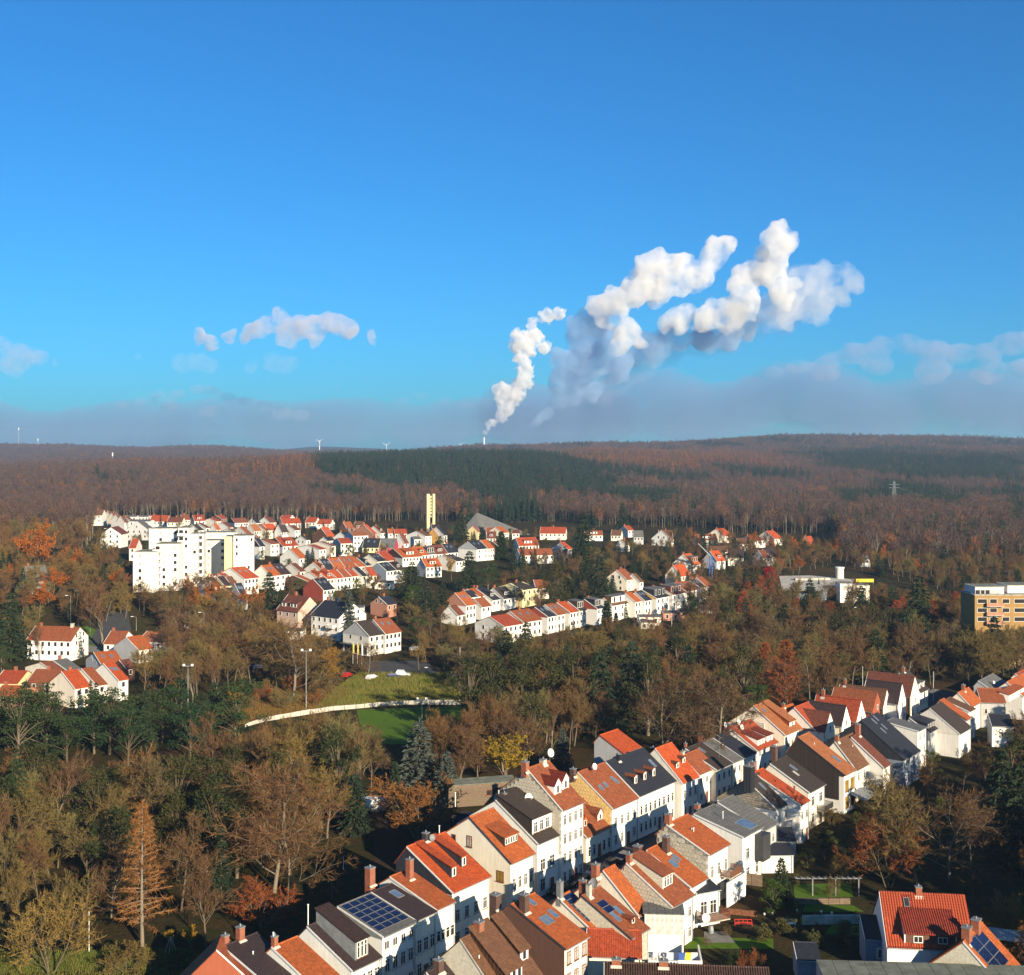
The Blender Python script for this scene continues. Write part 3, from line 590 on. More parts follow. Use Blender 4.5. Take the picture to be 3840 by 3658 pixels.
# features on the front slope: x along the eave (0..1), t up the slope (0..1)
def skylight(h, x, t, w=0.8, l=1.2, glass='skyglass'):
    y0 = h['yr']*t; s = h['s']; X = h['L']*x; a = math.atan(s)
    def f():
        m = MB(); m.box((-w/2, 0, -.05), (w/2, .08, .10), M['lead']); m.box((-w/2, l-.08, -.05), (w/2, l, .10), M['lead']); m.box((-w/2, .08, -.05), (-w/2+.08, l-.08, .10), M['lead']); m.box((w/2-.08, .08, -.05), (w/2, l-.08, .10), M['lead']); return m.mesh('skylight')
    def g(): m = MB(); m.box((-w/2+.07, .07, -.05), (w/2-.07, l-.07, .06), M[glass]); return m.mesh('pane')
    o = link('skylight', cached(('sk', w, l), f), h['root'], (X, y0, h['zt'](y0)), (a, 0, 0)); link('pane', cached(('sp', w, l, glass), g), o)
def chimney(h, x, t, hgt_=1.6, w=0.6, mat='brick', flash=True, pot=True, l=None):
    y = h['yr']*t; X = h['L']*x; z = h['zt'](y) if t <= 1 else h['zt'](2*h['yr']-y); l = l or w
    m = MB(); m.box((-w/2, -l/2, -1.2), (w/2, l/2, hgt_), M[mat]); m.box((-w/2-.06, -l/2-.06, hgt_+.002), (w/2+.06, l/2+.06, hgt_+.12), M['lead' if h['near'] else mat])
    o = m.obj('chimney', h['root'], (X, y, z))
    if h['near']:
        if pot: c = MB(); c.cyl((0, 0, hgt_+.12), (0, 0, hgt_+.45), .1, .09, 8, M['zinc']); c.obj('chimney_pot', o)
        if flash:
            a = h['s']; c = MB(); c.hexa([(-w/2-.15, -l/2-.3, -(l/2+.3)*a+.0), (w/2+.15, -l/2-.3, -(l/2+.3)*a), (w/2+.15, -l/2-.01, -l/2*a), (-w/2-.15, -l/2-.01, -l/2*a), (-w/2-.15, -l/2-.3, -(l/2+.3)*a+.08), (w/2+.15, -l/2-.3, -(l/2+.3)*a+.08), (w/2+.15, -l/2-.01, -l/2*a+.12), (-w/2-.15, -l/2-.01, -l/2*a+.12)], M['concrete']); c.obj('flashing', o)
def vent(h, x, t, hh=0.6, mat='trim'):
    y = h['yr']*t; m = MB(); m.cyl((0, 0, -.3), (0, 0, hh), .07, .07, 7, M[mat]); m.cyl((0, 0, hh), (0, 0, hh+.12), .12, .12, 7, M[mat]); m.obj('vent_pipe', h['root'], (h['L']*x, y, h['zt'](y)))
def dish_mesh(r, mat='trim'):
    def f():
        m = MB(); k = 16; rings = 4; i = m.mi(M[mat]); b = len(m.v)
        for a in range(rings+1):
            rr = r*a/rings
            for q in range(k): t = 6.2832*q/k; m.v.append((rr*math.cos(t), -r*0.28*(rr/r)**2+0.02, rr*1.08*math.sin(t)))
        for a in range(rings):
            for q in range(k): p = (q+1) % k; m.f.append((b+a*k+q, b+(a+1)*k+q, b+(a+1)*k+p, b+a*k+p)); m.m.append(i)
        m.cyl((0, 0, -r), (0, -r*1.1, -r*0.3), .02, .02, 4, M['lead']); m.box((-.06, -r*1.18, -r*.36), (.06, -r*1.05, -r*.22), M['lead'])
        m.cyl((0, .02, 0), (0, .12, -.1), .04, .04, 5, M['lead'])
        return m.mesh('satellite_dish', False)
    return cached(('dish', r, mat), f)
def dish(h, x, t, r=0.5, up=1.2, face=-25, mat='trim', y=None):
    y = h['yr']*t if y is None else y; z = h['zt'](y) if t <= 1 else h['zt'](2*h['yr']-y); X = h['L']*x
    c = MB(); c.cyl((0, 0, -.3), (0, 0, up), .03, .03, 6, M['lead']); p = c.obj('aerial_mast', h['root'], (X, y, z))
    link('satellite_dish', dish_mesh(r, mat), p, (0, -.1, up), (R(-18), 0, R(face)))
def aerial(h, x, t, up=2.2):
    y = h['yr']*t; z = h['zt'](y); c = MB(); c.cyl((0, 0, -.3), (0, 0, up), .025, .02, 5, M['lead']); c.cyl((-.5, 0, up-.2), (.5, 0, up-.2), .015, .015, 4, M['lead'])
    for k in range(6): c.cyl((-.45+.18*k, -.25, up-.2), (-.45+.18*k, .25, up-.2), .01, .01, 4, M['lead'])
    c.obj('aerial', h['root'], (h['L']*x, y, z))
def solar(h, x0, x1, t0, t1, nx, ny, gap=0.04, lift=0.08):
    a = math.atan(h['s']); W = h['L']*(x1-x0)/nx; S = h['yr']/math.cos(a)*(t1-t0)/ny
    def f(): m = MB(); m.box((0, 0, 0), (W-gap, S-gap, .04), M['lead']); m.box((.04, .04, .041), (W-gap-.04, S-gap-.04, .05), M['solar']); return m.mesh('solar_panel')
    me = f()
    for i in range(nx):
        for j in range(ny):
            q = S*j; y = h['yr']*t0+q*math.cos(a); link('solar_panel', me, h['root'], (h['L']*x0+W*i, y, h['zt'](y)+lift), (a, 0, 0))
def shed_dormer(h, x0, x1, t0, hh, n=3, cheek='dark', front='white', roof=None, slope=0.12, w=0.8, wh=None, over=0.25, glass='glass', style='plain', ins=0.0):
    """box or shed dormer: front wall at t0, roof running back with a gentler slope until it meets the main slope"""
    L, s = h['L'], h['s']; X0, X1 = L*x0, L*x1; y0 = h['yr']*t0; zb = h['zt'](y0)-.14; zt = zb+hh; y1 = y0+hh/max(s-slope, .12); y1 = min(y1, h['yr']*0.995)
    z1 = max(zt+slope*(y1-y0), h['zt'](y1)-.1) if y1 >= h['yr']*0.99 else zt+slope*(y1-y0)
    m = MB(); prof = [(y0, zb-.3), (y0, zt), (y1, z1), (y1, h['zt'](y1)-.5)]
    m.prism(prof, X0, X0+.14, M[cheek]); m.prism(prof, X1-.14, X1, M[cheek]); m.box((X0+.14, y0, zb-.3), (X1-.14, y0+.15, zt-.02), M[front])
    d = m.obj('dormer', h['root'])
    r = MB(); v = .14; o = over
    r.hexa([(X0-v, y0-o, zt-slope*o), (X1+v, y0-o, zt-slope*o), (X1+v, y1+.2, z1+.02), (X0-v, y1+.2, z1+.02), (X0-v, y0-o, zt-slope*o+.13), (X1+v, y0-o, zt-slope*o+.13), (X1+v, y1+.2, z1+.14), (X0-v, y1+.2, z1+.14)], M[roof or h['roof']]); r.obj('dormer_roof', d)
    wh = wh or max(0.5, hh-0.5)
    for i in range(n):
        xx = X0+.2+(X1-X0-.4)*(i+.5)/n; ww = min(w, (X1-X0-.5)/n*0.85); ww = round(ww, 1)
        if h['near']: link('window', win_frame(ww, round(wh, 1), style), d, (xx, y0, zb+.3)); link('pane', win_pane(ww, round(wh, 1), glass), d, (xx, y0, zb+.3))
        else: link('window', win_far(ww, round(wh, 1), glass), d, (xx, y0, zb+.25))
def gable_dormer(h, x, t0, w=1.5, hh=1.3, rr=0.8, cheek='white', front='white', roof='ribbed', over=.2, n=1, ww=0.7):
    L, s = h['L'], h['s']; X = L*x; y0 = h['yr']*t0; zb = h['zt'](y0)-.14; zt = zb+hh; y1 = y0+(hh+rr)/s; y1 = min(y1, h['yr']*1.0); ye = min(y0+hh/s, y1)
    m = MB(); k = len(m.v); i = m.mi(M[front]); a, b = X-w/2, X+w/2
    m.poly([(a, y0, zb-.4), (b, y0, zb-.4), (b, y0, zt), (X, y0, zt+rr), (a, y0, zt)], M[front])
    m.poly([(a, y0, zb-.4), (a, y0, zt), (a, ye, zt), (a, ye, zb-.4)], M[cheek]); m.poly([(b, y0, zt), (b, y0, zb-.4), (b, ye, zb-.4), (b, ye, zt)], M[cheek])
    d = m.obj('dormer', h['root']); r = MB(); v = .15; tt = .1
    sl = rr/(w/2)
    for sg in (-1, 1):
        e = X+sg*(w/2+v); ze = zt-sl*v
        pts = [(e, y0-over, ze), (X, y0-over, zt+rr), (X, y1, zt+rr), (e, ye, ze)]
        if sg > 0: pts = pts[::-1]
        lo = pts; up = [(p[0], p[1], p[2]+tt) for p in pts]; r.hexa(lo+up, M[roof])
    r.obj('dormer_roof', d)
    for q in range(n):
        xx = X+(q-(n-1)/2)*(ww+.2)
        link('window', (win_frame(ww, round(hh*.75, 1), 'plain') if h['near'] else win_far(ww, round(hh*.75, 1))), d, (xx, y0, zb+.25))
        if h['near']: link('pane', win_pane(ww, round(hh*.75, 1)), d, (xx, y0, zb+.25))
def balcony(h, face, x, z, w=2.5, dp=1.2, mat='wood', rail=1.0, bars=True):
    rz, fn = FACE[face]; p = fn(h, x, z); m = MB(); m.box((-w/2, -dp, -.15), (w/2, 0, 0), M['concrete'])
    b = m.obj('balcony', h['root'], (p[0], p[1], z), (0, 0, R(rz)))
    r = MB()
    if bars:
        r.box((-w/2, -dp, rail-.06), (w/2, -dp+.06, rail), M[mat]); r.box((-w/2, -dp+.06, rail-.06), (-w/2+.06, 0, rail), M[mat]); r.box((w/2-.06, -dp+.06, rail-.06), (w/2, 0, rail), M[mat])
        k = int(w/.16)
        for i in range(k+1): xx = -w/2+(w-.05)*i/k; r.box((xx, -dp+.01, 0), (xx+.07, -dp+.05, rail-.06), M[mat])
        for i in range(int(dp/.2)): yy = -dp+.1+.2*i; r.box((-w/2+.01, yy, 0), (-w/2+.05, yy+.08, rail-.06), M[mat]); r.box((w/2-.05, yy, 0), (w/2-.01, yy+.08, rail-.06), M[mat])
    else:
        r.box((-w/2, -dp, .001), (w/2, -dp+.08, rail), M[mat]); r.box((-w/2, -dp+.08, .001), (-w/2+.08, 0, rail), M[mat]); r.box((w/2-.08, -dp+.08, .001), (w/2, 0, rail), M[mat])
    r.obj('railing', b)
def slates(h, size, mat, base=None, rough=0.06, seed=3, tilt=True, wall_face='left'):
    """cladding slabs on the left gable, one object each, cut to the gable outline; the biggest 300 singly, the rest joined"""
    D, ez, rh, yr = h['D'], h['ez'], h['rh'], h['yr']; rs = random.Random(seed); base = 1.0 if base is None else base; n = 0
    def top(y): return ez+h['s']*y if y < yr else ez+rh-(y-yr)*h['s']
    def f(): m = MB(); q = size*.47; m.hexa([(-.10, -q, -q), (-.05, -q, -q), (-.05, q, -q), (-.10, q, -q), (-.05, -q, q), (-.02, -q, q), (-.02, q, q), (-.05, q, q)], M[mat]); return m.mesh('slate')
    me = cached(('slate', size, mat), f); rest = MB()
    cells = []
    zz = base+size/2; row = 0
    while zz < ez+rh:
        y = size/2+(size/2 if row % 2 else 0)
        while y < D-size/2:
            if zz+size/2 < min(top(y-size/2), top(y+size/2))-0.05: cells.append((y, zz))
            y += size
        zz += size*.98; row += 1
    cells.sort(key=lambda c: -c[1])
    for i, (y, zq) in enumerate(cells):
        tx = rs.uniform(-rough, rough)
        if i < 300: link('slate', me, h['root'], (-.03-rs.random()*.03, y, zq), (0, tx*2, 0))
        else: q = size*.47; rest.box((-.10-rs.random()*.02, y-q, zq-q), (-.03, y+q, zq+q), M[mat])
    if rest.v: tag(rest.obj('slate_rows', h['root']), kind='stuff')
def facade(h, floors=2, n=4, w=0.95, hh=1.5, z0=1.0, face='front', style='white', glass='glass', step=3.1, door=True):
    for f in range(floors):
        winrow(h, face, z0+step*f, n, w, hh, 0.02, 0.98, style, glass, skip=(n//2,) if (f == 0 and door) else ())
    if door:
        S = h['L'] if face in ('front', 'back') else h['D']; m = MB(); m.box((-.5, -.06, 0.0), (.5, .0, 2.2), M['wood']); m.box((-.6, -.09, 0), (-.503, .0, 2.3), M['trim']); m.box((.503, -.09, 0), (.6, .0, 2.3), M['trim']); m.box((-.503, -.09, 2.203), (.503, .0, 2.3), M['trim'])
        rz, fn = FACE[face]; p = fn(h, S*(0.02+0.96*(n//2+.5)/n), 0.1); m.obj('door', h['root'], (p[0], p[1], 0.1), (0, 0, R(rz)))
def band(h, z, t=0.18, d=0.09, mat='pale'):
    m = MB(); m.box((0.02, -d, z), (h['L']-.02, 0.0, z+t), M[mat]); m.obj('cornice', h['root'])
# ---------------------------------------------------------------- the street in front: houses on its far side, left to right
n_ = True
GL = 'terraced houses on the far side of the street'
GR = 'terraced houses on the near side of the street'
def N1(z, eL, eR, ridge, ez, roof, wall, gable, label, **k):
    k.setdefault('group', GL); return H(z, eL, eR, ridge, ez, roof, wall, gable, 'terraced_house', label, 'house', True, **k)
h = make_house('gabled_house', 'house with a red brown gable facing the camera at the bottom left', 'house', (-30.65, 144.2, 0), R(96), 5, 9.5, 5.5, 4.6, 'rust', 'terra', None, True, GL)
h = N1('S', (1000, 3693), 1126, (835, 3553), 7.0, 'plum', 'white', 'terra', 'dark slate roofed terraced house with two brick chimneys, lowest of the far row')
chimney(h, 0.12, 1.05, 1.1, .7); chimney(h, 0.5, 1.0, 1.5, .8); facade(h, 2, 4); vent(h, .4, .62, .25)
h = N1('S', (1172, 3700), 1267, (1020, 3556), 6.6, 'orange', 'white', None, 'low orange roofed house between the plum slate roof and the white gable')
chimney(h, 0.1, 1.0, 1.1, .6); facade(h, 2, 3); vent(h, .05, 1.0, 1.6)
h = N1('S', (1318, 3640), 1428, (1153, 3478), 6.6, 'plum', 'white', None, 'plum slate roofed house with a bright white gable and one zinc cheeked dormer')
shed_dormer(h, .28, .72, .10, 2.5, 3, 'zinc', 'zinc', 'ribdark', .34); facade(h, 2, 4); vent(h, .02, 1.0, 2.6); chimney(h, .62, 1.1, 1.0, .8, 'zinc')
h = N1('S', (1434, 3514), 1556, (1264, 3421), 9.0, 'grey', 'white', 'zinc', 'zinc gabled house whose whole roof is covered by a grid of solar panels')
solar(h, .03, .97, .10, .97, 4, 6, .10); facade(h, 2, 4, z0=1.2, hh=1.7); winrow(h, 'front', 7.2, 4, .9, 1.1)
h = N1('S', (1558, 3453), 1634, (1391, 3354), 8.6, 'plum', 'cream', None, 'narrow dark roofed house with one blue skylight beside the solar roof')
skylight(h, .62, .60, 1.2, 1.9); facade(h, 2, 3, hh=1.8); band(h, 7.6)
h = N1('S', (1634, 3412), 1705, (1463, 3292), 8.6, 'orange', 'white', None, 'plain orange roofed house with a tall brick chimney in the middle of its slope', wr=(3, 9))
chimney(h, .55, .80, 2.6, .8); chimney(h, -.9, 1.05, 2.2, 1.0); facade(h, 2, 4, .8); 
h = N1('S', (1695, 3347), 1837, (1526, 3179), 8.4, 'bright', 'cream', 'slategable', 'bright orange roofed house with a slate blue gable and two long dormers', wr=(3, 9.5))
shed_dormer(h, .22, .36, .20, 1.7, 1, 'slategable', 'trim', 'bright', .30, .6); shed_dormer(h, .60, .74, .30, 1.7, 1, 'slategable', 'trim', 'bright', .30, .6)
chimney(h, .48, 1.0, .9, .8, 'darkmetal'); dish(h, .52, .90, .45, .8, -30, 'lead'); facade(h, 2, 4, .95, 1.7, .9, style='plain'); vent(h, .86, 1.02, 1.0)
h = N1('S', (1914, 3237), 2003, (1761, 3068), 8.4, 'orange', 'cream', None, 'orange roofed house with a large bare cream gable and a wide brown dormer', wr=(3, 9.5), verge='darkmetal')
shed_dormer(h, .22, .80, .28, 1.5, 5, 'dark', 'brownwall', 'orange', .28, .7); facade(h, 2, 4, .85, 1.8)
window(h, 'left', h['D']*.50, 9.2, 1.0, 1.7, 'brown', 'curtain'); window(h, 'left', h['D']*.30, 9.3, .8, 1.2, 'brown'); window(h, 'left', h['D']*.88, 5.2, 1.3, 1.6, 'brown', 'amberglass'); vent(h, -.1, 1.3, 1.8)
h = N1('S', (2015, 3164), 2122, (1859, 3003), 8.6, 'dark', 'white', None, 'dark slate roofed house with satellite dishes and a white four windowed dormer', wr=(3, 9.5))
shed_dormer(h, .04, .90, .16, 2.6, 4, 'dark', 'white', 'dark', .38, 1.0, 1.7); dish(h, .62, .66, .75, 1.4, -20); dish(h, .55, .58, .6, 1.0, -40, 'lead'); dish(h, .66, .56, .5, .4, -60, 'lead')
chimney(h, .22, .95, .9, .6); vent(h, .10, 1.0, 1.2); vent(h, .30, .72, .9); facade(h, 2, 3, 1.3, 2.0, .8); band(h, 4.0); band(h, 7.8)
h = N1('S', (2106, 3038), 2188, (1976, 2885), 12.6, 'rust', 'white', 'stone', 'tall white three storey house with a rubble stone gable and two white fronted dormers', wr=(3, 9.5))
gable_dormer(h, .30, .30, 1.9, 1.7, 1.1); gable_dormer(h, .72, .34, 1.9, 1.7, 1.1); chimney(h, -.02, 1.04, 1.2, .9, l=1.0); chimney(h, .72, 1.0, .5, .9, 'concrete'); dish(h, 1.0, .98, .65, 1.4, -15)
facade(h, 4, 4, .85, 1.7, .8, step=3.05); slates(h, .55, 'slateA', 5.5)
h['root'].children[0]
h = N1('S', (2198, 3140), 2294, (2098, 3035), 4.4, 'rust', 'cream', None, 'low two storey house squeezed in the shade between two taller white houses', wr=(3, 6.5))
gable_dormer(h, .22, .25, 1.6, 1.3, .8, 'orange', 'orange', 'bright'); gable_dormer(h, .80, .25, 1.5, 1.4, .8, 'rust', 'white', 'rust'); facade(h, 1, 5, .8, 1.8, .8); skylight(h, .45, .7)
h = N1('S', (2295, 3032), 2391, (2167, 2899), 7.6, 'rust', 'white', 'slateY', 'rusty brown roofed house with a yellow slate gable above the street tree', wr=(3, 9))
skylight(h, .22, .42); skylight(h, .42, .44); skylight(h, .78, .50); skylight(h, .82, .42); dish(h, .35, .80, .55, 1.6, -10); chimney(h, -.05, 1.1, 1.0, .9, 'brickdk'); facade(h, 2, 4, .85, 1.7); slates(h, .62, 'slateY', 3.0)
h = N1('S', (2393, 2986), 2532, (2272, 2860), 7.8, 'navy', 'white', None, 'blue black roofed long white house with three small red hooded dormers', wr=(3, 9))
for x in (.16, .40, .64): gable_dormer(h, x, .26, 1.0, 1.5, .25, 'navy', 'trim', 'rust', .15)
skylight(h, .86, .45, .8, 1.9); chimney(h, .26, .93, 1.1, .6, 'navy'); facade(h, 2, 8, .8, 1.7); band(h, 3.9, .14)
h = N1('S', (2335, 2826), 2402, (2249, 2760), 9.5, 'bright', 'greyw', None, 'plain orange roofed rear building behind the blue black roof', group='rear buildings', verge=False)
h = N1('S', (2557, 2936), 2618, (2457, 2810), 7.4, 'bright', 'white', 'pale', 'bright orange roofed house with a white gable and two little brown dormers', wr=(3, 9))
gable_dormer(h, .30, .34, 1.1, 1.2, .2, 'rust', 'trim', 'brown'); gable_dormer(h, .78, .40, 1.1, 1.2, .2, 'rust', 'trim', 'brown'); facade(h, 2, 3, .9, 1.7); chimney(h, .5, 1.4, 1.3, .8, 'brickdk')
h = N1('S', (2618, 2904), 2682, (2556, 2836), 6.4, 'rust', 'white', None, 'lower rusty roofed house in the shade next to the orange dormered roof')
facade(h, 2, 3, .85, 1.3); chimney(h, .1, 1.05, .8, .6, 'concrete')
h = N1('S', (2685, 2888), 2744, (2570, 2809), 6.4, 'dark', 'cream', None, 'dark brown roofed cream house with two skylights and a roof aerial')
skylight(h, .22, .55, .8, 1.7); skylight(h, .52, .62, .8, 1.7); aerial(h, .80, .30, 4.0); chimney(h, .1, 1.05, .9, .5); facade(h, 2, 3, .8, 1.3, style='plain')
h = N1('S', (2746, 2861), 2783, (2634, 2787), 6.4, 'grey', 'cream', None, 'narrow house with a pale grey roof between dark brown and blue black roofs')
facade(h, 2, 2, .8, 1.3, style='plain'); chimney(h, .1, 1.1, 1.8, .8)
h = N1('S', (2784, 2844), 2833, (2672, 2768), 6.4, 'navy', 'white', None, 'house with a plain blue black roof just before the red dormered roof')
facade(h, 2, 3, .8, 1.3, style='plain'); chimney(h, .2, 1.1, .9, .6, 'lead'); 
h = N1('S', (2838, 2816), 2916, (2735, 2731), 5.6, 'red', 'white', None, 'red roofed house with two ribbed dormer hoods below the big cream gable')
shed_dormer(h, .18, .50, .10, 1.5, 2, 'white', 'trim', 'ribbed', .25, .6); shed_dormer(h, .62, .90, .10, 1.5, 1, 'white', 'trim', 'ribbed', .25, .6); dish(h, .30, .92, .55, 1.0, -10); dish(h, .28, .78, .5, .6, -20); dish(h, -.15, 1.05, .5, 1.0, -10); chimney(h, .02, 1.05, .7, 1.2)
facade(h, 2, 4, .8, 1.3)
h = N1('S', (2942, 2756), 2999, (2826, 2650), 7.2, 'tan', 'cream', None, 'tall house with a wide cream gable and tan orange roof', wr=(3, 9.5))
window(h, 'left', h['D']*.62, 7.6, 1.6, 1.5, 'plain', 'curtain'); window(h, 'left', h['D']*.5, 11.0, .3, .9, 'plain'); skylight(h, .25, .72); shed_dormer(h, .55, .95, .12, 1.3, 1, 'orange', 'trim', 'tan', .55, .7); facade(h, 2, 3, 1.1, 1.4)
h = N1('S', (3003, 2741), 3050, (2924, 2659), 6.6, 'orange', 'cream', None, 'orange roofed house behind the chimney beyond the wide cream gable')
chimney(h, .85, .20, 2.4, .9, 'brick'); facade(h, 2, 2); chimney(h, .3, 1.0, .7, .6)
h = N1('S', (3064, 2748), 3115, (2978, 2655), 6.4, 'red', 'white', None, 'red roofed house with a white verge and two narrow white dormers')
gable_dormer(h, .30, .15, .9, 1.3, .2, 'white', 'trim', 'navy'); gable_dormer(h, .72, .2, .9, 1.3, .2, 'white', 'trim', 'navy'); facade(h, 2, 3)
# gable fronted houses further up the far side: ridge square to the street
def GF(P, W, depth, ez, rh, roof, wall, front, label, floors=2, nwin=2, zt='S'):
    X, Y = Z(zt, *P); p = at(X, Y, ez); ux, uy = math.sin(TH), -math.cos(TH)   # n, towards the street
    o = (p[0]-ux*depth, p[1]-uy*depth, hz(p[0], p[1]))
    h = make_house('gable_fronted_house', label, 'house', o, math.atan2(uy, ux), depth, W, ez, rh, roof, wall, None, True, 'gable fronted houses up the street')
    m = MB(); D = W; m.prism([(0.0, 0), (D, 0), (D, ez-.03), (D/2, ez+rh-.05), (0.0, ez-.03)][::-1], depth-.004, depth+.05, M[front]); m.obj('gable_front', h['root'])
    for f in range(floors+1):
        for q in range(nwin if f < floors else 1): window(h, 'right', W*((q+.5)/nwin if f < floors else .5), .9+2.8*f, .9, 1.3, 'plain', off=.05)
    return h
GF((3095, 2742), 5.2, 8, 7.0, 3.6, 'maroon', 'white', 'cream', 'brown roofed gable fronted house, nearest of the line up the street')
GF((3157, 2720), 5.0, 9, 7.0, 3.9, 'plum', 'cream', 'white', 'dark plum roofed gable fronted house with a white gable')
h = GF((3212, 2703), 5.6, 11, 7.2, 4.2, 'red', 'terra', 'white', 'orange red roofed gable fronted house with a white bow window'); chimney(h, .15, 1.0, 1.2, .7)
GF((3272, 2668), 6.2, 11, 6.6, 4.0, 'rust', 'terra', 'terra', 'rust roofed gable fronted house with a terracotta front')
h = GF((3312, 2652), 5.0, 12, 7.0, 3.8, 'brown', 'brownwall', 'pale', 'brown roofed gable fronted house between rust and dark roofs'); chimney(h, .1, 1.0, 1.2, .6)
GF((3369, 2636), 5.0, 9, 8.0, 4.2, 'plum', 'white', 'white', 'dark roofed gable fronted house with white side wall and white front')
GF((3414, 2612), 6.4, 12, 8.5, 4.4, 'maroon', 'brownwall', 'cream', 'maroon roofed gable fronted house before the last cream gable')
h = N1('S', (3448, 2597), 3480, (3371, 2527), 7.6, 'dark', 'cream', None, 'last house of the far row, dark roof and tall cream gable against the trees', wr=(3, 8))
chimney(h, .5, 1.0, 1.0, .7); gable_dormer(h, .3, .1, 1.2, 1.6, .2, 'white', 'trim', 'grey'); gable_dormer(h, .75, .1, 1.2, 1.6, .2, 'white', 'trim', 'grey'); facade(h, 2, 3)

# ---------------------------------------------------------------- near side of the street (garden fronts towards the camera)
def N2(*a, **k): k.setdefault('group', GR); return N1(*a, **k)
h = N2('S', (1712, 3790), 1850, (1600, 3655), 6.4, 'plum', 'pale', None, 'plum slate roofed house at the bottom edge with a brick chimney', rr=(3, 6))
chimney(h, .25, .92, 1.2, .9, 'brickdk')
h = N2('S', (1885, 3768), 2045, (1727, 3527), 7.0, 'brown', 'pale', 'slateC', 'brown roofed house with a pale boarded gable, white dormer windows and T shaped vents', wr=(3, 7.5), rr=(3, 9), verge='concrete')
shed_dormer(h, .20, .62, .16, 1.8, 3, 'brown', 'white', 'brown', .75, .8); shed_dormer(h, .72, .95, .34, 1.6, 1, 'brown', 'white', 'brown', .75, .8); chimney(h, .35, .93, 1.6, .9); 
for q in range(4): vent(h, .1+.16*q, .66+.04*q, .2)
h = N2('S', (2117, 3559), 2204, (1916, 3396), 8.4, 'orange', 'cream', 'brownwall', 'orange roofed house with a dark brown gable, four skylights and a brown chimney', wr=(3, 9.5), verge='darkmetal', gout=False)
chimney(h, .12, .80, 2.1, .9, 'brickdk'); chimney(h, .1, 1.35, 1.6, 1.1, 'brickdk'); skylight(h, .60, .80, .8, 1.4); skylight(h, .32, .42, .8, 1.6); skylight(h, .50, .42, .8, 1.6); skylight(h, .78, .46, .8, 1.6)
facade(h, 3, 3, .9, 1.6, .8, style='brown', glass='curtain', step=2.7, door=False)
h = N2('S', (2228, 3500), 2268, (2092, 3368), 6.0, 'orange', 'cream', None, 'low orange roofed house with one long narrow strip of solar panels', wr=(3, 8))
solar(h, .2, .95, .22, .95, 1, 6); chimney(h, .1, .98, 2.0, .7, 'lead'); m = MB(); m.prism([(-3.4, 1.6), (0.2, 3.6), (0.2, 3.8), (-3.4, 1.8)][::-1], .4, h['L']+1.2, M['orange']); m.obj('lean_to_roof', h['root'])
h = N2('S', (2363, 3519), 2430, (2182, 3363), 6.2, 'rust', 'white', 'slateC', 'rusty orange house with a cream boarded gable, two solar panels and a white ladder window', wr=(3, 9), verge='darkmetal')
solar(h, .14, .55, .50, .76, 1, 2); skylight(h, .62, .34, .8, 2.0); skylight(h, .28, .30, .8, 1.8); gable_dormer(h, .60, .16, .7, .9, .1, 'rust', 'trim', 'rust'); chimney(h, .2, .93, 1.6, .6, 'concrete'); dish(h, .42, .92, .6, 1.6, -80, 'lead'); chimney(h, .30, 1.1, 1.8, .8)
m = MB()
for r_ in range(9):
    for q in range(14): m.box((h['L']*q/14+.02, -.10+.03*((q+r_) % 2), .4+.62*r_), (h['L']*(q+1)/14-.02, -.013, .98+.62*r_), M['slateA'])
tag(m.obj('slate_rows', h['root']), kind='stuff'); winrow(h, 'front', 1.2, 3, .8, 1.3)
h = N2('S', (2392, 3432), 2412, (2262, 3268), 5.6, 'orange', 'cream', None, 'narrow orange roofed house wedged before the big slate gable', wr=(3, 8.5))
chimney(h, -.5, 1.05, 1.4, .9)
h = N2('S', (2519, 3400), 2599, (2349, 3240), 6.6, 'rust', 'white', 'slateA', 'rusty brown roofed house with a grey diamond slate gable and one large white dormer', wr=(3, 9))
shed_dormer(h, .22, .68, .30, 2.0, 3, 'slateC', 'white', 'rust', .36, .8, 1.5); slates(h, .52, 'slateA', 0.8); chimney(h, .12, 1.0, 1.0, .7); vent(h, .62, .52, 1.0)
facade(h, 2, 3, .9, 1.5, .8, step=2.9)
h = N2('S', (2587, 3327), 2651, (2425, 3192), 6.4, 'orange', 'white', None, 'orange roofed house with a brown chimney on the slope and skylights beside the stone gable', wr=(3, 9))
chimney(h, .62, .80, 2.2, .9, 'brickdk'); chimney(h, .2, 1.3, 1.0, 1.1, 'brickdk'); skylight(h, .35, .42, 1.1, 1.6); skylight(h, .56, .48, .6, 1.4); skylight(h, .72, .52, .6, 1.4)
h = N2('S', (2656, 3206), 2734, (2500, 3095), 8.2, 'orange', 'white', 'stone', 'orange roofed house with a tall grey rubble stone gable and a garden balcony', wr=(3, 9))
slates(h, .62, 'slateA', 1.2, rough=.12, seed=9); chimney(h, .08, 1.0, 1.4, .9); dish(h, .42, .62, .1, .3); vent(h, .45, .58, .5); facade(h, 2, 3, .9, 1.9, 1.0, door=False, step=3.3); balcony(h, 'front', h['L']*.80, 4.0, 3.6, 2.0, 'wood')
m = MB(); m.box((h['L']*.3, -2.2, 0), (h['L']*1.2, -1.99, 3.7), M['white']); m.obj('garden_wall', h['root'])
h = N2('S', (2784, 3141), 2856, (2602, 3056), 8.0, 'grey', 'white', None, 'house with a flat looking grey roof and a large blue glass rooflight', wr=(3, 9), rr=(1.0, 5))
skylight(h, .72, .05, 3.0, 2.9); vent(h, .45, .58, 1.1); skylight(h, .28, .82, .4, 2.2, 'glass'); skylight(h, .42, .84, .4, 2.2, 'glass'); chimney(h, .4, 1.1, .9, .8)
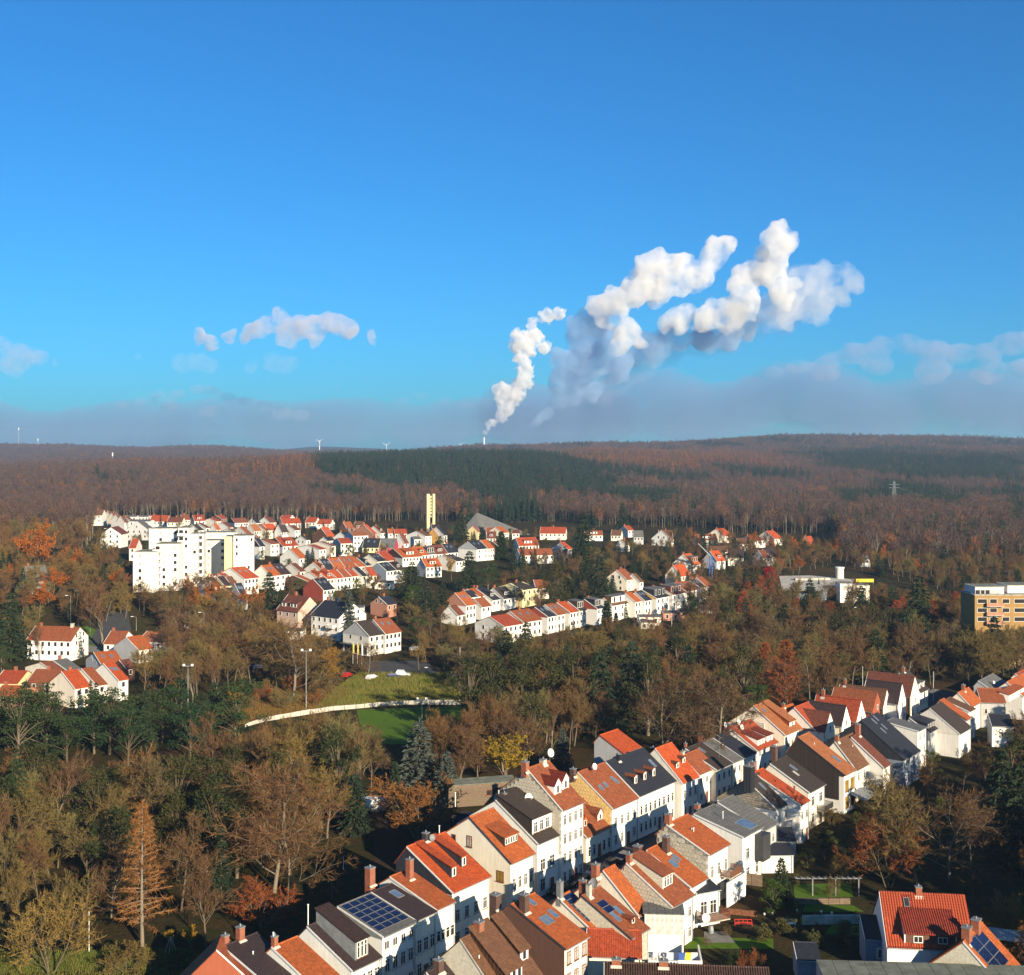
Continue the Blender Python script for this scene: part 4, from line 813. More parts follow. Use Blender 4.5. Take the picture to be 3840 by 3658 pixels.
facade(h, 2, 2, 1.2, 1.8, 1.0, style='plain', door=False); dish(h, .7, -.04, .5, -1.6, -30); m = MB(); m.box((h['L']*.62, -1.6, 3.2), (h['L']*1.0, -.02, 7.4), M['darkmetal']); m.obj('glazed_bay', h['root'])
h = N2('S', (2858, 3116), 2913, (2692, 3012), 7.0, 'grey', 'greyw', None, 'grey fibre cement roofed house partly in shade behind the blue rooflight', wr=(3, 9), rr=(1.0, 5))
facade(h, 2, 2, 1.0, 1.5)
h = N2('S', (2909, 3034), 2957, (2797, 2925), 6.8, 'dark', 'white', 'stone', 'dark brown roofed house with a stone gable and a massive dark chimney stack', wr=(3, 8.5))
skylight(h, .45, .52, .6, 1.7); chimney(h, -.16, .82, 3.4, 1.5, 'slategable', flash=False, l=1.6); chimney(h, .3, 1.05, 1.0, .9); balcony(h, 'front', h['L']*.7, 3.2, 2.6, 1.6, 'pale', bars=False); facade(h, 2, 2, .9, 1.6)
h = N2('S', (2999, 3019), 3033, (2820, 2899), 7.0, 'bright', 'white', None, 'plain orange roofed house next to the massive dark chimney', wr=(3, 9))
chimney(h, .35, 1.1, 1.8, 1.2); vent(h, .5, .62, .2, 'rubber'); chimney(h, .55, .22, 1.3, .25, 'brick', False, False); facade(h, 2, 2)
h = N2('S', (3032, 2972), 3092, (2888, 2866), 7.0, 'dark', 'cream', None, 'dark brown roofed house with two pale skylights below the brown slate gable', wr=(3, 9))
skylight(h, .42, .42, .8, 1.5, 'curtain'); skylight(h, .62, .56, .8, 1.7); chimney(h, .35, 1.05, 2.8, 1.0, 'brickdk'); balcony(h, 'front', h['L']*.75, 2.9, 3.8, 1.7, 'darkmetal'); facade(h, 2, 2, 1.4, 1.8)
h = N2('S', (3165, 2907), 3206, (2988, 2768), 7.6, 'tan', 'white', 'dark', 'tall house with a very large dark brown slate gable and a tan orange roof', wr=(3, 9.5), verge='darkmetal', gout=True)
skylight(h, .62, .22, 1.0, 1.9); vent(h, .4, .74, .2); facade(h, 2, 2, 1.6, 2.2, 1.0, style='brown', glass='amberglass', door=False)
m = MB(); m.box((-.07, 1.0, 2.6), (-.003, h['D']-.2, 7.2), M['dark']); m.obj('gable_slates', h['root'])
m = MB(); m.prism([(-3.2, 2.5), (0, 3.3), (0, 3.4), (-3.2, 2.6)][::-1], h['L']*.5, h['L']*1.6, M['zinc']); m.obj('awning', h['root'])
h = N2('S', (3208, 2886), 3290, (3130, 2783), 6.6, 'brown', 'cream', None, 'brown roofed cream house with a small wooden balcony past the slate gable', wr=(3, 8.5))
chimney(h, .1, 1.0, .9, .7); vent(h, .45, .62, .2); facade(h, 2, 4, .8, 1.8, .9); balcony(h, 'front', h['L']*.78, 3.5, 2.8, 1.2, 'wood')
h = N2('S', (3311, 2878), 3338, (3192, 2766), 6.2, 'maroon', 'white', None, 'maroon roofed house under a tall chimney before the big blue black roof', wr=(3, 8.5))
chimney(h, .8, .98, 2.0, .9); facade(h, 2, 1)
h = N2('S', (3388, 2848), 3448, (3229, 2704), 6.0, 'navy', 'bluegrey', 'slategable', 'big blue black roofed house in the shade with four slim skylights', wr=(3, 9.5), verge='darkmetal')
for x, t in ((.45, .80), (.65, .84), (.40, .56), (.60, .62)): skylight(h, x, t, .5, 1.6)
facade(h, 2, 3)
h = N2('S', (3441, 2744), 3473, (3319, 2709), 8.6, 'grey', 'white', None, 'white house with a shallow streaked grey roof rising above the dark roofs', wr=(3, 8), rr=(.8, 4))
facade(h, 3, 2, .9, 1.6, .8, step=2.8)
h = N2('S', (3481, 2748), 3516, (3410, 2694), 6.2, 'navy', 'greyw', None, 'dark roofed house with small bright white dormer windows above the trees'); shed_dormer(h, .1, .9, .12, 1.4, 3, 'navy', 'navy', 'navy', .2, .7)
h = N2('S', (3556, 2738), 3586, (3450, 2672), 5.6, 'brown', 'greyw', None, 'tan brown roofed narrow house left of the pale blue gable'); 
h = N2('S', (3596, 2752), 3640, (3486, 2658), 5.6, 'dark', 'white', 'pale', 'dark roofed house with a long pale gable edge among the far right roofs', wr=(3, 9))
h = N2('S', (3622, 2700), 3640, (3522, 2630), 6.4, 'orange', 'greyw', None, 'narrow orange roofed house among the far right roofs', verge=False)
h = N2('S', (3632, 2670), 3655, (3541, 2628), 7.0, 'brown', 'white', None, 'brown roofed house with a white end wall and one tall window'); facade(h, 2, 1, 1.2, 1.6)
h = N2('S', (3640, 2650), 3680, (3592, 2600), 6.6, 'orange', 'cream', None, 'bright orange roofed corner house with a brick chimney at the far right', wr=(3, 8)); chimney(h, .5, 1.0, 1.2, .8)
h = N2('S', (3735, 2600), 3790, (3668, 2556), 6.6, 'grey', 'greyw', None, 'grey slate roofed house behind the far right orange corner roof', wr=(3, 8)); dish(h, .3, .4, .4, .8, -20)
h = N2('S', (3679, 2634), 3772, (3700, 2602), 6.4, 'rust', 'greyw', None, 'wide grey walled house with a rust roof facing the camera at the far right', th=R(-8), w=4.5, rh=2.6)
window(h, 'front', h['L']*.2, 3.5, .8, 1.4, 'plain')
h = N2('S', (3835, 2612), 3900, (3775, 2560), 6.2, 'orange', 'white', None, 'orange roofed house touching the right edge with a white dormer cheek', wr=(3, 8)); shed_dormer(h, -.6, .2, .15, 1.4, 2, 'white', 'white', 'orange', .2)
h = N2('S', (3860, 2560), 3960, (3806, 2530), 6.2, 'red', 'white', None, 'red roofed house at the right edge behind the orange one', wr=(3, 8)); skylight(h, .1, .6, .6, 1.6)
h = N2('S', (3720, 2722), 3800, (3740, 2690), 5.0, 'navy', 'white', None, 'low dark roofed white building in the shade above the right hand trees', th=R(-10), w=4, rh=1.6)
# annexes in the gardens
h = H('S', (2201, 3583), 2407, (2203, 3535), 4.6, 'red', 'cream', None, 'garden_annex', 'long low annex with a plain red roof and cream wall behind the rusty solar house', 'annex', True, th=R(-5), w=3.4, rh=2.0)
h = H('S', (2268, 3777), 2905, (2262, 3614), 3.2, 'ribdark', 'brownwall', None, 'foreground_house', 'dark brown ribbed tile roof cut by the bottom edge of the picture', 'house', True, th=R(-4.5), w=5.5, rh=2.9)
chimney(h, .07, .98, .5, 1.1, 'brick', l=.8); chimney(h, .36, .98, .5, 1.1, 'brick', l=.8)
p = at(2400, 3528, 6.4)
# greenhouse-like glazed extension: sheets and ribs one by one
p = at(2420, 3503, 3.4); root = empty('glazed_veranda', (p[0], p[1], 0), R(-4), 'white walled veranda with grey glazed panels and a ribbed dark roof', 'veranda')
W = (at(2562, 3503, 3.4)[0]-p[0]); m = MB(); m.box((0, 0, 0), (W, 4, 3.4), M['white']); m.obj('wall', root)
def f(): m = MB(); m.box((.05, -.03, 0), (W/4-.05, 0, 2.7), M['curtain']); return m.mesh('pane')
me = f()
for q in range(4): link('pane', me, root, (W/4*q, 0, 3.45), (R(-14), 0, 0))
for q in range(5): m = MB(); m.box((-.06, -.06, 0), (.06, .02, 2.75), M['trim']); m.obj('rib', root, (W/4*q, 0, 3.45), (R(-14), 0, 0))
m = MB(); m.hexa([(-.3, .3, 6.0), (W+.2, .3, 6.0), (W+.2, 3.6, 6.3), (-.3, 3.6, 6.3), (-.3, .3, 6.12), (W+.2, .3, 6.12), (W+.2, 3.6, 6.42), (-.3, 3.6, 6.42)], M['grey']); m.obj('roof', root)
m = MB(); m.box((W-.15, .6, 3.4), (W, 3.6, 6.0), M['white']); m.box((0, .6, 3.4), (.15, 3.6, 6.0), M['greyw']); m.obj('side_wall', root)
FOOT.append((p[0], p[1], 0, W, 4))
# roof terrace with balusters
p = at(2432, 3600, 3.2); root = empty('roof_terrace', (p[0], p[1], 0), R(-4), 'white roof terrace with a balustrade and washing behind it', 'terrace')
W = at(2632, 3600, 3.2)[0]-p[0]; m = MB(); m.box((0, 0, 0), (W, 5, 2.2), M['white']); m.obj('wall', root); FOOT.append((p[0], p[1], 0, W, 5))
m = MB(); m.box((0, -.05, 3.0), (W, .15, 3.15), M['trim']); m.obj('handrail', root)
def f(): m = MB(); m.cyl((0, .05, 2.2), (0, .05, 2.55), .05, .11, 6, M['trim']); m.cyl((0, .05, 2.55), (0, .05, 3.0), .11, .05, 6, M['trim']); return m.mesh('baluster')
me = f()
for q in range(int(W/.42)): link('baluster', me, root, (.2+.42*q, 0, 0))
m = MB(); m.box((W-.2, .15, 2.2), (W, 5, 3.3), M['white']); m.box((W-3.2, -.12, 2.2), (W, -.055, 3.3), M['white']); m.obj('parapet', root)
for q, (c, xx) in enumerate((('bench', 3.0), ('bluepaint', 4.6), ('yellowpaint', 5.4), ('bench', 6.2))):
    m = MB(); m.hexa([(-.5, 0, 0), (.4, .1, 0), (.4, .2, 0), (-.5, .1, 0), (-.4, .3, 1.3), (.45, .25, 1.3), (.45, .35, 1.3), (-.4, .4, 1.3)], M[c]); tag(m.obj('cloth', None, (p[0]+xx, p[1]+1.2, 2.2)), ['white cloth hung left of the blue one on the roof terrace', 'blue cloth on the roof terrace', 'yellow cloth on the roof terrace', 'white cloth hung right of the yellow one on the roof terrace'][q], 'cloth', 'washing on the roof terrace')
for q in range(3):
    m = MB(); m.box((-.3, -.3, .42), (.3, .3, .47), M['bench']); m.box((-.3, .25, .47), (.3, .3, 1.0), M['bench'])
    for a in (-.27, .22):
        for b in (-.27, .22): m.box((a, b, 0), (a+.05, b+.05, .42), M['bench'])
    tag(m.obj('garden_chair', None, (p[0]+1.2+.8*q, p[1]+2.4, 2.2), (0, 0, .2*q)), ['leftmost', 'middle', 'rightmost'][q]+' white plastic chair on the roof terrace', 'chair', 'chairs on the roof terrace')
# covered garden terrace with a wooden railing
h = H('S', (2612, 3352), 2700, (2590, 3310), 5.0, 'navy', 'white', None, 'covered_terrace', 'small white garden house with a flat black roof above a wooden railed terrace', 'terrace', True, th=R(25), w=3, rh=.6, rr=(.3, 2))
balcony(h, 'front', h['L']*.5, 1.6, h['L'], 2.6, 'wood'); window(h, 'front', h['L']*.3, 1.7, 1.2, 2.0, 'plain'); window(h, 'front', h['L']*.7, 1.7, 1.2, 2.0, 'plain'); dish(h, -.1, -.2, .6, -2.0, -30, 'trim', y=-3)
# two blue grey sheds in the shade
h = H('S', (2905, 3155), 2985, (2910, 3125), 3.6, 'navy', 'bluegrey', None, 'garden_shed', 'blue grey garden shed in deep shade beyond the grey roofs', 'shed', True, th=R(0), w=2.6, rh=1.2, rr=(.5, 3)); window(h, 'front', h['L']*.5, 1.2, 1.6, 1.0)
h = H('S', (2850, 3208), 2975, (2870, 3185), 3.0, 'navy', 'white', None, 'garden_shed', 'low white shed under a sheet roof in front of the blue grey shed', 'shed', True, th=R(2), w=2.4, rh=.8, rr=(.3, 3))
# bottom right: pantile house
p = at(3327, 3546, 4.8); thv = R(-7)
o, L, w0, rh0 = solve('S', (3327, 3546), 3655, (3346, 3370), 4.8, thv, 5.4, None)
h = make_house('pantile_house', 'house with a bright red ribbed pantile roof at the bottom right', 'house', o, thv, L, 10.8, 4.8, min(max(rh0, 5), 8.5), 'ribbed', 'white', None, True)
hp = h
def f():
    m = MB(); w = .30; n = 5; i = m.mi(M['pantile'])
    for q in range(n+1):
        t = q/n; z = .075*math.sin(math.pi*t)**0.8
        m.v += [(w*t, 0, z+.03), (w*t, .44, z)]
    for q in range(n): m.f.append((2*q, 2*q+2, 2*q+3, 2*q+1)); m.m.append(i)
    m.f.append(tuple([0]+[2*q for q in range(n, 0, -1)])); m.m.append(i)
    return m.mesh('roof_tile')
M['pantile'] = plain('red clay pantile', (0.42, 0.075, 0.026), 0.6, .3, 1.2)
tile = f(); a = math.atan(h['s']); S = h['yr']/math.cos(a)+.3; nr = int(S/.40); nc = int(L/.335); k = 0; rest = MB()
for rI in range(nr):
    for cI in range(nc):
        q = -.25+.40*rI; y = q*math.cos(a); x = .0+.335*cI; pz = h['zt'](y)+.02
        if abs(x+.15-.30*L) < .55 and .64*h['yr'] < y < .92*h['yr']: continue
        if k < 300 and rI >= nr-9: link('roof_tile', tile, h['root'], (x, y, pz), (a, 0, rng.uniform(-.01, .01))); k += 1
        else:
            kk = len(rest.v); i = rest.mi(M['pantile']); ca, sa = math.cos(a), math.sin(a); jit = rng.uniform(0, .012)
            for vx, vy, vz in [tuple(v.co) for v in tile.vertices]: rest.v.append((x+vx, y+vy*ca-vz*sa, pz+vy*sa+vz*ca+jit))
            for pl in tile.polygons: rest.f.append(tuple(kk+v for v in pl.vertices)); rest.m.append(i)
tag(rest.obj('roof_tile_rows', h['root']), kind='stuff')
skylight(h, .30, .72, .75, 1.3, 'glass'); chimney(h, .46, 1.0, .8, .8)
shed_dormer(h, .20, .80, .03, 2.0, 2, 'white', 'brownwall', 'ribbed', h['s']-.50, 1.2, .9, over=.8)  # brown front colour stands in for the dark shade under the eave
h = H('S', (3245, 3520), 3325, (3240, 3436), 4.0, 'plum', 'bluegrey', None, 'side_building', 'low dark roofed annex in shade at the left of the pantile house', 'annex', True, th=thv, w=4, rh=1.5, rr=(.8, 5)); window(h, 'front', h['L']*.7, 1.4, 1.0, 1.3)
h = H('S', (3748, 3690), 3815, (3612, 3535), 3.4, 'orange', 'cream', 'slateC', 'solar_house', 'small orange roofed house with dark solar panels and a cream gable at the bottom right', 'house', True, th=R(52), wr=(3, 7), rr=(3, 6))
solar(h, .1, .75, .12, .92, 2, 3); chimney(h, .15, .98, 1.5, 1.2, 'brick', l=1.0); chimney(h, .6, .96, 1.5, 1.2, 'brick', l=1.0)
p = at(3700, 3520, 3.0); root = empty('carport', (p[0], p[1], 0), R(-20), 'grey corrugated carport roof beside the pantile house', 'carport')
for q in range(14): m = MB(); m.box((.42*q, 0, 3.0+.012*(q % 2)), (.42*q+.40, 4.2, 3.06+.012*(q % 2)), M['zinc']); m.obj('roof_sheet', root)
for a_ in (.1, 5.6):
    for b_ in (.1, 4.0): m = MB(); m.box((a_, b_, 0), (a_+.12, b_+.12, 2.99), M['wood']); m.obj('post', root)
# bottom right: flat roof in bitumen sheets with welded seams
p = at(3064, 3599, 5.0); p = (p[0], p[1]-4.2, 0); th5 = R(-4.0); root = empty('flat_roofed_building', (p[0]-1, p[1]-8, 0), th5, 'long flat grey green felt roof along the bottom right edge', 'building')
m = MB(); m.box((0, 0, 0), (46, 12, 4.9), M['greyw']); m.obj('wall', root)
for q in range(23):
    m = MB(); m.hexa([(2.0*q, 0, 4.9), (2.0*q+1.97, 0, 4.9), (2.0*q+1.97, 12.2, 4.9), (2.0*q, 12.2, 4.9), (2.0*q+.02, 0, 5.0), (2.0*q+1.95, 0, 5.03), (2.0*q+1.95, 12.2, 5.03), (2.0*q+.02, 12.2, 5.0)], M['roofing']); m.obj('roof_sheet', root)
FOOT.append((p[0]-1, p[1]-8, th5, 46, 12))
h = H('S', (2990, 3600), 3066, (2985, 3560), 3.0, 'navy', 'bluegrey', None, 'side_building', 'blue grey sheet roofed lean to left of the flat felt roof', 'annex', True, th=R(-5), w=3, rh=.9, rr=(.4, 3))
# ---------------------------------------------------------------- the town on the slope: zone, front eave left, eave right x, ridge left, eave height, roof, wall, gable, extras
TOWN = []
T35, TF = R(-38), R(0)
def TW(z, eL, eR, ridge, ez, roof, wall, gable=None, wn=(2, 4), ex='', th=TH, area='', **k):
    if wall == 'white' and gable in (None, 'white'): wall = rng.choice(('white',)*5+('pale', 'cream', 'pale'))
    h = H(z, eL, eR, ridge, ez, roof, wall, gable, 'town_house', None, 'house', False, th=th, **k)
    f, n = wn
    n = max(1, min(n, int(h['L']/1.7)))
    for a in range(f):
        zz = h['ez']-1.9-2.75*a
        if zz > -1.0: winrow(h, 'front', zz, n, .9, 1.3)
    if h['D'] > 6 and 'g' in ex: window(h, 'left', h['D']*.36, h['ez']+.2, .9, 1.3); window(h, 'left', h['D']*.64, h['ez']+.2, .9, 1.3)
    if 'G' in ex:
        for q in (.3, .7):
            for zq in (h['ez']-1.8, h['ez']-4.5): window(h, 'left', h['D']*q, zq, .9, 1.3)
    if 'r' in ex:
        for q in (.3, .7):
            for zq in (h['ez']-1.8, h['ez']+.6): window(h, 'right', h['D']*q, zq, .8, 1.2)
    if 's' in ex: skylight(h, .3, .55, .9, 1.4); skylight(h, .68, .5, .9, 1.4)
    if 'd' in ex: shed_dormer(h, .3, .7, .25, 1.5, 2, roof, 'white', roof, .2, .9)
    if 'b' in ex: shed_dormer(h, .06, .94, .22, 2.4, 3, roof, wall if 'w' in ex else roof, 'grey', .08, 1.1)
    if 'c' in ex or rng.random() < .55: chimney(h, rng.choice((.12, .5, .85)), 1.0, .9, .7, 'brick')
    TOWN.append((h, roof, wall, area)); return h
A1, A2, A3, A4, A5 = 'by the birch wood', 'in the mid town', 'in the front of the town', 'in the long curved terrace', 'in the hamlet at the left edge'
# upper rows
TW('T3', (150, 207), 323, (128, 125), 7.5, 'brown', 'white', th=TF, w=5, wn=(2, 2), area=A1, ex='c')
for i, (x0, x1, yt, yb, wl) in enumerate(((298, 455, 150, 290, 'white'), (356, 520, 176, 330, 'cream'), (420, 582, 200, 350, 'white'), (482, 655, 222, 385, 'white'), (552, 724, 245, 352, 'cream'), (620, 812, 278, 415, 'white'))):
    TW('T3', (x1+4, yb-70), x1+36, (x1-60, yt), 5.5, 'brown', wl, None, (1, 1), area=A1, wr=(3, 5), rr=(2, 4), group='staggered terrace')
def gable_facing(z, xl, xr, ye, yp, depth, ez, roof, wall, wn, area, base=-2.5):
    """house seen gable on: eaves run away from the camera"""
    X0, Y0 = Z(z, xl, ye); X1, _ = Z(z, xr, ye); _, Yp = Z(z, 0, yp); g = 0
    for _ in range(12): p = at(X0, Y0, g+ez); g = .5*g+.5*hz(p[0], p[1])
    W = (X1-X0)/F*p[1]; rh = (Y0-Yp)/F*p[1]; rx = p[0]+W
    h = make_house('town_house', None, 'house', (rx, p[1], g), R(90), depth, W, ez, rh, roof, wall, None, False, None, over=.25)
    f, n = wn
    for a in range(f):
        for q in range(n): window(h, 'left', W*(q+.5)/n, ez-1.7-2.7*a, .9, 1.3)
    window(h, 'left', W/2, ez+rh*.25, .8, 1.1); TOWN.append((h, roof, wall, area)); return h
gable_facing('T3', 675, 1000, 425, 300, 11, 6, 'grey', 'greyw', (2, 4), A1)
gable_facing('T3', 302, 600, 492, 393, 12, 7, 'maroon', 'white', (3, 3), A1)
TW('T3', (690, 232), 830, (700, 160), 4.5, 'grey', 'white', th=TF, w=4, rh=.8, rr=(.5, 2), wn=(1, 2), area=A1)
TW('T3', (720, 300), 1028, (722, 228), 9.0, 'grey', 'white', th=TF, w=5, rh=.8, rr=(.5, 2), wn=(2, 4), area=A1)
TW('T3', (862, 232), 1003, (868, 158), 5.0, 'grey', 'white', th=TF, w=4, rh=.8, rr=(.5, 2), wn=(1, 3), area=A1)
TW('T3', (1032, 298), 1285, (1040, 210), 4.5, 'red', 'white', th=TF, w=5, wn=(1, 5), area=A1)
TW('T3', (1285, 312), 1505, (1300, 238), 4.5, 'maroon', 'white', th=TF, w=5, wn=(1, 4), area=A1, ex='c')
TW('T3', (1512, 278), 1628, (1440, 200), 5, 'rust', 'white', area=A1, th=R(25))
TW('T3', (1690, 292), 1850, (1600, 205), 4.5, 'red', 'white', None, (1, 3), 'd', area=A1, th=R(25))
TW('T3', (725, 690), 790, (870, 560), 6, 'red', 'white', th=TF, w=5, area=A1)
TW('T4', (430, 300), 520, (335, 262), 4, 'red', 'white', area=A1)
TW('T4', (510, 260), 600, (432, 212), 4, 'red', 'brownwall', area=A1, ex='c')
TW('T4', (710, 322), 915, (615, 252), 4.5, 'rust', 'white', 'brownwall', (1, 6), 's', area=A1, th=R(30))
TW('T4', (1025, 322), 1090, (955, 262), 4.5, 'navy', 'white', area=A1, ex='g')
TW('T4', (1230, 318), 1330, (1140, 240), 4.5, 'maroon', 'white', area=A1, ex='c')
TW('T4', (1420, 332), 1690, (1375, 255), 4.5, 'bright', 'white', None, (1, 4), 'g', area=A1, th=R(20))
TW('T4', (1380, 250), 1520, (1340, 205), 4.5, 'red', 'white', None, (1, 3), 'r', area=A1, th=R(-15), w=4.5)
TW('T4', (1750, 310), 1900, (1700, 240), 4.2, 'red', 'white', None, (1, 3), 'r', area=A1, th=R(-15), w=4.5)
TW('T5', (350, 335), 545, (375, 268), 4.2, 'red', 'white', None, (1, 3), 'r', area=A1, th=R(-12), w=4.5)
TW('T5', (785, 400), 895, (740, 310), 4.0, 'rust', 'brownwall', area=A1)
TW('T5', (895, 350), 1010, (880, 298), 4.0, 'brown', 'rosewall', area=A1, th=R(-10), w=4)
# upper middle
TW('T4', (175, 430), 250, (75, 345), 4.5, 'dark', 'white', None, (1, 1), '', area=A2)
TW('T4', (285, 395), 335, (140, 325), 4.5, 'brown', 'white', area=A2)
TW('T4', (440, 420), 480, (390, 340), 4.5, 'orange', 'white', area=A2)
TW('T4', (620, 390), 690, (520, 320), 4.5, 'maroon', 'white', area=A2)
TW('T4', (720, 480), 775, (600, 410), 5, 'brown', 'white', area=A2)
TW('T4', (910, 510), 985, (735, 378), 5.5, 'rust', 'white', None, (2, 2), 'gc', area=A2)
TW('T4', (1000, 440), 1100, (930, 350), 5, 'tan', 'white', area=A2)
TW('T4', (1160, 435), 1260, (1040, 345), 5, 'rust', 'cream', area=A2, ex='s')
TW('T4', (1200, 432), 1345, (1130, 340), 5.0, 'bright', 'cream', None, (1, 3), '', area=A2)
TW('T4', (1400, 455), 1500, (1350, 350), 4.5, 'dark', 'white', area=A2)
TW('T4', (1600, 430), 1680, (1500, 360), 4.5, 'maroon', 'white', area=A2)
TW('T4', (1240, 636), 1368, (1095, 578), 6, 'rust', 'white', None, (2, 2), 'G', area=A2)
TW('T4', (1420, 666), 1650, (1295, 542), 4.0, 'red', 'white', 'brownwall', (1, 4), 'd', area=A2, th=R(40))
TW('T4', (1765, 575), 1790, (1685, 542), 5.5, 'dark', 'white', None, (1, 1), 'G', area=A2)
TW('T4', (1080, 665), 1145, (992, 545), 6.5, 'navy', 'white', 'navy', (2, 1), '', area=A2)
TW('T4', (1665, 845), 1775, (1520, 703), 4.6, 'orange', 'white', None, (1, 2), 'c', area=A2, wr=(3, 9))
TW('T5', (385, 716), 485, (210, 652), 5.0, 'red', 'white', None, (1, 2), '', area=A2, wr=(3, 9))
TW('T5', (560, 665), 590, (375, 602), 5.5, 'rust', 'cream', area=A2, wr=(3, 9))
TW('T5', (530, 556), 636, (405, 392), 4.2, 'bright', 'brownwall', None, (1, 2), 's', area=A2)
TW('T5', (500, 585), 610, (450, 560), 4.0, 'navy', 'white', area=A2)
TW('T5', (810, 565), 888, (690, 458), 5, 'navy', 'white', None, (1, 2), 'c', area=A2)
TW('T5', (700, 625), 872, (645, 550), 6.5, 'red', 'white', None, (2, 3), '', area=A2, th=R(25))
TW('T5', (885, 514), 1105, (785, 450), 8.5, 'tan', 'white', None, (3, 5), '', area=A2, th=R(25))
TW('T5', (1175, 480), 1225, (1030, 350), 5.5, 'bright', 'rosewall', area=A2, ex='c')
TW('T5', (1290, 470), 1360, (1180, 370), 5.0, 'maroon', 'white', area=A2, ex='d')
TW('T5', (1400, 475), 1480, (1370, 410), 5.0, 'orange', 'white', area=A2, th=R(10), w=4)
TW('T5', (1500, 480), 1680, (1440, 415), 5.0, 'red', 'white', area=A2, th=R(15), w=4)
TW('T5', (1640, 620), 1700, (1560, 480), 5.0, 'maroon', 'white', area=A2, ex='c')
TW('T5', (1020, 682), 1255, (1072, 550), 2.8, 'navy', 'yellow', None, (1, 4), 's', th=R(-5), w=5.5, area=A2)
TW('T5', (1262, 686), 1492, (1300, 550), 2.8, 'grey', 'magenta', None, (1, 3), 's', th=R(-5), w=5.5, area=A2)
TW('T5', (780, 700), 880, (790, 690), 3.0, 'grey', 'cream', th=TF, w=3, rh=.5, rr=(.3, 1), wn=(1, 4), area=A2)
TW('T7', (175, 470), 260, (110, 405), 6.0, 'grey', 'white', area=A2, th=R(20), w=4, rh=1.2, rr=(.5, 2))
TW('T7', (310, 430), 390, (195, 370), 7.0, 'brown', 'white', None, (2, 2), '', area=A2)
TW('T7', (400, 350), 500, (380, 290), 5.0, 'plum', 'white', area=A2, ex='c', th=R(20))
TW('T7', (460, 425), 520, (400, 340), 5.0, 'orange', 'amber', area=A2)
TW('T7', (540, 420), 580, (440, 320), 5.5, 'navy', 'white', area=A2)
TW('T7', (960, 380), 975, (890, 310), 5.5, 'rust', 'yellow', area=A2, th=R(60))
TW('T7', (1060, 372), 1180, (1070, 330), 3.5, 'rust', 'white', th=R(0), w=4, area=A2)
TW('T7', (1065, 455), 1180, (1075, 375), 3.5, 'maroon', 'white', th=R(0), w=4, area=A2, ex='d')
TW('T7', (1260, 390), 1340, (1170, 320), 4.5, 'orange', 'cream', area=A2)
TW('T7', (1380, 395), 1470, (1380, 370), 4.0, 'maroon', 'white', th=TF, w=4, area=A2)
# long terrace
for a in (('T5', (1615, 832), 1900, (1470, 703), 'orange', 'brownwall', (1, 8), 'dc'), ('T7', (228, 667), 345, (110, 566), 'orange', None, (1, 4), 'd'), ('T7', (347, 655), 438, (255, 567), 'grey', None, (1, 3), 'b'), ('T7', (440, 650), 582, (390, 545), 'maroon', None, (1, 4), 'd'), ('T7', (586, 634), 715, (510, 530), 'navy', None, (1, 4), 's')):
    TW(a[0], a[1], a[2], a[3], 4.6, a[4], 'white', a[5], a[6], a[7], area='in the terrace below the tower', th=R(40), w=5.2 if a[0] == 'T7' else None)
TW('T5', (1240, 890), 1370, (1110, 792), 5.0, 'navy', 'white', None, (1, 3), 's', area=A3)
TW('T5', (1372, 880), 1510, (1250, 768), 4.6, 'red', 'white', None, (1, 3), '', area=A3)
TW('T5', (1375, 1030), 1520, (1250, 917), 6.0, 'navy', 'white', 'bluegrey', (1, 3), 's', area=A3, gout=False)
TW('T5', (1522, 1014), 1640, (1400, 900), 6.0, 'plum', 'white', None, (1, 3), 'd', area=A3)
for x0, x1, rx, ry, y, rf, ex in ((430, 490, 290, 905, 1032, 'rust', 'd'), (492, 622, 385, 862, 1016, 'navy', 's'), (624, 770, 505, 850, 1000, 'orange', 's'), (772, 958, 660, 835, 985, 'rust', 's'), (960, 1050, 800, 828, 966, 'orange', '')):
    TW('T5', (x0, y), x1, (rx, ry), 5.0, rf, 'white', None, (1, 3), ex, area='in the upper orange terrace')
TW('T5', (1075, 950), 1140, (930, 830), 4.8, 'navy', 'white', None, (1, 1), 'd', area='in the upper orange terrace')
for x0, x1, rx, ry, y, rf, ex, gb in ((400, 500, 232, 1045, 1155, 'orange', 'd', None), (502, 640, 350, 1040, 1147, 'bright', 'd', None), (642, 742, 510, 1020, 1135, 'bright', '', None), (744, 860, 640, 1008, 1122, 'rust', '', None), (862, 1000, 745, 990, 1108, 'red', 's', None)):
    TW('T5', (x0, y), x1, (rx, ry), 5.4, rf, 'white', gb, (2, 4), ex, area='in the lower orange terrace')
TW('T5', (1010, 1104), 1070, (880, 985), 5.4, 'navy', 'white', None, (1, 1), '', area='in the lower orange terrace')
h = TW('T5', (1130, 1098), 1230, (1060, 980), 5.4, 'red', 'white', None, (2, 2), '', area='in the lower orange terrace')
TW('T4', (850, 1146), 1062, (640, 987), 6.2, 'bright', 'white', None, (2, 4), 's', area=A3, wr=(3, 9))
TW('T4', (1240, 1102), 1385, (1100, 952), 6.4, 'orange', 'white', None, (2, 2), 's', area=A3, wr=(3, 9))
TW('T4', (1386, 1084), 1535, (1245, 935), 6.4, 'plum', 'white', None, (2, 2), 's', area=A3, wr=(3, 9))
TW('T4', (1670, 1040), 1700, (1530, 925), 6.4, 'maroon', 'pale', None, (1, 1), '', area=A3, wr=(3, 9))
TW('T4', (640, 1195), 700, (465, 1075), 5.0, 'red', 'white', None, (1, 1), 's', area=A3)
TW('T4', (420, 1260), 450, (290, 1130), 5.0, 'dark', 'white', None, (1, 1), '', area=A3)
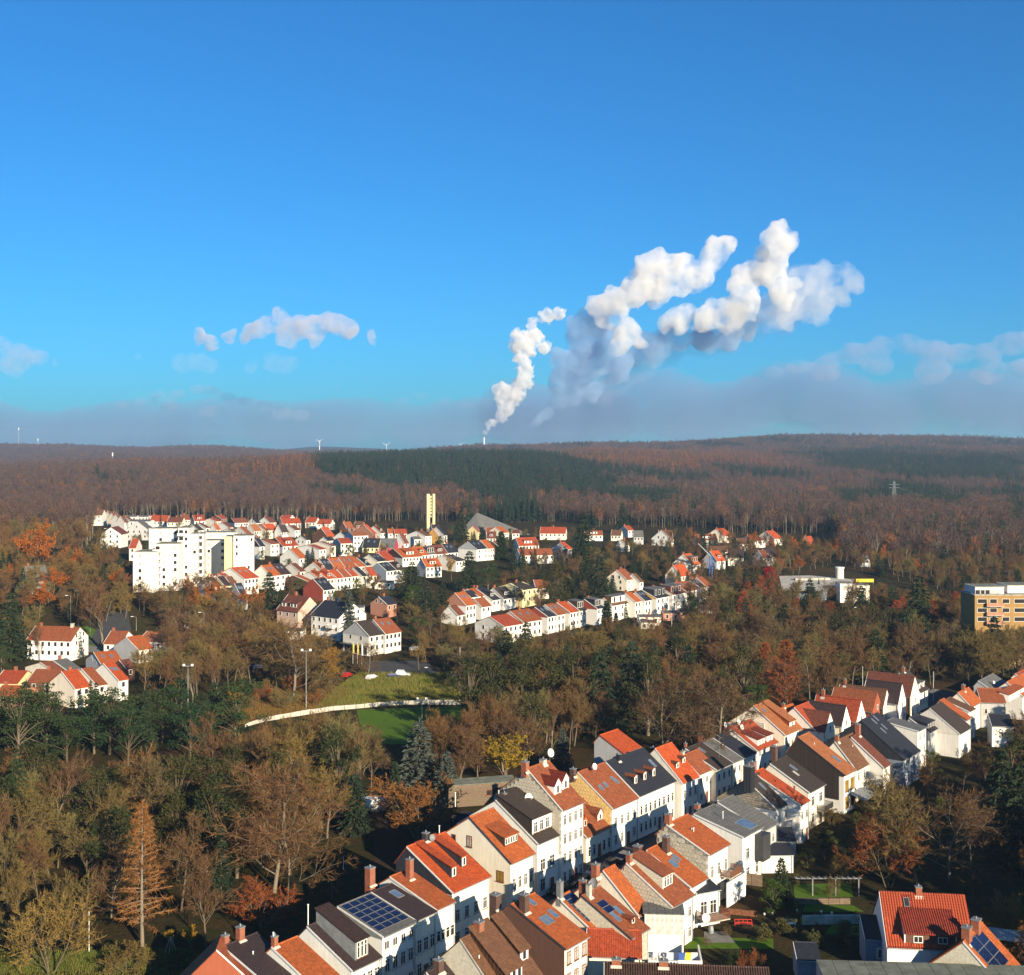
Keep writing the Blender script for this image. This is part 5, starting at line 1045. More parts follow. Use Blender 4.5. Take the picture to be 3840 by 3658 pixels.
TW('T4', (560, 1250), 590, (440, 1120), 5.0, 'plum', 'yellow', None, (1, 1), 'c', area=A3)
TW('S', (870, 2200), 885, (845, 2165), 4.5, 'brown', 'white', None, (1, 1), '', area=A3)
TW('S', (890, 2245), 930, (840, 2208), 4.5, 'navy', 'bluegrey', 'bluegrey', (1, 2), 's', area=A3)
TW('S', (905, 2240), 925, (880, 2190), 5.0, 'navy', 'greyw', 'bluegrey', (1, 1), 's', area=A3)
TW('T6', (500, 168), 560, (340, 120), 5.2, 'orange', 'brownwall', None, (1, 1), '', area=A3, wr=(3, 9))
TW('T6', (695, 272), 832, (572, 138), 5.0, 'navy', 'white', 'redwall', (1, 3), 's', area=A3, wr=(3, 9), gout=False)
h = TW('T6', (125, 512), 385, (270, 330), 5.2, 'maroon', 'pink', None, (1, 3), '', area=A3, th=T35, w=5.5); shed_dormer(h, .10, .35, .22, 1.6, 1, 'maroon', 'white', 'maroon', .3, 1.0); shed_dormer(h, .50, .85, .22, 1.6, 2, 'maroon', 'white', 'maroon', .3, 1.0); chimney(h, .35, 1.0, 1.1, .8); window(h, 'right', h['D']*.5, 1.2)
h = TW('T6', (548, 575), 890, (672, 398), 7.0, 'navy', 'white', None, (2, 5), 'r', area=A3, th=T35, w=6.5); chimney(h, .5, 1.0, 1.1, .8, 'concrete')
for f in range(2): balcony(h, 'front', h['L']*.75, .6+2.8*f, 3.4, 1.5, 'pale', bars=False)
TW('T6', (1480, 452), 1600, (1378, 360), 5.0, 'navy', 'rosewall', None, (1, 2), 'g', area=A3, wr=(3, 8))
TW('T6', (60, 340), 100, (0, 265), 4.0, 'dark', 'brownwall', None, (1, 1), '', area=A3)
h = TW('T6', (1258, 838), 1455, (1097, 662), 6.6, 'dark', 'pale', 'greyw', (2, 3), 'gG', area=A3, th=R(48), wr=(3, 8)); 
m = MB(); m.box((-.3, .4, .1), (-.06, h['D']-.4, 3.0), M['trim'])
for q in range(9): m.box((-.36, .7+q*(h['D']-1.8)/9, .4), (-.301, .7+(q+.85)*(h['D']-1.8)/9, 2.7), M['glass'])
m.obj('shop_window', h['root']); m = MB(); m.box((-1.6, .1, 3.05), (-.06, h['D']+.0, 3.25), M['grey']); m.obj('canopy', h['root'])
h = TW('T6', (1458, 810), 1655, (1310, 640), 6.6, 'rust', 'pale', None, (2, 4), 's', area=A3, th=R(48), wr=(3, 8))
for i, P in enumerate(((1062, 1180), (1118, 1190), (1170, 1200))):
    X, Y = Z('T6', *P); q = gp(X, Y); root = empty('flagpole', q, 0, ('left', 'middle', 'right')[i]+' of three flagpoles in front of the grey gabled shop', 'flagpole', 'flagpoles')
    m = MB(); m.cyl((0, 0, 0), (0, 0, 7), .06, .04, 6, M['trim']); m.obj('pole', root); m = MB(); m.box((.05, -.02, 3.0), (.42, .02, 6.2), M['yellowpaint' if i < 2 else 'trim']); m.obj('flag', root)
# right-hand terrace in front
h = TW('T8', (320, 462), 440, (183, 312), 7.0, 'orange', 'white', 'rosewall', (2, 3), 's', area=A4)
TW('T8', (215, 582), 320, (150, 470), 4.0, 'maroon', 'white', None, (1, 2), '', area=A4, w=4)
TW('T8', (375, 362), 470, (300, 290), 6.0, 'navy', 'white', None, (1, 2), '', area=A4, rr=(1.5, 5))
TW('T8', (472, 350), 575, (330, 264), 6.0, 'orange', 'white', None, (1, 3), '', area=A4)
TW('T8', (510, 480), 625, (420, 385), 5.0, 'rust', 'white', None, (1, 2), '', area=A4)
TW('T8', (640, 398), 740, (440, 255), 4.5, 'navy', 'white', None, (1, 3), 'd', area=A4)
TW('T8', (780, 380), 930, (650, 250), 4.5, 'dark', 'white', None, (1, 3), 'd', area=A4)
TW('T8', (1015, 272), 1185, (850, 195), 7.0, 'dark', 'yellow', None, (2, 3), 'Gc', area=A4, hip=.2)
TW('T8', (1180, 250), 1340, (1240, 150), 4.5, 'rust', 'cream', None, (1, 3), '', area=A4, th=R(10), w=5)
TW('T8', (785, 722), 1015, (605, 602), 6.2, 'red', 'white', 'pale', (2, 4), 'gG', area=A4, th=R(48))
TW('T8', (1022, 670), 1252, (858, 535), 6.2, 'rust', 'white', None, (2, 4), 's', area=A4, th=R(48))
for a in (('T8', (1325, 602), 1438, (1168, 487), 'navy', 'redwall', 's'), ('T8', (1440, 580), 1538, (1290, 455), 'rust', None, 's'), ('T8', (1600, 550), 1712, (1438, 430), 'bright', 'rosewall', 'c'), ('T8', (1714, 526), 1800, (1575, 415), 'dark', None, 'b'), ('U1', (422, 464), 500, (278, 360), 'navy', 'redwall', 'b'), ('U1', (590, 428), 820, (492, 345), 'brown', 'white', 'bw'), ('U1', (852, 386), 958, (738, 290), 'orange', None, 'c'), ('U1', (960, 372), 1036, (850, 275), 'navy', None, 's'), ('U1', (1092, 346), 1240, (930, 252), 'navy', 'amber', 'b'), ('U1', (1276, 306), 1422, (1130, 218), 'maroon', 'cream', 'b'), ('U1', (1427, 266), 1552, (1305, 172), 'rust', None, 's'), ('U1', (1592, 226), 1660, (1466, 142), 'plum', 'rosewall', 's'), ('U1', (1661, 214), 1727, (1545, 112), 'rust', None, 'c')):
    TW(a[0], a[1], a[2], a[3], 6.2, a[4], 'white', a[5], (2, 3), a[6], area=A4, wr=(3.5, 7.0))
for i, (z, xl, xr, yt, wl, ez) in enumerate((('U1', 900, 1150, 560, 'white', 3.0), ('U1', 1172, 1360, 515, 'rosewall', 2.8), ('U1', 1365, 1520, 490, 'rosewall', 2.8), ('U1', 1540, 1735, 420, 'white', 3.2), ('U1', 1620, 1800, 385, 'white', 3.0), ('U1', 920, 1080, 620, 'white', 2.4), ('T6', 1080, 1190, 490, 'white', 2.6), ('T6', 225, 455, 780, 'white', 2.8), ('T6', 1330, 1560, 180, 'cream', 2.8))):
    hh = TW(z, (xl, yt), xr, (xl, yt), ez, 'grey', wl, th=R(2), w=2.8, rh=.25, rr=(.1, .4), wn=(1, 2), area='in the gardens'); hh['root'].name = 'garage'; hh['root']['category'] = 'garage'
TW('U1', (760, 136), 852, (640, 26), 5.0, 'rust', 'cream', None, (2, 2), 'gG', area='right of the big conifers')
TW('U1', (905, 160), 940, (815, 70), 4.0, 'brown', 'white', None, (1, 1), '', area='right of the big conifers')
TW('U1', (1365, 92), 1482, (1300, 0), 4.0, 'orange', 'white', None, (1, 2), 's', area='right of the big conifers')
A6 = 'along the upper street'
TW('U2', (245, 230), 560, (290, 155), 4.2, 'red', 'cream', None, (1, 6), 'r', th=R(-8), w=5, area=A6)
TW('T7', (1462, 548), 1710, (1395, 452), 4.2, 'red', 'white', None, (1, 6), 'd', th=R(20), w=5, area=A6)
TW('T7', (1480, 668), 1890, (1430, 592), 4.4, 'rust', 'white', None, (1, 8), 'c', th=R(15), w=5, area=A6)
TW('T7', (945, 592), 1080, (830, 497), 6.2, 'navy', 'white', 'greyw', (2, 2), 's', area=A6); TW('T7', (1082, 582), 1160, (985, 482), 6.2, 'orange', 'white', None, (2, 4), '', area=A6)
TW('T7', (690, 740), 800, (510, 668), 5.0, 'plum', 'white', None, (1, 3), 's', area=A3)
TW('T7', (320, 808), 512, (265, 712), 5.0, 'orange', 'white', None, (2, 4), 'd', area=A3, th=R(35))
TW('T7', (1215, 560), 1240, (1140, 500), 6.0, 'brown', 'brownwall', None, (1, 1), '', area=A6)
TW('U2', (800, 255), 1020, (810, 200), 3.6, 'rust', 'white', None, (1, 4), 'd', th=TF, w=4, area=A6)
TW('U2', (1120, 255), 1240, (1110, 190), 3.6, 'brown', 'white', None, (1, 3), 'r', th=R(-15), w=4, area=A6)
TW('U2', (1330, 195), 1400, (1275, 140), 4.6, 'red', 'white', None, (1, 2), 'c', th=R(30), area=A6)
TW('U2', (1400, 275), 1520, (1405, 200), 4.6, 'grey', 'greyw', None, (1, 3), '', th=TF, w=4, area=A6)
TW('U2', (1700, 272), 1870, (1700, 195), 4.6, 'brown', 'cream', None, (1, 4), 'r', th=R(-12), w=4.5, area=A6)
TW('U2', (585, 425), 640, (487, 345), 5.0, 'bright', 'greyw', 'pale', (1, 1), 'g', area=A6)
TW('U2', (1300, 375), 1350, (1240, 310), 4.0, 'brown', 'white', None, (1, 1), '', area=A6)
A7 = 'in the estate before the wood'
for a in (((330, 196), 490, (340, 152), 'rust', 'd', R(5), (1, 4)), ((545, 165), 605, (475, 112), 'bright', 'c', TH, (1, 2)), ((655, 222), 755, (650, 183), 'brown', '', R(10), (1, 3)), ((775, 200), 855, (708, 165), 'red', 'c', R(35), (1, 3)), ((925, 185), 985, (855, 128), 'bright', '', R(45), (1, 2)), ((420, 285), 590, (430, 242), 'brown', '', TF, (1, 3)), ((485, 355), 550, (430, 280), 'bright', 'd', R(40), (1, 2)), ((300, 385), 360, (222, 305), 'orange', 'b', TH, (1, 2)), ((210, 470), 285, (150, 390), 'bright', '', TH, (1, 2)), ((570, 326), 690, (590, 262), 'plum', '', R(-10), (1, 2)), ((905, 325), 975, (830, 265), 'plum', '', R(45), (1, 2)), ((840, 330), 890, (800, 275), 'maroon', '', R(30), (1, 2)), ((135, 190), 150, (60, 120), 'brown', 'g', TH, (1, 1))):
    TW('U3', a[0], a[1], a[2], 4.4, a[3], 'white', None, a[6], a[4], th=a[5], w=4.5 if abs(a[5]) < .3 else None, area=A7)
TW('U4', (388, 205), 436, (340, 130), 4.2, 'red', 'cream', None, (1, 2), '', area=A7)
TW('U4', (770, 300), 840, (760, 265), 4.0, 'grey', 'white', None, (1, 2), '', th=TF, w=4, area=A7)
# hamlet at the left
h = TW('L', (285, 334), 752, (300, 192), 6.5, 'rust', 'white', None, (2, 7), 'r', th=R(-10), w=5.2, area=A5, wr=(3, 7)); chimney(h, .83, 1.0, .9, .9, 'concrete')
TW('L', (1095, 377), 1275, (1180, 245), 3.6, 'rust', 'white', None, (1, 2), 'c', th=R(-8), w=5.5, area=A5)
TW('L', (1462, 350), 1740, (1480, 248), 3.6, 'tan', 'white', None, (1, 2), 'r', th=R(-14), w=5.5, area=A5)
h = TW('L', (1460, 446), 1620, (1330, 312), 4.2, 'orange', 'white', 'greyw', (1, 2), 'g', area=A5, gout=False)
TW('L', (1075, 612), 1300, (850, 462), 4.2, 'orange', 'white', None, (1, 3), 'gs', th=R(38), area=A5, wr=(3, 7))
TW('L', (705, 662), 845, (470, 547), 4.2, 'grey', 'greyw', None, (1, 2), '', area=A5, wr=(3, 7))
TW('L', (590, 690), 690, (310, 572), 4.4, 'rust', 'cream', None, (1, 2), '', area=A5, wr=(3, 8))
h = TW('L', (790, 852), 950, (650, 675), 5.4, 'bright', 'cream', None, (2, 3), '', area=A5, wr=(3, 7))
h = TW('L', (1020, 820), 1085, (838, 640), 5.2, 'rust', 'white', None, (2, 2), '', area=A5, wr=(3, 7)); balcony(h, 'front', h['L']*.5, 2.2, h['L']*.9, 1.4, 'pale', bars=False)
h = TW('L', (1250, 767), 1330, (1092, 590), 5.6, 'bright', 'white', None, (2, 2), 's', area=A5, wr=(3, 7)); balcony(h, 'left', h['D']*.3, 2.2, 4, 1.4, 'pale', bars=False)
TW('L', (575, 775), 770, (440, 680), 4.6, 'rust', 'brownwall', None, (1, 3), '', th=R(20), w=4.5, area=A5)
TW('L', (290, 780), 560, (250, 650), 4.6, 'rust', 'brownwall', None, (1, 2), 'c', th=R(-5), w=5, area=A5)
TW('L', (-60, 790), 185, (-40, 660), 4.0, 'red', 'yellow', None, (1, 3), '', th=R(-8), w=5, area=A5)
TW('L', (-80, 930), 190, (-60, 860), 3.6, 'orange', 'rosewall', None, (1, 3), '', th=R(-8), w=5, area=A5)
TW('L', (1330, 640), 1365, (1300, 560), 3.8, 'maroon', 'brownwall', None, (1, 1), '', area=A5)
TW('S', (120, 2180), 190, (95, 2125), 5, 'grey', 'greyw', None, (1, 2), '', area='in the trees at the left edge'); TW('S', (140, 1925), 185, (130, 1905), 4.5, 'rust', 'rosewall', None, (1, 2), '', th=TF, w=4, area='in the trees at the left edge')
TW('S', (690, 2330), 745, (690, 2325), 4.0, 'grey', 'white', None, (1, 2), '', th=R(0), w=3, rh=.3, rr=(.2, .5), area='in the gardens')
# labels for the town
WORD = {'orange': 'orange', 'bright': 'bright orange', 'rust': 'rust', 'brown': 'brown', 'red': 'red', 'maroon': 'dark red', 'plum': 'dark plum', 'dark': 'dark brown', 'navy': 'blue black', 'grey': 'grey', 'tan': 'tan'}
WW = {'white': 'white', 'cream': 'cream', 'yellow': 'yellow', 'pink': 'pinkish', 'magenta': 'magenta', 'brownwall': 'brown clad', 'greyw': 'grey', 'rosewall': 'rose brown', 'bluegrey': 'blue grey', 'pale': 'pale grey', 'amber': 'amber', 'redwall': 'brick red'}
ORD = ['first', 'second', 'third', 'fourth', 'fifth', 'sixth', 'seventh', 'eighth', 'ninth', 'tenth', 'eleventh', 'twelfth', 'thirteenth', 'fourteenth', 'fifteenth', 'sixteenth', 'seventeenth', 'eighteenth', 'nineteenth']
TENS = {2: 'twenty', 3: 'thirty', 4: 'forty', 5: 'fifty', 6: 'sixty', 7: 'seventy', 8: 'eighty', 9: 'ninety'}
TENTH = {2: 'twentieth', 3: 'thirtieth', 4: 'fortieth', 5: 'fiftieth', 6: 'sixtieth', 7: 'seventieth', 8: 'eightieth', 9: 'ninetieth'}
def ordw(n):
    if n < 20: return ORD[n-1]
    return '%d%s' % (n, 'th' if n % 100 in (11, 12, 13) else {1: 'st', 2: 'nd', 3: 'rd'}.get(n % 10, 'th'))
    if n >= 100: return 'hundred and '+ordw(n-100) if n % 100 else {1: 'hundredth', 2: 'two hundredth'}[n//100]
    return TENTH[n//10] if n % 10 == 0 else TENS[n//10]+' '+ORD[n % 10-1]
by = {}
for h, rf, wl, ar in TOWN: by.setdefault((rf, wl, ar, h['root']['category']), []).append(h)
for (rf, wl, ar, ct), L_ in by.items():
    L_.sort(key=lambda h: h['root'].location.x/h['root'].location.y)
    for i, h in enumerate(L_):
        s = '%s roofed %s %s %s' % (WORD[rf], WW[wl], ct, ar)
        if len(L_) > 1: s += ', %s from the left' % ordw(i+1)
        h['root']['label'] = s; h['root']['group'] = h['root'].get('group') or ('garages and sheds' if ct == 'garage' else 'houses of the town')
# ---------------------------------------------------------------- apartment blocks, church, school, right-hand flats
def block(name, label, z, xl, xr, yt, ht, depth, th, wall, floors, cols, roofm='concrete', bal=(), dref=None, group='apartment buildings', glass='glass', ww=1.1, wh=1.3, par=True, g=None):
    X0, Y0 = Z(z, xl, yt); X1, _ = Z(z, xr, yt)
    if dref: p = atd(X0, Y0, dref)
    else:
        gg = 0
        for _ in range(12): p = at(X0, Y0, gg+ht); gg = .5*gg+.5*hz(p[0], p[1])
    a = (X1-CX)/F; ux, uy = math.cos(th), math.sin(th); L = (p[0]-a*p[1])/(a*uy-ux); g0 = p[2]-ht
    root = empty(name, (p[0], p[1], g0), th, label, 'apartment building' if 'apart' in name else 'building', group)
    h = dict(root=root, L=L, D=depth, ez=ht, rh=0, near=False); FOOT.append((p[0], p[1], th, L, depth))
    m = MB(); m.box((0, 0, -6), (L, depth, ht), M[wall]); m.obj('wall', root)
    m = MB(); m.box((-.15, -.15, ht+.001), (L+.15, depth+.15, ht+.25), M[roofm]); m.box((.3, .3, ht+.251), (L-.3, depth-.3, ht+.27), M['roofing']); m.obj('roof', root)
    for f in range(floors):
        for c in cols: window(h, 'front', L*c, ht-2.1-2.8*f, ww, wh, glass=rng.choice((glass, 'curtain')))
    for c, w_ in bal:
        for f in range(floors):
            balcony(h, 'front', L*c, ht-2.9-2.8*f, w_, 1.3, 'pale', bars=False); window(h, 'front', L*c, ht-2.7-2.8*f, min(w_*.7, 1.6), 2.0)
    return h
block('apartment_block', 'white apartment block, lowest and leftmost of the stepped white group', 'T3', 783, 1105, 757, 17, 12, R(-3), 'white', 5, (.32,), dref=462)
block('apartment_block', 'white apartment block with round balconies at its left corner', 'T3', 1105, 1455, 640, 20.5, 12, R(4), 'white', 6, (.38, .86), bal=((.12, 3.4),), dref=466)
block('apartment_block', 'white apartment block forming the tallest step behind the leftmost blocks', 'T3', 1018, 1450, 412, 27, 11, R(0), 'white', 2, (.40, .92), dref=482)
block('apartment_block', 'white apartment tower with a balcony column left of the yellow block', 'T3', 1452, 1612, 402, 26.5, 12, R(6), 'white', 8, (.72,), bal=((.26, 2.6),), dref=476)
block('apartment_block', 'white apartment block with paired windows right of the balcony tower', 'T3', 1614, 1732, 492, 24, 12, R(8), 'white', 7, (.66,), dref=479)
block('apartment_block', 'narrow white balcony stack between white and yellow apartment blocks', 'T3', 1733, 1822, 490, 24, 10, R(8), 'white', 7, (), bal=((.45, 2.8),), dref=486)
block('apartment_block', 'long low white apartment block behind the yellow one', 'T4', 250, 690, 470, 16, 9, R(2), 'white', 3, (.2, .65), dref=520)
block('apartment_block', 'cream lower apartment block behind the golden willow', 'T4', 250, 560, 588, 14, 9, R(2), 'cream', 4, (.25, .9), dref=502)
block('apartment_block', 'yellow side wall of the last apartment block', 'T4', 558, 694, 530, 18, 10, R(6), 'yellow', 1, (.8,), dref=487)
block('apartment_block', 'white front of the last apartment block with the tall conifer before it', 'T4', 692, 988, 520, 18.5, 10, R(10), 'white', 6, (.16, .76, .9), dref=486, ww=.8)
# flats at the right edge
hb = block('apartment_block', 'ochre apartment block with white window bands at the right edge', 'U5', 652, 1150, 285, 21, 12, R(0), 'ochre', 0, (), dref=385)
for f in range(3):
    for c, w_ in ((.12, 3.0), (.30, 2.2), (.50, 2.2), (.72, 3.4), (.9, 3)): window(hb, 'front', hb['L']*c, 21-2.5-2.9*f, w_, 1.3, glass='glass')
    balcony(hb, 'front', hb['L']*.31, 21-3.4-2.9*f, 5.5, 1.2, 'rosewall', bars=False)
ht = block('apartment_block', 'penthouse floor with a row of white framed windows on the ochre block', 'U5', 655, 885, 222, 3.1, 9, R(0), 'white', 1, (.1, .26, .42, .60, .80), dref=387, ww=1.6); 
block('apartment_block', 'plain white penthouse floor at the right edge on the ochre block', 'U5', 915, 1150, 210, 3.6, 9, R(0), 'white', 0, (), dref=389)
# church tower: two slabs joined by sound louvres
X0, Yb = Z('T7', 330, 310); p = atd(X0, Yb, 820); s_ = p[1]/F
root = empty('church_tower', (p[0], p[1], hz(p[0], p[1])), R(12), 'tall cream concrete church tower of two slabs with open louvres', 'tower'); hh = p[2]+0*0
top = CAMZ-(1853-HY)/F*p[1]-hz(p[0], p[1]); W = 32*s_
m = MB(); m.box((0, 0, -1), (W*.36, 1.5, top), M['tower']); m.obj('slab', root); m = MB(); m.box((W*.66, -1.0, -1), (W*.97, 3.4, top), M['tower']); m.obj('slab', root)
m = MB(); m.box((W*.37, 2.2, -1), (W*.65, 2.9, top-1), M['brownwall']); m.obj('back_wall', root)
for q in range(6): m = MB(); m.box((W*.361, .3, top-3.0-2.2*q), (W*.659, 1.9, top-1.3-2.2*q), M['tower']); m.obj('louvre', root)
m = MB(); m.box((W*.361, .4, top*.38), (W*.659, 1.8, top*.38+1.2), M['tower']); m.obj('floor_slab', root)
# pyramid church roof
X0, Y0 = Z('T7', 948, 140); p = atd(X0, Y0, 800); g = hz(p[0], p[1]); b = 23; root = empty('church_roof', (p[0], p[1], g), R(8), 'grey slate pyramid roof of the church behind the conifers', 'church')
m = MB(); ap = (0, 0, p[2]-g); base = [(-b*.62, -8, 0), (b*.0, -13, 0), (b*1.55, -6, 0), (b*1.4, 12, 0), (-b*.5, 14, 0)]
for i in range(5): m.poly([base[i], base[(i+1) % 5], ap], M['spire'])
m.obj('roof', root); m = MB(); m.cyl((0, 0, p[2]-g-.3), (0, 0, p[2]-g+3), .12, .05, 6, M['zinc']); m.obj('finial', root); m = MB(); m.cyl((0, 0, -1), (0, 0, 2.5), 9, 9, 8, M['pale']); m.obj('wall', root)
# school hall with a wide grey roof and a round white chimney
def corner(x, y, z): X, Y = Z('U4', x, y); return at(X, Y, z)
zz = 11.5; P = [corner(168, 540, zz), corner(480, 545, zz), corner(745, 470, zz), corner(400, 436, zz), corner(145, 440, zz)]
c0 = P[0]; root = empty('school_hall', (c0[0], c0[1], hz(c0[0], c0[1])), 0, 'wide low hall with a pale grey sheet roof among the trees', 'hall'); g = root.location.z
def loc(p, z): return (p[0]-c0[0], p[1]-c0[1], z-g)
m = MB(); lo = [loc(p, zz) for p in P]; up = [(a, b_, c+.7) for a, b_, c in lo]; m.poly(lo[::-1], M['zinc']); m.poly(up, M['concrete'])
for i in range(5): j = (i+1) % 5; m.poly([lo[i], lo[j], up[j], up[i]], M['zinc'])
m.obj('roof', root); m = MB(); ins = [(a*.94+2.0, b_*.94+3, c) for a, b_, c in lo]
for i in range(5): j = (i+1) % 5; a, b_ = ins[i], ins[j]; m.poly([(a[0], a[1], -4), (b_[0], b_[1], -4), (b_[0], b_[1], b_[2]), (a[0], a[1], a[2])], M['bluegrey'])
m.obj('wall', root)
for q in range(6): t = q/6; a = (loc(P[4], zz)[0]*.7*(1-t)+loc(P[3], zz)[0]*t*.9+6, loc(P[4], zz)[1]*.62+loc(P[3], zz)[1]*.05*t); m = MB(); m.box((a[0], a[1], zz-g+.7), (a[0]+2.4, a[1]+3, zz-g+1.6), M['concrete']); m.obj('rooflight', root)
q = corner(566, 450, zz+.5); m = MB(); m.cyl((0, 0, -4), (0, 0, 4.6), 1.8, 1.8, 20, M['pale']); m.cyl((0, 0, 4.6), (0, 0, 5.2), 2.1, 2.1, 20, M['trim']); m.obj('round_chimney', root, (q[0]-c0[0]+2.5, q[1]-c0[1], zz-g+.6), smooth=False)
block('school_wing', 'white box shaped wing in front of the grey school hall', 'U4', 612, 726, 490, 9, 8, R(0), 'trim', 1, (.3, .7), dref=500, group='school buildings')
block('school_wing', 'cream single storey wing at the right of the school hall', 'U4', 640, 836, 505, 7, 8, R(0), 'cream', 1, (.2, .5, .8), dref=505, group='school buildings')
p = atd(*Z('U4', 735, 452), 530); p1 = atd(*Z('U4', 868, 452), 530); root = empty('yellow_beam', (p[0], p[1], hz(p[0], p[1])), 0, 'yellow steel beam on posts beside the school hall', 'steel frame'); g = root.location.z
m = MB(); m.box((0, 0, p[2]-g-1.4), (p1[0]-p[0], 1, p[2]-g), M['yellowpaint']); m.obj('beam', root)
for q in range(4): m = MB(); m.box(((p1[0]-p[0])*q/3-.2, .3, -2), ((p1[0]-p[0])*q/3+.2, .7, p[2]-g-1.4), M['darkmetal']); m.obj('post', root)
# garden tents: white marquees
for i, (x, y, w) in enumerate(((2960, 2335, 5), (2925, 2322, 4), (3420, 2300, 4))):
    q = gp(x, y+12); root = empty('party_tent', q, .3*i, ('larger white party tent by the school trees', 'smaller white party tent by the school trees', 'small white tent behind the orange conical trees')[i], 'tent', 'white tents')
    m = MB(); ap = (0, 0, 4.0)
    for a in range(4):
        A = [(-w/2, -w/2), (w/2, -w/2), (w/2, w/2), (-w/2, w/2)]; u, v = A[a], A[(a+1) % 4]; m.poly([(*u, 2.4), (*v, 2.4), ap], M['trim'])
    m.obj('roof', root); m = MB(); m.box((-w/2+.05, w/2-.1, 0), (w/2-.05, w/2-.05, 2.39), M['trim']); m.obj('side', root)
# ---------------------------------------------------------------- ground, street, lawns, walls
def ground_mat():
    m, nt, b = newmat('ground'); tc = N(nt, 'ShaderNodeTexCoord').outputs['Object']
    c = ramp(nt, noise(nt, 0.03, 8, tc, .65), [(0.35, (0.035, 0.024, 0.012)), (0.5, (0.020, 0.026, 0.009)), (0.62, (0.05, 0.03, 0.014))])
    c = mix(nt, ramp(nt, noise(nt, 0.7, 6, tc), [(0.4, (0, 0, 0)), (0.7, (0.7,)*3)]), c, (0.06, 0.034, 0.016))
    nt.links.new(c, b.inputs['Base Color']); b.inputs['Roughness'].default_value = 1; b.inputs['Specular IOR Level'].default_value = 0.02
    bn = N(nt, 'ShaderNodeBump'); bn.inputs['Strength'].default_value = .6; bn.inputs['Distance'].default_value = .3
    nt.links.new(noise(nt, 1.5, 6, tc), bn.inputs['Height']); nt.links.new(bn.outputs[0], b.inputs['Normal']); return m
def lawn_mat(name, a, c_, sc=.6):
    a, c_ = tuple(x*.8 for x in a), tuple(x*.8 for x in c_)
    m, nt, b = newmat(name); tc = N(nt, 'ShaderNodeTexCoord').outputs['Object']
    c = ramp(nt, noise(nt, sc, 7, tc, .7), [(0.3, a), (0.5, c_), (0.7, tuple(x*.7 for x in a))])
    nt.links.new(c, b.inputs['Base Color']); b.inputs['Roughness'].default_value = 1; b.inputs['Specular IOR Level'].default_value = 0.05; return m
M['ground'] = ground_mat(); M['lawn'] = lawn_mat('lawn', (0.06, 0.12, 0.012), (0.085, 0.15, 0.016)); M['rough'] = lawn_mat('rough grass', (0.07, 0.12, 0.016), (0.11, 0.12, 0.025), 1.2)
M['leaves'] = lawn_mat('fallen leaves', (0.36, 0.13, 0.022), (0.24, 0.11, 0.03), .8); M['soil'] = lawn_mat('soil', (0.07, 0.045, 0.025), (0.045, 0.03, 0.018), 1.0)
rad = np.concatenate([[5], np.geomspace(30, 300, 22), np.linspace(310, 640, 56), np.geomspace(650, 9300, 90)])
ph = np.concatenate([np.linspace(-180, -32, 38)[:-1], np.linspace(-32, 32, 180), np.linspace(32, 180, 38)[1:]])*math.pi/180
RR, PP = np.meshgrid(rad, ph, indexing='ij'); XX, YY = RR*np.sin(PP), RR*np.cos(PP); ZZ = hgt(XX, YY)
V = np.stack([XX.ravel(), YY.ravel(), ZZ.ravel()], 1); nr_, nc_ = RR.shape
i, j = np.meshgrid(np.arange(nr_-1), np.arange(nc_-1), indexing='ij'); a = (i*nc_+j).ravel()
o = link('ground', fastmesh('ground', V, np.stack([a, a+nc_, a+nc_+1, a+1], 1), [M['ground']], smooth=True)); tag(o, kind='structure')
def sheet(name, pts, mat, lift=0.05, kind='structure', n=10, label=None, cat=None):
    """a patch laid over the ground inside a corner list (world x, y)"""
    P = [np.array(p[:2], float) for p in pts]; V = []; Fc = []
    if len(P) == 4:
        for i in range(n+1):
            for j in range(n+1):
                u, v = i/n, j/n; q = P[0]*(1-u)*(1-v)+P[1]*u*(1-v)+P[2]*u*v+P[3]*(1-u)*v; V.append((q[0], q[1], hz(q[0], q[1])+lift))
        for i in range(n):
            for j in range(n): a = i*(n+1)+j; Fc.append((a, a+n+1, a+n+2, a+1))
        me = fastmesh(name, V, Fc, [M[mat]])
        # keep normals up
    me.flip_normals() if me.polygons[0].normal.z < 0 else None
    return tag(link(name, me), label, cat, None, kind)
def ribbon(name, line, w0, w1, mat, lift=0.05, zup=0.0, kind='structure'):
    V = []; Fc = []; L_ = [np.array(p[:2], float) for p in line]
    for i, p in enumerate(L_):
        d = nrm(L_[min(i+1, len(L_)-1)]-L_[max(i-1, 0)]); n = np.array([d[1], -d[0]])
        for w in (w0, w1): q = p+n*w; V.append((q[0], q[1], hz(q[0], q[1])+lift))
    for i in range(len(L_)-1): Fc.append((2*i, 2*i+1, 2*i+3, 2*i+2))
    me = fastmesh(name, V, Fc, [M[mat]])
    if me.polygons[0].normal.z < 0: me.flip_normals()
    return tag(link(name, me), kind=kind)
# street between the rows
base0 = gp(2185, 3198); A = np.array(base0[:2]); sd = np.array([math.cos(TH), math.sin(TH)]); nd = np.array([math.sin(TH), -math.cos(TH)])
line = [A+sd*t+nd*(1.0) for t in range(-70, 190, 10)]
ribbon('pavement', line, -0.6, 1.2, 'paving', .12); ribbon('road', line, 1.2, 8.0, 'asphalt', .02); ribbon('pavement', line, 8.0, 10.0, 'paving', .12)
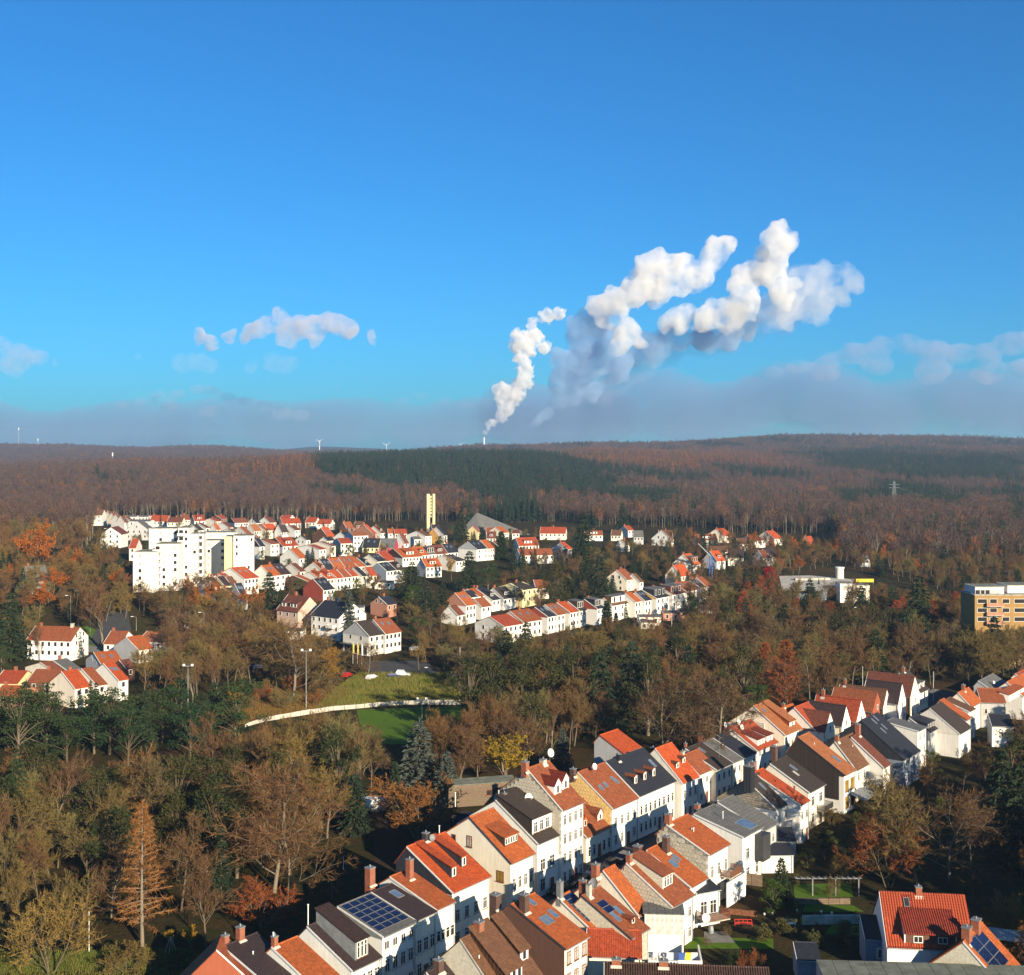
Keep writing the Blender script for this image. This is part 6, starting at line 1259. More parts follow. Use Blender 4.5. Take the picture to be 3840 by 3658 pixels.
# sports field, its low curved wall, banks
wl = [(919, 2727), (1000, 2706), (1090, 2690), (1166, 2678), (1250, 2665), (1336, 2658), (1430, 2650), (1531, 2644), (1620, 2644), (1730, 2645)]
wp = [gp(x, y) for x, y in wl]
m = MB()
root = empty('field_wall', wp[0], 0, 'low pale curved wall along the edge of the green sports field', 'wall')
for i in range(len(wp)-1):
    a, b_ = np.array(wp[i]), np.array(wp[i+1]); n = max(1, int(np.linalg.norm(b_-a)/2.2))
    for q in range(n):
        s0 = a+(b_-a)*(q/n)-np.array(wp[0]); s1 = a+(b_-a)*((q+.96)/n)-np.array(wp[0]); m = MB(); hh = .9+rng.uniform(-.06, .06)
        m.hexa([(s0[0], s0[1]-.15, -1), (s1[0], s1[1]-.15, -1), (s1[0], s1[1]+.15, -1), (s0[0], s0[1]+.15, -1), (s0[0], s0[1]-.15, hh), (s1[0], s1[1]-.15, hh), (s1[0], s1[1]+.15, hh), (s0[0], s0[1]+.15, hh)], M['concrete']); m.obj('wall_panel', root)
def quadpx(*P): return [gp(*p)[:2] for p in P]
sheet('sports_field', quadpx((1336, 2664), (1760, 2650), (1795, 2800), (1372, 2790)), 'lawn', .06, n=16)
sheet('grass_bank', quadpx((1166, 2674), (1340, 2545), (1420, 2640), (1336, 2655)), 'rough', .10); sheet('grass_bank', quadpx((1336, 2655), (1350, 2535), (1745, 2540), (1745, 2640)), 'rough', .12, n=14)
sheet('car_park', quadpx((1385, 2532), (1365, 2482), (1600, 2480), (1650, 2532)), 'asphalt', .10)
sheet('lawn', quadpx((300, 2430), (230, 2350), (330, 2352), (500, 2425)), 'lawn', .15); sheet('road', quadpx((300, 2450), (310, 2425), (520, 2425), (540, 2450)), 'paving', .2)
sheet('road', quadpx((400, 2300), (480, 2300), (500, 2420), (330, 2420)), 'asphalt', .3); sheet('lawn', quadpx((2530, 2440), (2590, 2360), (2650, 2380), (2640, 2440)), 'lawn', .15)
sheet('lawn', quadpx((0, 3658), (0, 3600), (360, 3560), (560, 3640)), 'rough', .05)
sheet('meadow_strip', quadpx((1400, 3330), (1400, 3000), (1680, 2900), (1700, 3100)), 'soil', .05)
def tufts(name, label, px, n, hh, mat, seed=1, w=.07):
    rs = random.Random(seed); P = [gp(*q) for q in px]; x0, x1 = min(q[0] for q in P), max(q[0] for q in P); y0, y1 = min(q[1] for q in P), max(q[1] for q in P); T_ = TM(); k = 0
    for _ in range(n*4):
        x, y = rs.uniform(x0, x1), rs.uniform(y0, y1); z = hz(x, y); X, Y = pix(x, y, z)
        if not inpoly(X, Y, px): continue
        T_.sliver(np.array([x, y, z]), np.array([rs.gauss(0, .15), rs.gauss(0, .15), rs.uniform(.5, 1.2)])*hh, w, rs, 0); k += 1
        if k >= n: break
    tag(link(name, fastmesh(name, np.array(T_.V), np.array(T_.T), [M[mat]])), label, None, None, 'stuff')
M['grassy'] = lawn_mat('tall grass', (0.10, 0.15, 0.02), (0.18, 0.16, 0.04), .25); M['reed'] = lawn_mat('dry stalks', (0.24, 0.13, 0.04), (0.16, 0.10, 0.03), .4)
tufts('tall_grass', 'tall green and straw coloured grass on the bank above the sports field', [(1180, 2668), (1250, 2590), (1345, 2528), (1760, 2530), (1750, 2636), (1336, 2652)], 36000, 1.0, 'grassy', 1, .15)
tufts('dry_undergrowth', 'orange brown dry undergrowth left of the grass bank', [(840, 2730), (860, 2610), (1200, 2560), (1320, 2600), (1230, 2664), (1000, 2700)], 34000, .8, 'reed', 2, .16)
tufts('dry_grass', 'brown dry grass at the right edge beside the pantile house', [(3680, 3640), (3680, 3420), (3840, 3400), (3840, 3650)], 9000, 1.0, 'reed', 3, .07)
tufts('meadow_grass', 'rough grass in the lower left corner', [(0, 3658), (0, 3560), (700, 3560), (900, 3640), (600, 3700)], 9000, .4, 'grassy', 4, .06)
# garden at the lower right
for q, P in enumerate((((2980, 3370), (2975, 3320), (3190, 3315), (3200, 3368)), ((3010, 3425), (3020, 3397), (3200, 3400), (3240, 3425)), ((3090, 3510), (3120, 3472), (3250, 3475), (3248, 3512)), ((2560, 3560), (2600, 3520), (2900, 3525), (2900, 3560)), ((3000, 3470), (3000, 3440), (3150, 3436), (3240, 3440)))): sheet('lawn', quadpx(*P), 'lawn', .05)
sheet('vegetable_bed', quadpx((2700, 3500), (2720, 3470), (3080, 3480), (3080, 3515)), 'soil', .055); sheet('garden_path', quadpx((2640, 3540), (2640, 3500), (2720, 3500), (2760, 3540)), 'paving', .06)
def low_wall(P0, P1, hh, mat, label, n=6, th_=.35):
    a, b_ = np.array(gp(*P0)), np.array(gp(*P1)); root = empty('garden_wall', a, 0, label, 'wall', 'garden walls')
    for q in range(n):
        s0 = (b_-a)*(q/n); s1 = (b_-a)*((q+.97)/n); m = MB(); k = hh*(1+rng.uniform(-.04, .04))
        m.hexa([(s0[0], s0[1], -.3), (s1[0], s1[1], -.3), (s1[0], s1[1]+th_, -.3), (s0[0], s0[1]+th_, -.3), (s0[0], s0[1], k), (s1[0], s1[1], k), (s1[0], s1[1]+th_, k), (s0[0], s0[1]+th_, k)], M[mat]); m.obj('wall_panel', root)
low_wall((3010, 3472), (3248, 3468), 1.3, 'concrete', 'pale garden wall with branch shadows left of the pantile house', 6)
low_wall((2940, 3395), (3190, 3393), .9, 'stonewall', 'brown terrace wall behind the upper lawn of the garden'); low_wall((2620, 3300), (2860, 3330), 1.8, 'stonewall', 'rough stone wall below the shaded sheds')
low_wall((2700, 3430), (2840, 3440), .8, 'wood', 'reddish plank edging beside the covered terrace', 5)
# pergola
a, b_ = np.array(gp(2985, 3362)), np.array(gp(3225, 3362)); root = empty('pergola', a, 0, 'long pale garden pergola beam on posts behind the pollarded tree', 'pergola'); d = b_-a
m = MB(); m.hexa([(0, -.08, 2.7), (d[0], d[1]-.08, 2.7), (d[0], d[1]+.08, 2.7), (0, .08, 2.7), (0, -.08, 2.86), (d[0], d[1]-.08, 2.86), (d[0], d[1]+.08, 2.86), (0, .08, 2.86)], M['lead']); m.obj('beam', root)
for q in range(12): m = MB(); x = d[0]*q/11; m.box((x-.2, -.35, 2.861), (x+.2, .35, 2.95), M['lead']); m.obj('rafter', root)
for q in (0.26, .62, .98): m = MB(); m.box((d[0]*q-.09, d[1]*q-.07, 0), (d[0]*q+.09, d[1]*q+.07, 2.69), M['lead']); m.obj('post', root)
# benches, lamps, barrel, swing, tank
def bench(P, mat, label, rz=0, w=1.9):
    root = empty('garden_bench', gp(*P), rz, label, 'bench')
    for q in range(4): m = MB(); m.box((-w/2, -.28+.14*q, .42), (w/2, -.17+.14*q, .46), M[mat]); m.obj('seat_slat', root)
    m = MB(); m.box((-w/2, .28, .45), (w/2, .33, .53), M[mat]); m.box((-w/2, .28, .85), (w/2, .33, .95), M[mat]); 
    for q in range(5): x = -w/2+(w-.08)*q/4; m.box((x, .285, .531), (x+.08, .325, .849), M[mat])
    m.obj('backrest', root)
    for x in (-w/2, w/2-.07):
        for y in (-.28, .27): m = MB(); m.box((x, y, 0), (x+.07, y+.06, .419), M[mat]); m.obj('leg', root)
        m = MB(); m.box((x, -.28, .62), (x+.07, .27, .67), M[mat]); m.obj('armrest', root)
bench((2960, 3476), 'bench', 'white slatted garden bench in the shaded garden'); bench((2788, 3478), 'redpaint', 'red garden bench left of the white one', 0, 2.6)
for i, P in enumerate(((2897, 3450), (2866, 3455), (3080, 3448), (3119, 3450), (2990, 3440))):
    root = empty('ball_lamp', gp(*P), 0, '%s of five white ball lamps in the shaded garden' % ['second from the left', 'leftmost', 'fourth from the left', 'rightmost', 'middle one'][i], 'lamp', 'ball lamps'); m = MB(); m.cyl((0, 0, 0), (0, 0, .9), .035, .035, 6, M['darkmetal']); m.obj('post', root); m = MB(); m.ball((0, 0, 1.05), .19, M['trim'], 12, 8); m.obj('globe', root, smooth=True)
root = empty('water_barrel', gp(2666, 3502), 0, 'grey water barrel below the covered terrace', 'barrel'); m = MB()
for q in range(4): r0 = (.36, .42, .42, .36, .3)[q]; r1 = (.36, .42, .42, .36, .3)[q+1]; m.cyl((0, 0, .28*q), (0, 0, .28*q+.28), r0, r1, 12, M['zinc'], q in (0, 3))
m.obj('barrel', root)
p = gp(1412, 3046); root = empty('storage_tank', p, R(12), 'rounded white tank in the dark clearing behind the row', 'tank'); m = MB(); m.cyl((-2.4, 0, 1.6), (2.2, 0, 1.6), 1.5, 1.5, 16, M['trim']); m.ball((-2.4, 0, 1.6), 1.5, M['trim'], 16, 8, (.5, 1, 1)); m.ball((2.2, 0, 1.6), 1.5, M['trim'], 16, 8, (.5, 1, 1)); m.obj('vessel', root, smooth=False)
for x in (-1.6, 1.4): m = MB(); m.box((x-.15, -1, 0), (x+.15, 1, .5), M['darkmetal']); m.obj('saddle', root)
def frame(P, w, hh, label, rz=0, dp=1.6):
    root = empty('swing_frame', gp(*P), rz, label, 'swing'); m = MB(); m.cyl((-w/2, 0, hh), (w/2, 0, hh), .05, .05, 6, M['trim']); m.obj('top_bar', root)
    for x in (-w/2, w/2):
        for y in (-dp/2, dp/2): m = MB(); m.cyl((x, 0, hh), (x*1.05, y, 0), .045, .045, 6, M['trim']); m.obj('leg', root)
frame((1832, 2960), 2.6, 2.2, 'white swing frame beyond the stone building'); 
root = empty('goal', gp(1457, 3042), R(20), 'small white goal beside the rounded tank', 'goal'); m = MB(); m.box((-1.2, 0, 1.9), (1.2, .08, 2.0), M['trim']); m.obj('crossbar', root)
for x in (-1.2, 1.12): m = MB(); m.box((x, 0, 0), (x+.08, .08, 1.9), M['trim']); m.obj('post', root)
# stone outbuilding behind the white house, stones one by one
p = gp(1682, 3032); root = empty('stone_outbuilding', p, R(14), 'low old stone outbuilding behind the row with a small window', 'building'); W_, D_, H_ = 13.5, 3.4, 4.3; FOOT.append((p[0], p[1], R(14), W_, D_))
m = MB(); m.box((0, 0, -.2), (W_, D_, H_), M['stonewall']); m.obj('wall', root); m = MB(); m.hexa([(-.3, -.3, H_+.001), (W_+.3, -.3, H_+.001), (W_+.3, D_+.3, H_+.2), (-.3, D_+.3, H_+.2), (-.3, -.3, H_+.15), (W_+.3, -.3, H_+.15), (W_+.3, D_+.3, H_+.32), (-.3, D_+.3, H_+.32)], M['roofing']); m.obj('roof', root)
def f(): m = MB(); m.box((-.28, -.05, -.15), (.28, .02, .15), M['stonewall']); return m.mesh('stone')
me = f()
for r_ in range(11):
    for c in range(21):
        x = .35+.62*c+(.3 if r_ % 2 else 0)
        if x > W_-.3 or (7.2 < x < 10.2 and 4 < r_ < 9): continue
        link('stone', me, root, (x, rng.uniform(-.03, .02), .2+.34*r_), (0, 0, 0), (rng.uniform(.85, 1.0), 1, rng.uniform(.9, 1)))
hs = dict(root=root, L=W_, D=D_, near=True); window(hs, 'front', 8.7, 1.9, 2.2, 1.1, 'brown')
# chimney stacks of rear yards etc: lamps and masts
def lamp(P, Yt, kind='street', label='', group='street lamps'):
    p = gp(*P); hh = (P[1]-Yt)/F*p[1]; root = empty('street_lamp' if kind == 'street' else 'floodlight_mast', p, 0, label, 'street lamp' if kind == 'street' else 'mast', group); m = MB(); m.cyl((0, 0, -.5), (0, 0, hh), .10 if kind == 'street' else .16 if kind == 'flood' else .07, .05, 8, M['zinc' if kind != 'pole' else 'trim']); m.obj('pole', root)
    if kind == 'street': m = MB(); m.cyl((0, 0, hh), (-1.1, 0, hh+.25), .05, .05, 6, M['zinc']); m.box((-1.9, -.15, hh+.18), (-1.0, .15, hh+.34), M['trim']); m.obj('lamp_head', root)
    elif kind == 'flood':
        m = MB(); m.box((-1.5, -.06, hh-.1), (1.5, .06, hh+.05), M['zinc']); m.obj('crossbar', root)
        for x in (-1.3, .9): m = MB(); m.hexa([(x, -.5, hh+.06), (x+.55, -.5, hh+.06), (x+.55, .1, hh+.06), (x, .1, hh+.06), (x, -.35, hh+.6), (x+.55, -.35, hh+.6), (x+.55, .1, hh+.5), (x, .1, hh+.5)], M['trim']); m.obj('floodlight', root)
lamp((1148, 2660), 2442, 'flood', 'tall grey floodlight mast before the autumn trees left of the shop', 'masts'); lamp((705, 2650), 2500, 'flood', 'floodlight mast with twin lamps above the dark pines at the left', 'masts')
lamp((1582, 2702), 2625, 'flood', 'short floodlight mast with white twin lamps on the sports field', 'masts'); lamp((1725, 2560), 2428, 'pole', 'thin white pole at the right end of the car park', 'masts'); lamp((2519, 2436), 2300, 'pole', 'tall pale pole in front of the curved terrace', 'masts')
for P, t, l in (((265, 2345), 2238, 'street lamp in the dark hollow, leftmost on the left slope'), ((338, 2395), 2284, 'street lamp above the small lawn on the left slope'), ((511, 2368), 2317, 'street lamp behind the grey gabled hamlet house'), ((765, 2430), 2300, 'street lamp beside the big bare tree'), ((3120, 2390), 2318, 'street lamp with a flat head before the school trees'), ((3223, 2350), 2282, 'street lamp between dark spruces near the orange conical trees'), ((1616, 2540), 2508, 'low lamp at the car park')): lamp(P, t, 'street', l)
lamp((334, 3574), 3420, 'pole', 'thin white pole at the lower left wood edge', 'masts'); lamp((3235, 2615), 2500, 'pole', 'thin dark pole behind the gable fronted houses', 'masts'); lamp((3500, 2630), 2520, 'pole', 'pole at the right of the last cream gable', 'masts')
lamp((1288, 3262), 3215, 'pole', 'short white post in the dark meadow behind the row', 'masts')
p = gp(410, 2075); lamp((406, 2100), 1985, 'street', 'tall street lamp below the white gable at the upper left')
# wooden tripod and yellow shrubs at lower left
root = empty('pole_tripod', gp(640, 3578), 0, 'small wooden pole tripod on the grass at the lower left', 'tripod')
for a in range(4): m = MB(); m.cyl((.9*math.cos(a*1.57), .9*math.sin(a*1.57), 0), (0, 0, 2.4), .04, .03, 5, M['concrete']); m.obj('pole', root)
# cars
def car(p, rz, mat, label, group, van=False):
    root = empty('parked_car' if not van else 'parked_van', p, rz, label, 'van' if van else 'car', group); paint = M[mat]; m = MB(); L_, W_, = (4.3, 1.75) if not van else (5.0, 1.95); hB = .85
    side = [(-L_/2, .3), (L_/2, .3), (L_/2, .62), (L_/2-.12, .78), (L_*.27, .92), (L_*.12, 1.38 if not van else 1.85), (-L_*.28, 1.42 if not van else 1.95), (-L_*.44, .98), (-L_/2, .9)]
    k = len(m.v); i = m.mi(paint); n = len(side)
    for s_ in (-1, 1):
        for x, z in side: m.v.append((x, s_*W_/2*(1 if z < 1.0 else .82), z))
    m.f.append(tuple(k+q for q in range(n))); m.f.append(tuple(k+n+q for q in reversed(range(n)))); m.m += [i, i]
    for a in range(n): b = (a+1) % n; m.f.append((k+b, k+a, k+n+a, k+n+b)); m.m.append(i)
    m.obj('body', root); g = MB(); zt = 1.34 if not van else 1.8
    g.hexa([(L_*.262, -.62, .95), (L_*.29, .62, .93), (L_*.262, .62, .95), (L_*.25, -.62, .96), (L_*.135, -.60, zt), (L_*.15, .60, zt), (L_*.14, .6, zt), (L_*.12, -.6, zt)], M['glass']); g.obj('windscreen', root)
    for s_ in (-1, 1):
        g = MB(); y = s_*W_/2*.955; y2 = s_*W_/2*.85; g.poly([(L_*.22, y, .98), (L_*.12, y2, zt-.02), (-L_*.25, y2, zt), (-L_*.36, y, .99)][::(1 if s_ < 0 else -1)], M['glass']); g.obj('side_window', root)
        for x in (L_*.31, -L_*.30): w = MB(); w.cyl((x, s_*(W_/2-.2), .32), (x, s_*(W_/2+.02), .32), .32, .32, 14, M['rubber']); q = w.obj('wheel', root); w = MB(); w.cyl((x, s_*(W_/2+.021), .32), (x, s_*(W_/2+.03), .32), .18, .18, 10, M['zinc']); w.obj('rim', q)
        g = MB(); g.box((L_/2-.06, s_*.62-.18, .60), (L_/2+.01, s_*.62+.18, .74), M['trim']); g.obj('headlight', root); g = MB(); g.box((-L_/2-.01, s_*.66-.14, .66), (-L_/2+.05, s_*.66+.14, .84), M['redpaint']); g.obj('tail_light', root)
M['carblack'] = plain('black car paint', (0.012, 0.012, 0.014), .25, .05, spec=.6); M['carblue'] = plain('dark blue car paint', (0.015, 0.025, 0.09), .25, .05, spec=.6); M['carwhite'] = plain('white car paint', (0.75, 0.75, 0.75), .3, .03, spec=.5); M['carsilver'] = plain('silver car paint', (0.35, 0.36, 0.37), .3, .04, .5, .5); M['carred'] = plain('red car paint', (0.45, 0.01, 0.015), .3, .04, spec=.5)
for i, (X, Y, mt, l) in enumerate(((2150, 3366, 'carblack', 'black'), (2166, 3318, 'carblack', 'black'), (2212, 3279, 'carsilver', 'grey'), (2246, 3248, 'carblack', 'black'), (2292, 3222, 'carblue', 'blue'))):
    q = gp(X, Y); t = np.dot(np.array(q[:2])-A, sd); pos = A+sd*t+nd*8.0; car((pos[0], pos[1], .03), TH+math.pi, mt, 'dark %s car parked in the shaded street, %s from the camera' % (l, ORD[i]), 'cars parked in the street')
car(gp(1735, 3085), R(160), 'carblue', 'dark blue van behind the cream gabled house by the stone building', 'vans', True)
for X, Y, rz, mt, l, v in ((1394, 2548, 60, 'carwhite', 'white car at the left of the car park', False), (1478, 2543, 10, 'carblue', 'dark blue car in the middle of the car park', False), (1508, 2538, 5, 'carwhite', 'white van at the right of the car park', True), (1700, 2545, 15, 'carblack', 'black car in the shade near the white pole', False), (1750, 2530, 20, 'carsilver', 'silver car in the shade right of the white pole', False), (1300, 2540, 70, 'carred', 'red car at the left end of the car park', False), (1560, 2440, 20, 'carwhite', 'white car under the big brown tree', False), (1080, 2118, 10, 'carred', 'bright red car by the yellow apartment block', False), (2480, 2425, 10, 'carsilver', 'silver car below the curved terrace', False), (3090, 2340, 20, 'carsilver', 'silver car in the dark school car park', False), (975, 2510, 15, 'carwhite', 'white car seen through the bare trees left of the field', False), (1010, 2500, 15, 'carblue', 'blue car seen through the bare trees left of the field', False)):
    car(gp(X, Y), R(rz), mt, l, 'cars in the valley', v)
# small crane with blue mast
p = atd(*Z('U3', 440, 500), 560); g = hz(p[0], p[1]); root = empty('tower_crane', (p[0], p[1], g), 0, 'blue crane mast with a pale jib among the gardens', 'crane'); zt = CAMZ-(Z('U3', 0, 320)[1]-HY)/F*560-g; m = MB()
for a in (-.6, .6):
    for b_ in (-.6, .6): m.box((a-.12, b_-.12, 0), (a+.12, b_+.12, zt), M['bluepaint'])
for q in range(int(zt/1.4)): m.hexa([(-.6, -.66, 1.4*q), (.6, -.66, 1.4*q+1.3), (.6, -.6, 1.4*q+1.3), (-.6, -.6, 1.4*q), (-.6, -.66, 1.4*q+.15), (.6, -.66, 1.4*q+1.45), (.6, -.6, 1.4*q+1.45), (-.6, -.6, 1.4*q+.15)], M['bluepaint'])
m.obj('mast', root); m = MB(); m.cyl((0, 0, zt), (-6, 0, zt+6), .35, .2, 5, M['zinc']); m.obj('jib', root)
# masts, turbines and chimney on the horizon
def far_mast(X, Yt, d, label, kind):
    x, y, zt = atd(X, Yt, d); g = hz(x, y); root = empty(kind, (x, y, g), 0, label, 'mast' if kind != 'wind_turbine' else 'wind turbine'); return root, zt-g
for X, Yt, d, l in ((70, 1604, 4400, 'tall thin radio mast on the far left ridge'), (142, 1645, 4400, 'shorter radio mast on the far left ridge'), (422, 1698, 3000, 'thin pale mast before the far left ridge')):
    r_, z = far_mast(X, Yt, d, l, 'radio_mast'); m = MB(); m.cyl((0, 0, 0), (0, 0, z-9), 2.2, 1.1, 5, M['zinc']); m.obj('mast', r_); m = MB(); m.cyl((0, 0, z-9), (0, 0, z), 1.6, 1.3, 8, M['trim']); m.obj('tip', r_)
for X, Yh, d, bl, l in ((1198, 1656, 5200, 17, 'white wind turbine on the left horizon with three blades'), (1449, 1670, 7200, 20, 'small white wind turbine above the conifers'), (1729, 1668, 7600, 16, 'faint wind turbine left of the smoke plume')):
    r_, z = far_mast(X, Yh, d, l, 'wind_turbine'); m = MB(); m.cyl((0, 0, 0), (0, 0, z), 2.4, 1.3, 8, M['trim']); m.obj('tower', r_); m = MB(); m.box((-1.8, -3, z-1.5), (1.8, 4, z+1.8), M['trim']); m.obj('nacelle', r_); B = bl*d/F
    for a in (35, 150, 275): m = MB(); c, s_ = math.cos(R(a)), math.sin(R(a)); px, pz = -s_, c; w = B*.045; m.hexa([(-w*px, -4, z-w*pz), (w*px, -4, z+w*pz), (w*px, -3.4, z+w*pz), (-w*px, -3.4, z-w*pz)]+[(B*c+.3*px*a_, y_, z+B*s_+.3*pz*a_) for a_, y_ in ((-1, -4), (1, -4), (1, -3.8), (-1, -3.8))], M['trim']); m.obj('blade', r_)
x, y, zt = atd(1815, 1638, 9000); m = MB(); m.cyl((0, 0, -50), (0, 0, zt-5), 9, 6, 12, M['trim']); tag(m.obj('power_station_chimney', None, (x, y, 0)), 'distant power station chimney under the steam plume', 'chimney')
# lattice pylon and its wire
x, y, zt = atd(3353, 1806, 1150); g = hz(x, y); root = empty('pylon', (x, y, g), 0, 'grey lattice power pylon rising from the autumn wood at the right', 'pylon'); z = zt-g; m = MB()
for s0, s1 in ((-1, -1), (1, -1), (1, 1), (-1, 1)): m.cyl((2.2*s0, 2.2*s1, 0), (.7*s0, .7*s1, z), .22, .15, 4, M['zinc'])
for q in range(9):
    a = 2.2-1.5*q/9; b_ = 2.2-1.5*(q+1)/9; z0, z1 = z*q/9, z*(q+1)/9
    for s_ in (-1, 1): m.cyl((-a, s_*a, z0), (b_, s_*b_, z1), .12, .12, 4, M['zinc']); m.cyl((a, s_*a, z0), (-b_, s_*b_, z1), .12, .12, 4, M['zinc'])
m.obj('lattice', root)
for k in (.80, .90): m = MB(); m.cyl((-5, 0, z*k), (5, 0, z*k), .2, .2, 5, M['zinc']); m.obj('cross_arm', root)
m = MB(); prev = np.array([4.5, 0, z*.8])
for q in range(1, 13): t = q/12; P_ = np.array([4.5+170*t, -40*t, z*.8-30*t-26*4*t*(1-t)*.35]); m.cyl(prev, P_, .09, .09, 3, M['zinc'], False); prev = P_
m.obj('wire', root)
# far glimpses of buildings in the gap of the left ridge
x, y, zt = atd(277, 1688, 4300); m = MB(); m.box((-25, 0, -15), (25, 30, 16), M['white']); tag(m.obj('distant_building', None, (x, y, zt-12)), 'tiny white building in the gap of the far left ridge', 'building')
# ---------------------------------------------------------------- trees one by one, nearest and most striking first
G1, G2, G3, G4, G5 = 'trees of the wood at the lower left', 'trees behind the far row of the street', 'trees between the hamlet and the town', 'trees in the town gardens', 'trees at the foot of the big wood'
def T(kind, X, Yb, Yt, g, label=None, **k):
    o = tree_px(kind, X, Yb, Yt, g, label, **k); p = o.location; PLANTED.append((p[0], p[1], 5)); return o
T('larch', 534, 3550, 2990, G1, 'bare orange brown larch with long horizontal branches standing alone at the lower left', wide=.9)
T('oak', 1028, 3350, 2850, G1, 'big spreading bare tree with pale forked limbs in front of the dark meadow', wide=1.45)
T('oak', 1080, 3370, 2930, G1, 'pale stemmed bare tree leaning out beside the big spreading one', wide=1.1)
T('russet', 985, 3480, 3300, G1, 'round russet shrub by the dark meadow behind the plum roofs', wide=1.5)
T('willow', 187, 3655, 3330, G1, 'pale twigged crooked tree at the lower left corner', wide=1.2); T('bareb', 770, 3550, 3200, G1, 'dark brown tree right of the lone larch'); T('russet', 1570, 3150, 2900, G2, 'russet shrub left of the stone outbuilding', wide=1.5)
T('gold', 150+540-60, 3560, 3480, G1, 'small yellow leaved shrub left of the pole tripod'); T('gold', 715, 3575, 3470, G1, 'small yellow leaved shrub right of the pole tripod'); T('willow', 480, 3650, 3540, G1, 'low grey twigged shrub on the bottom edge', wide=2.0)
T('blue', 1573, 2975, 2690, G2, 'large blue green spruce in front of the sports field', wide=1.9); T('blue', 1675, 3010, 2810, G2, 'smaller blue green spruce by the stone outbuilding', wide=1.7); T('blue', 2110, 2900, 2720, G2, 'grey green spruce behind the satellite dish roof', wide=1.4)
T('gold', 1890, 2970, 2755, G2, 'golden leaved tree behind the tall white house', wide=1.9); T('column', 1330, 3130, 2900, G1, 'dark columnar conifer left of the clearing', wide=1.6)
T('copper', 2945, 2690, 2390, G2, 'tall russet red conical tree behind the cream gable', wide=1.15); T('bareb', 3090, 2690, 2400, G2, 'pale stemmed brown tree right of the russet red conical tree'); T('copper', 2870, 2640, 2400, G2, 'russet conical tree left of the tallest russet one'); T('copper', 3365, 2390, 2245, G3, 'orange conical tree before the dark spruce near the ochre flats', wide=1.3); T('copper', 3500, 2380, 2245, G3, 'orange brown conical tree right of the dark spruce', wide=1.3); T('copper', 3620, 2340, 2200, G3, 'orange conical tree touching the ochre flats', wide=1.0)
T('fir', 3445, 2380, 2150, G3, 'tall dark spruce between two orange conical trees', wide=1.2); T('oak', 2680, 2920, 2520, G2, 'wide bare brown tree behind the brown and grey roofs', wide=1.2); T('oak', 2490, 2860, 2500, G2, 'tall bare tree with pale rising stems behind the orange rear building', wide=1.1)
T('slim', 300+80, 2440, 2130, G3, 'tall pale barked bare tree left of the white apartment blocks', wide=1.5); T('orange', 150, 2190, 1940, G3, 'bright orange leaved tree at the upper left', wide=1.0); T('orange', 240, 2150, 2040, G3, 'dull orange leaved tree right of the bright one', wide=1.1)
T('oak', 1100, 2620, 2265, G3, 'very wide olive brown bare tree left of the field', wide=1.5); T('oak', 1380, 2550, 2400, G3, 'bare tree at the corner of the car park'); T('gold', 820+410, 2560, 2420, G3, 'yellow leaved tree left of the shop flags', wide=1.2)
T('fir', 900, 2140, 2025, G4, 'tall dark conifer before the yellow and white apartment block', wide=.85); T('willow', 815, 2150, 2035, G4, 'golden weeping tree before the cream apartment block', wide=1.1); KW = dict(wide=1.0)
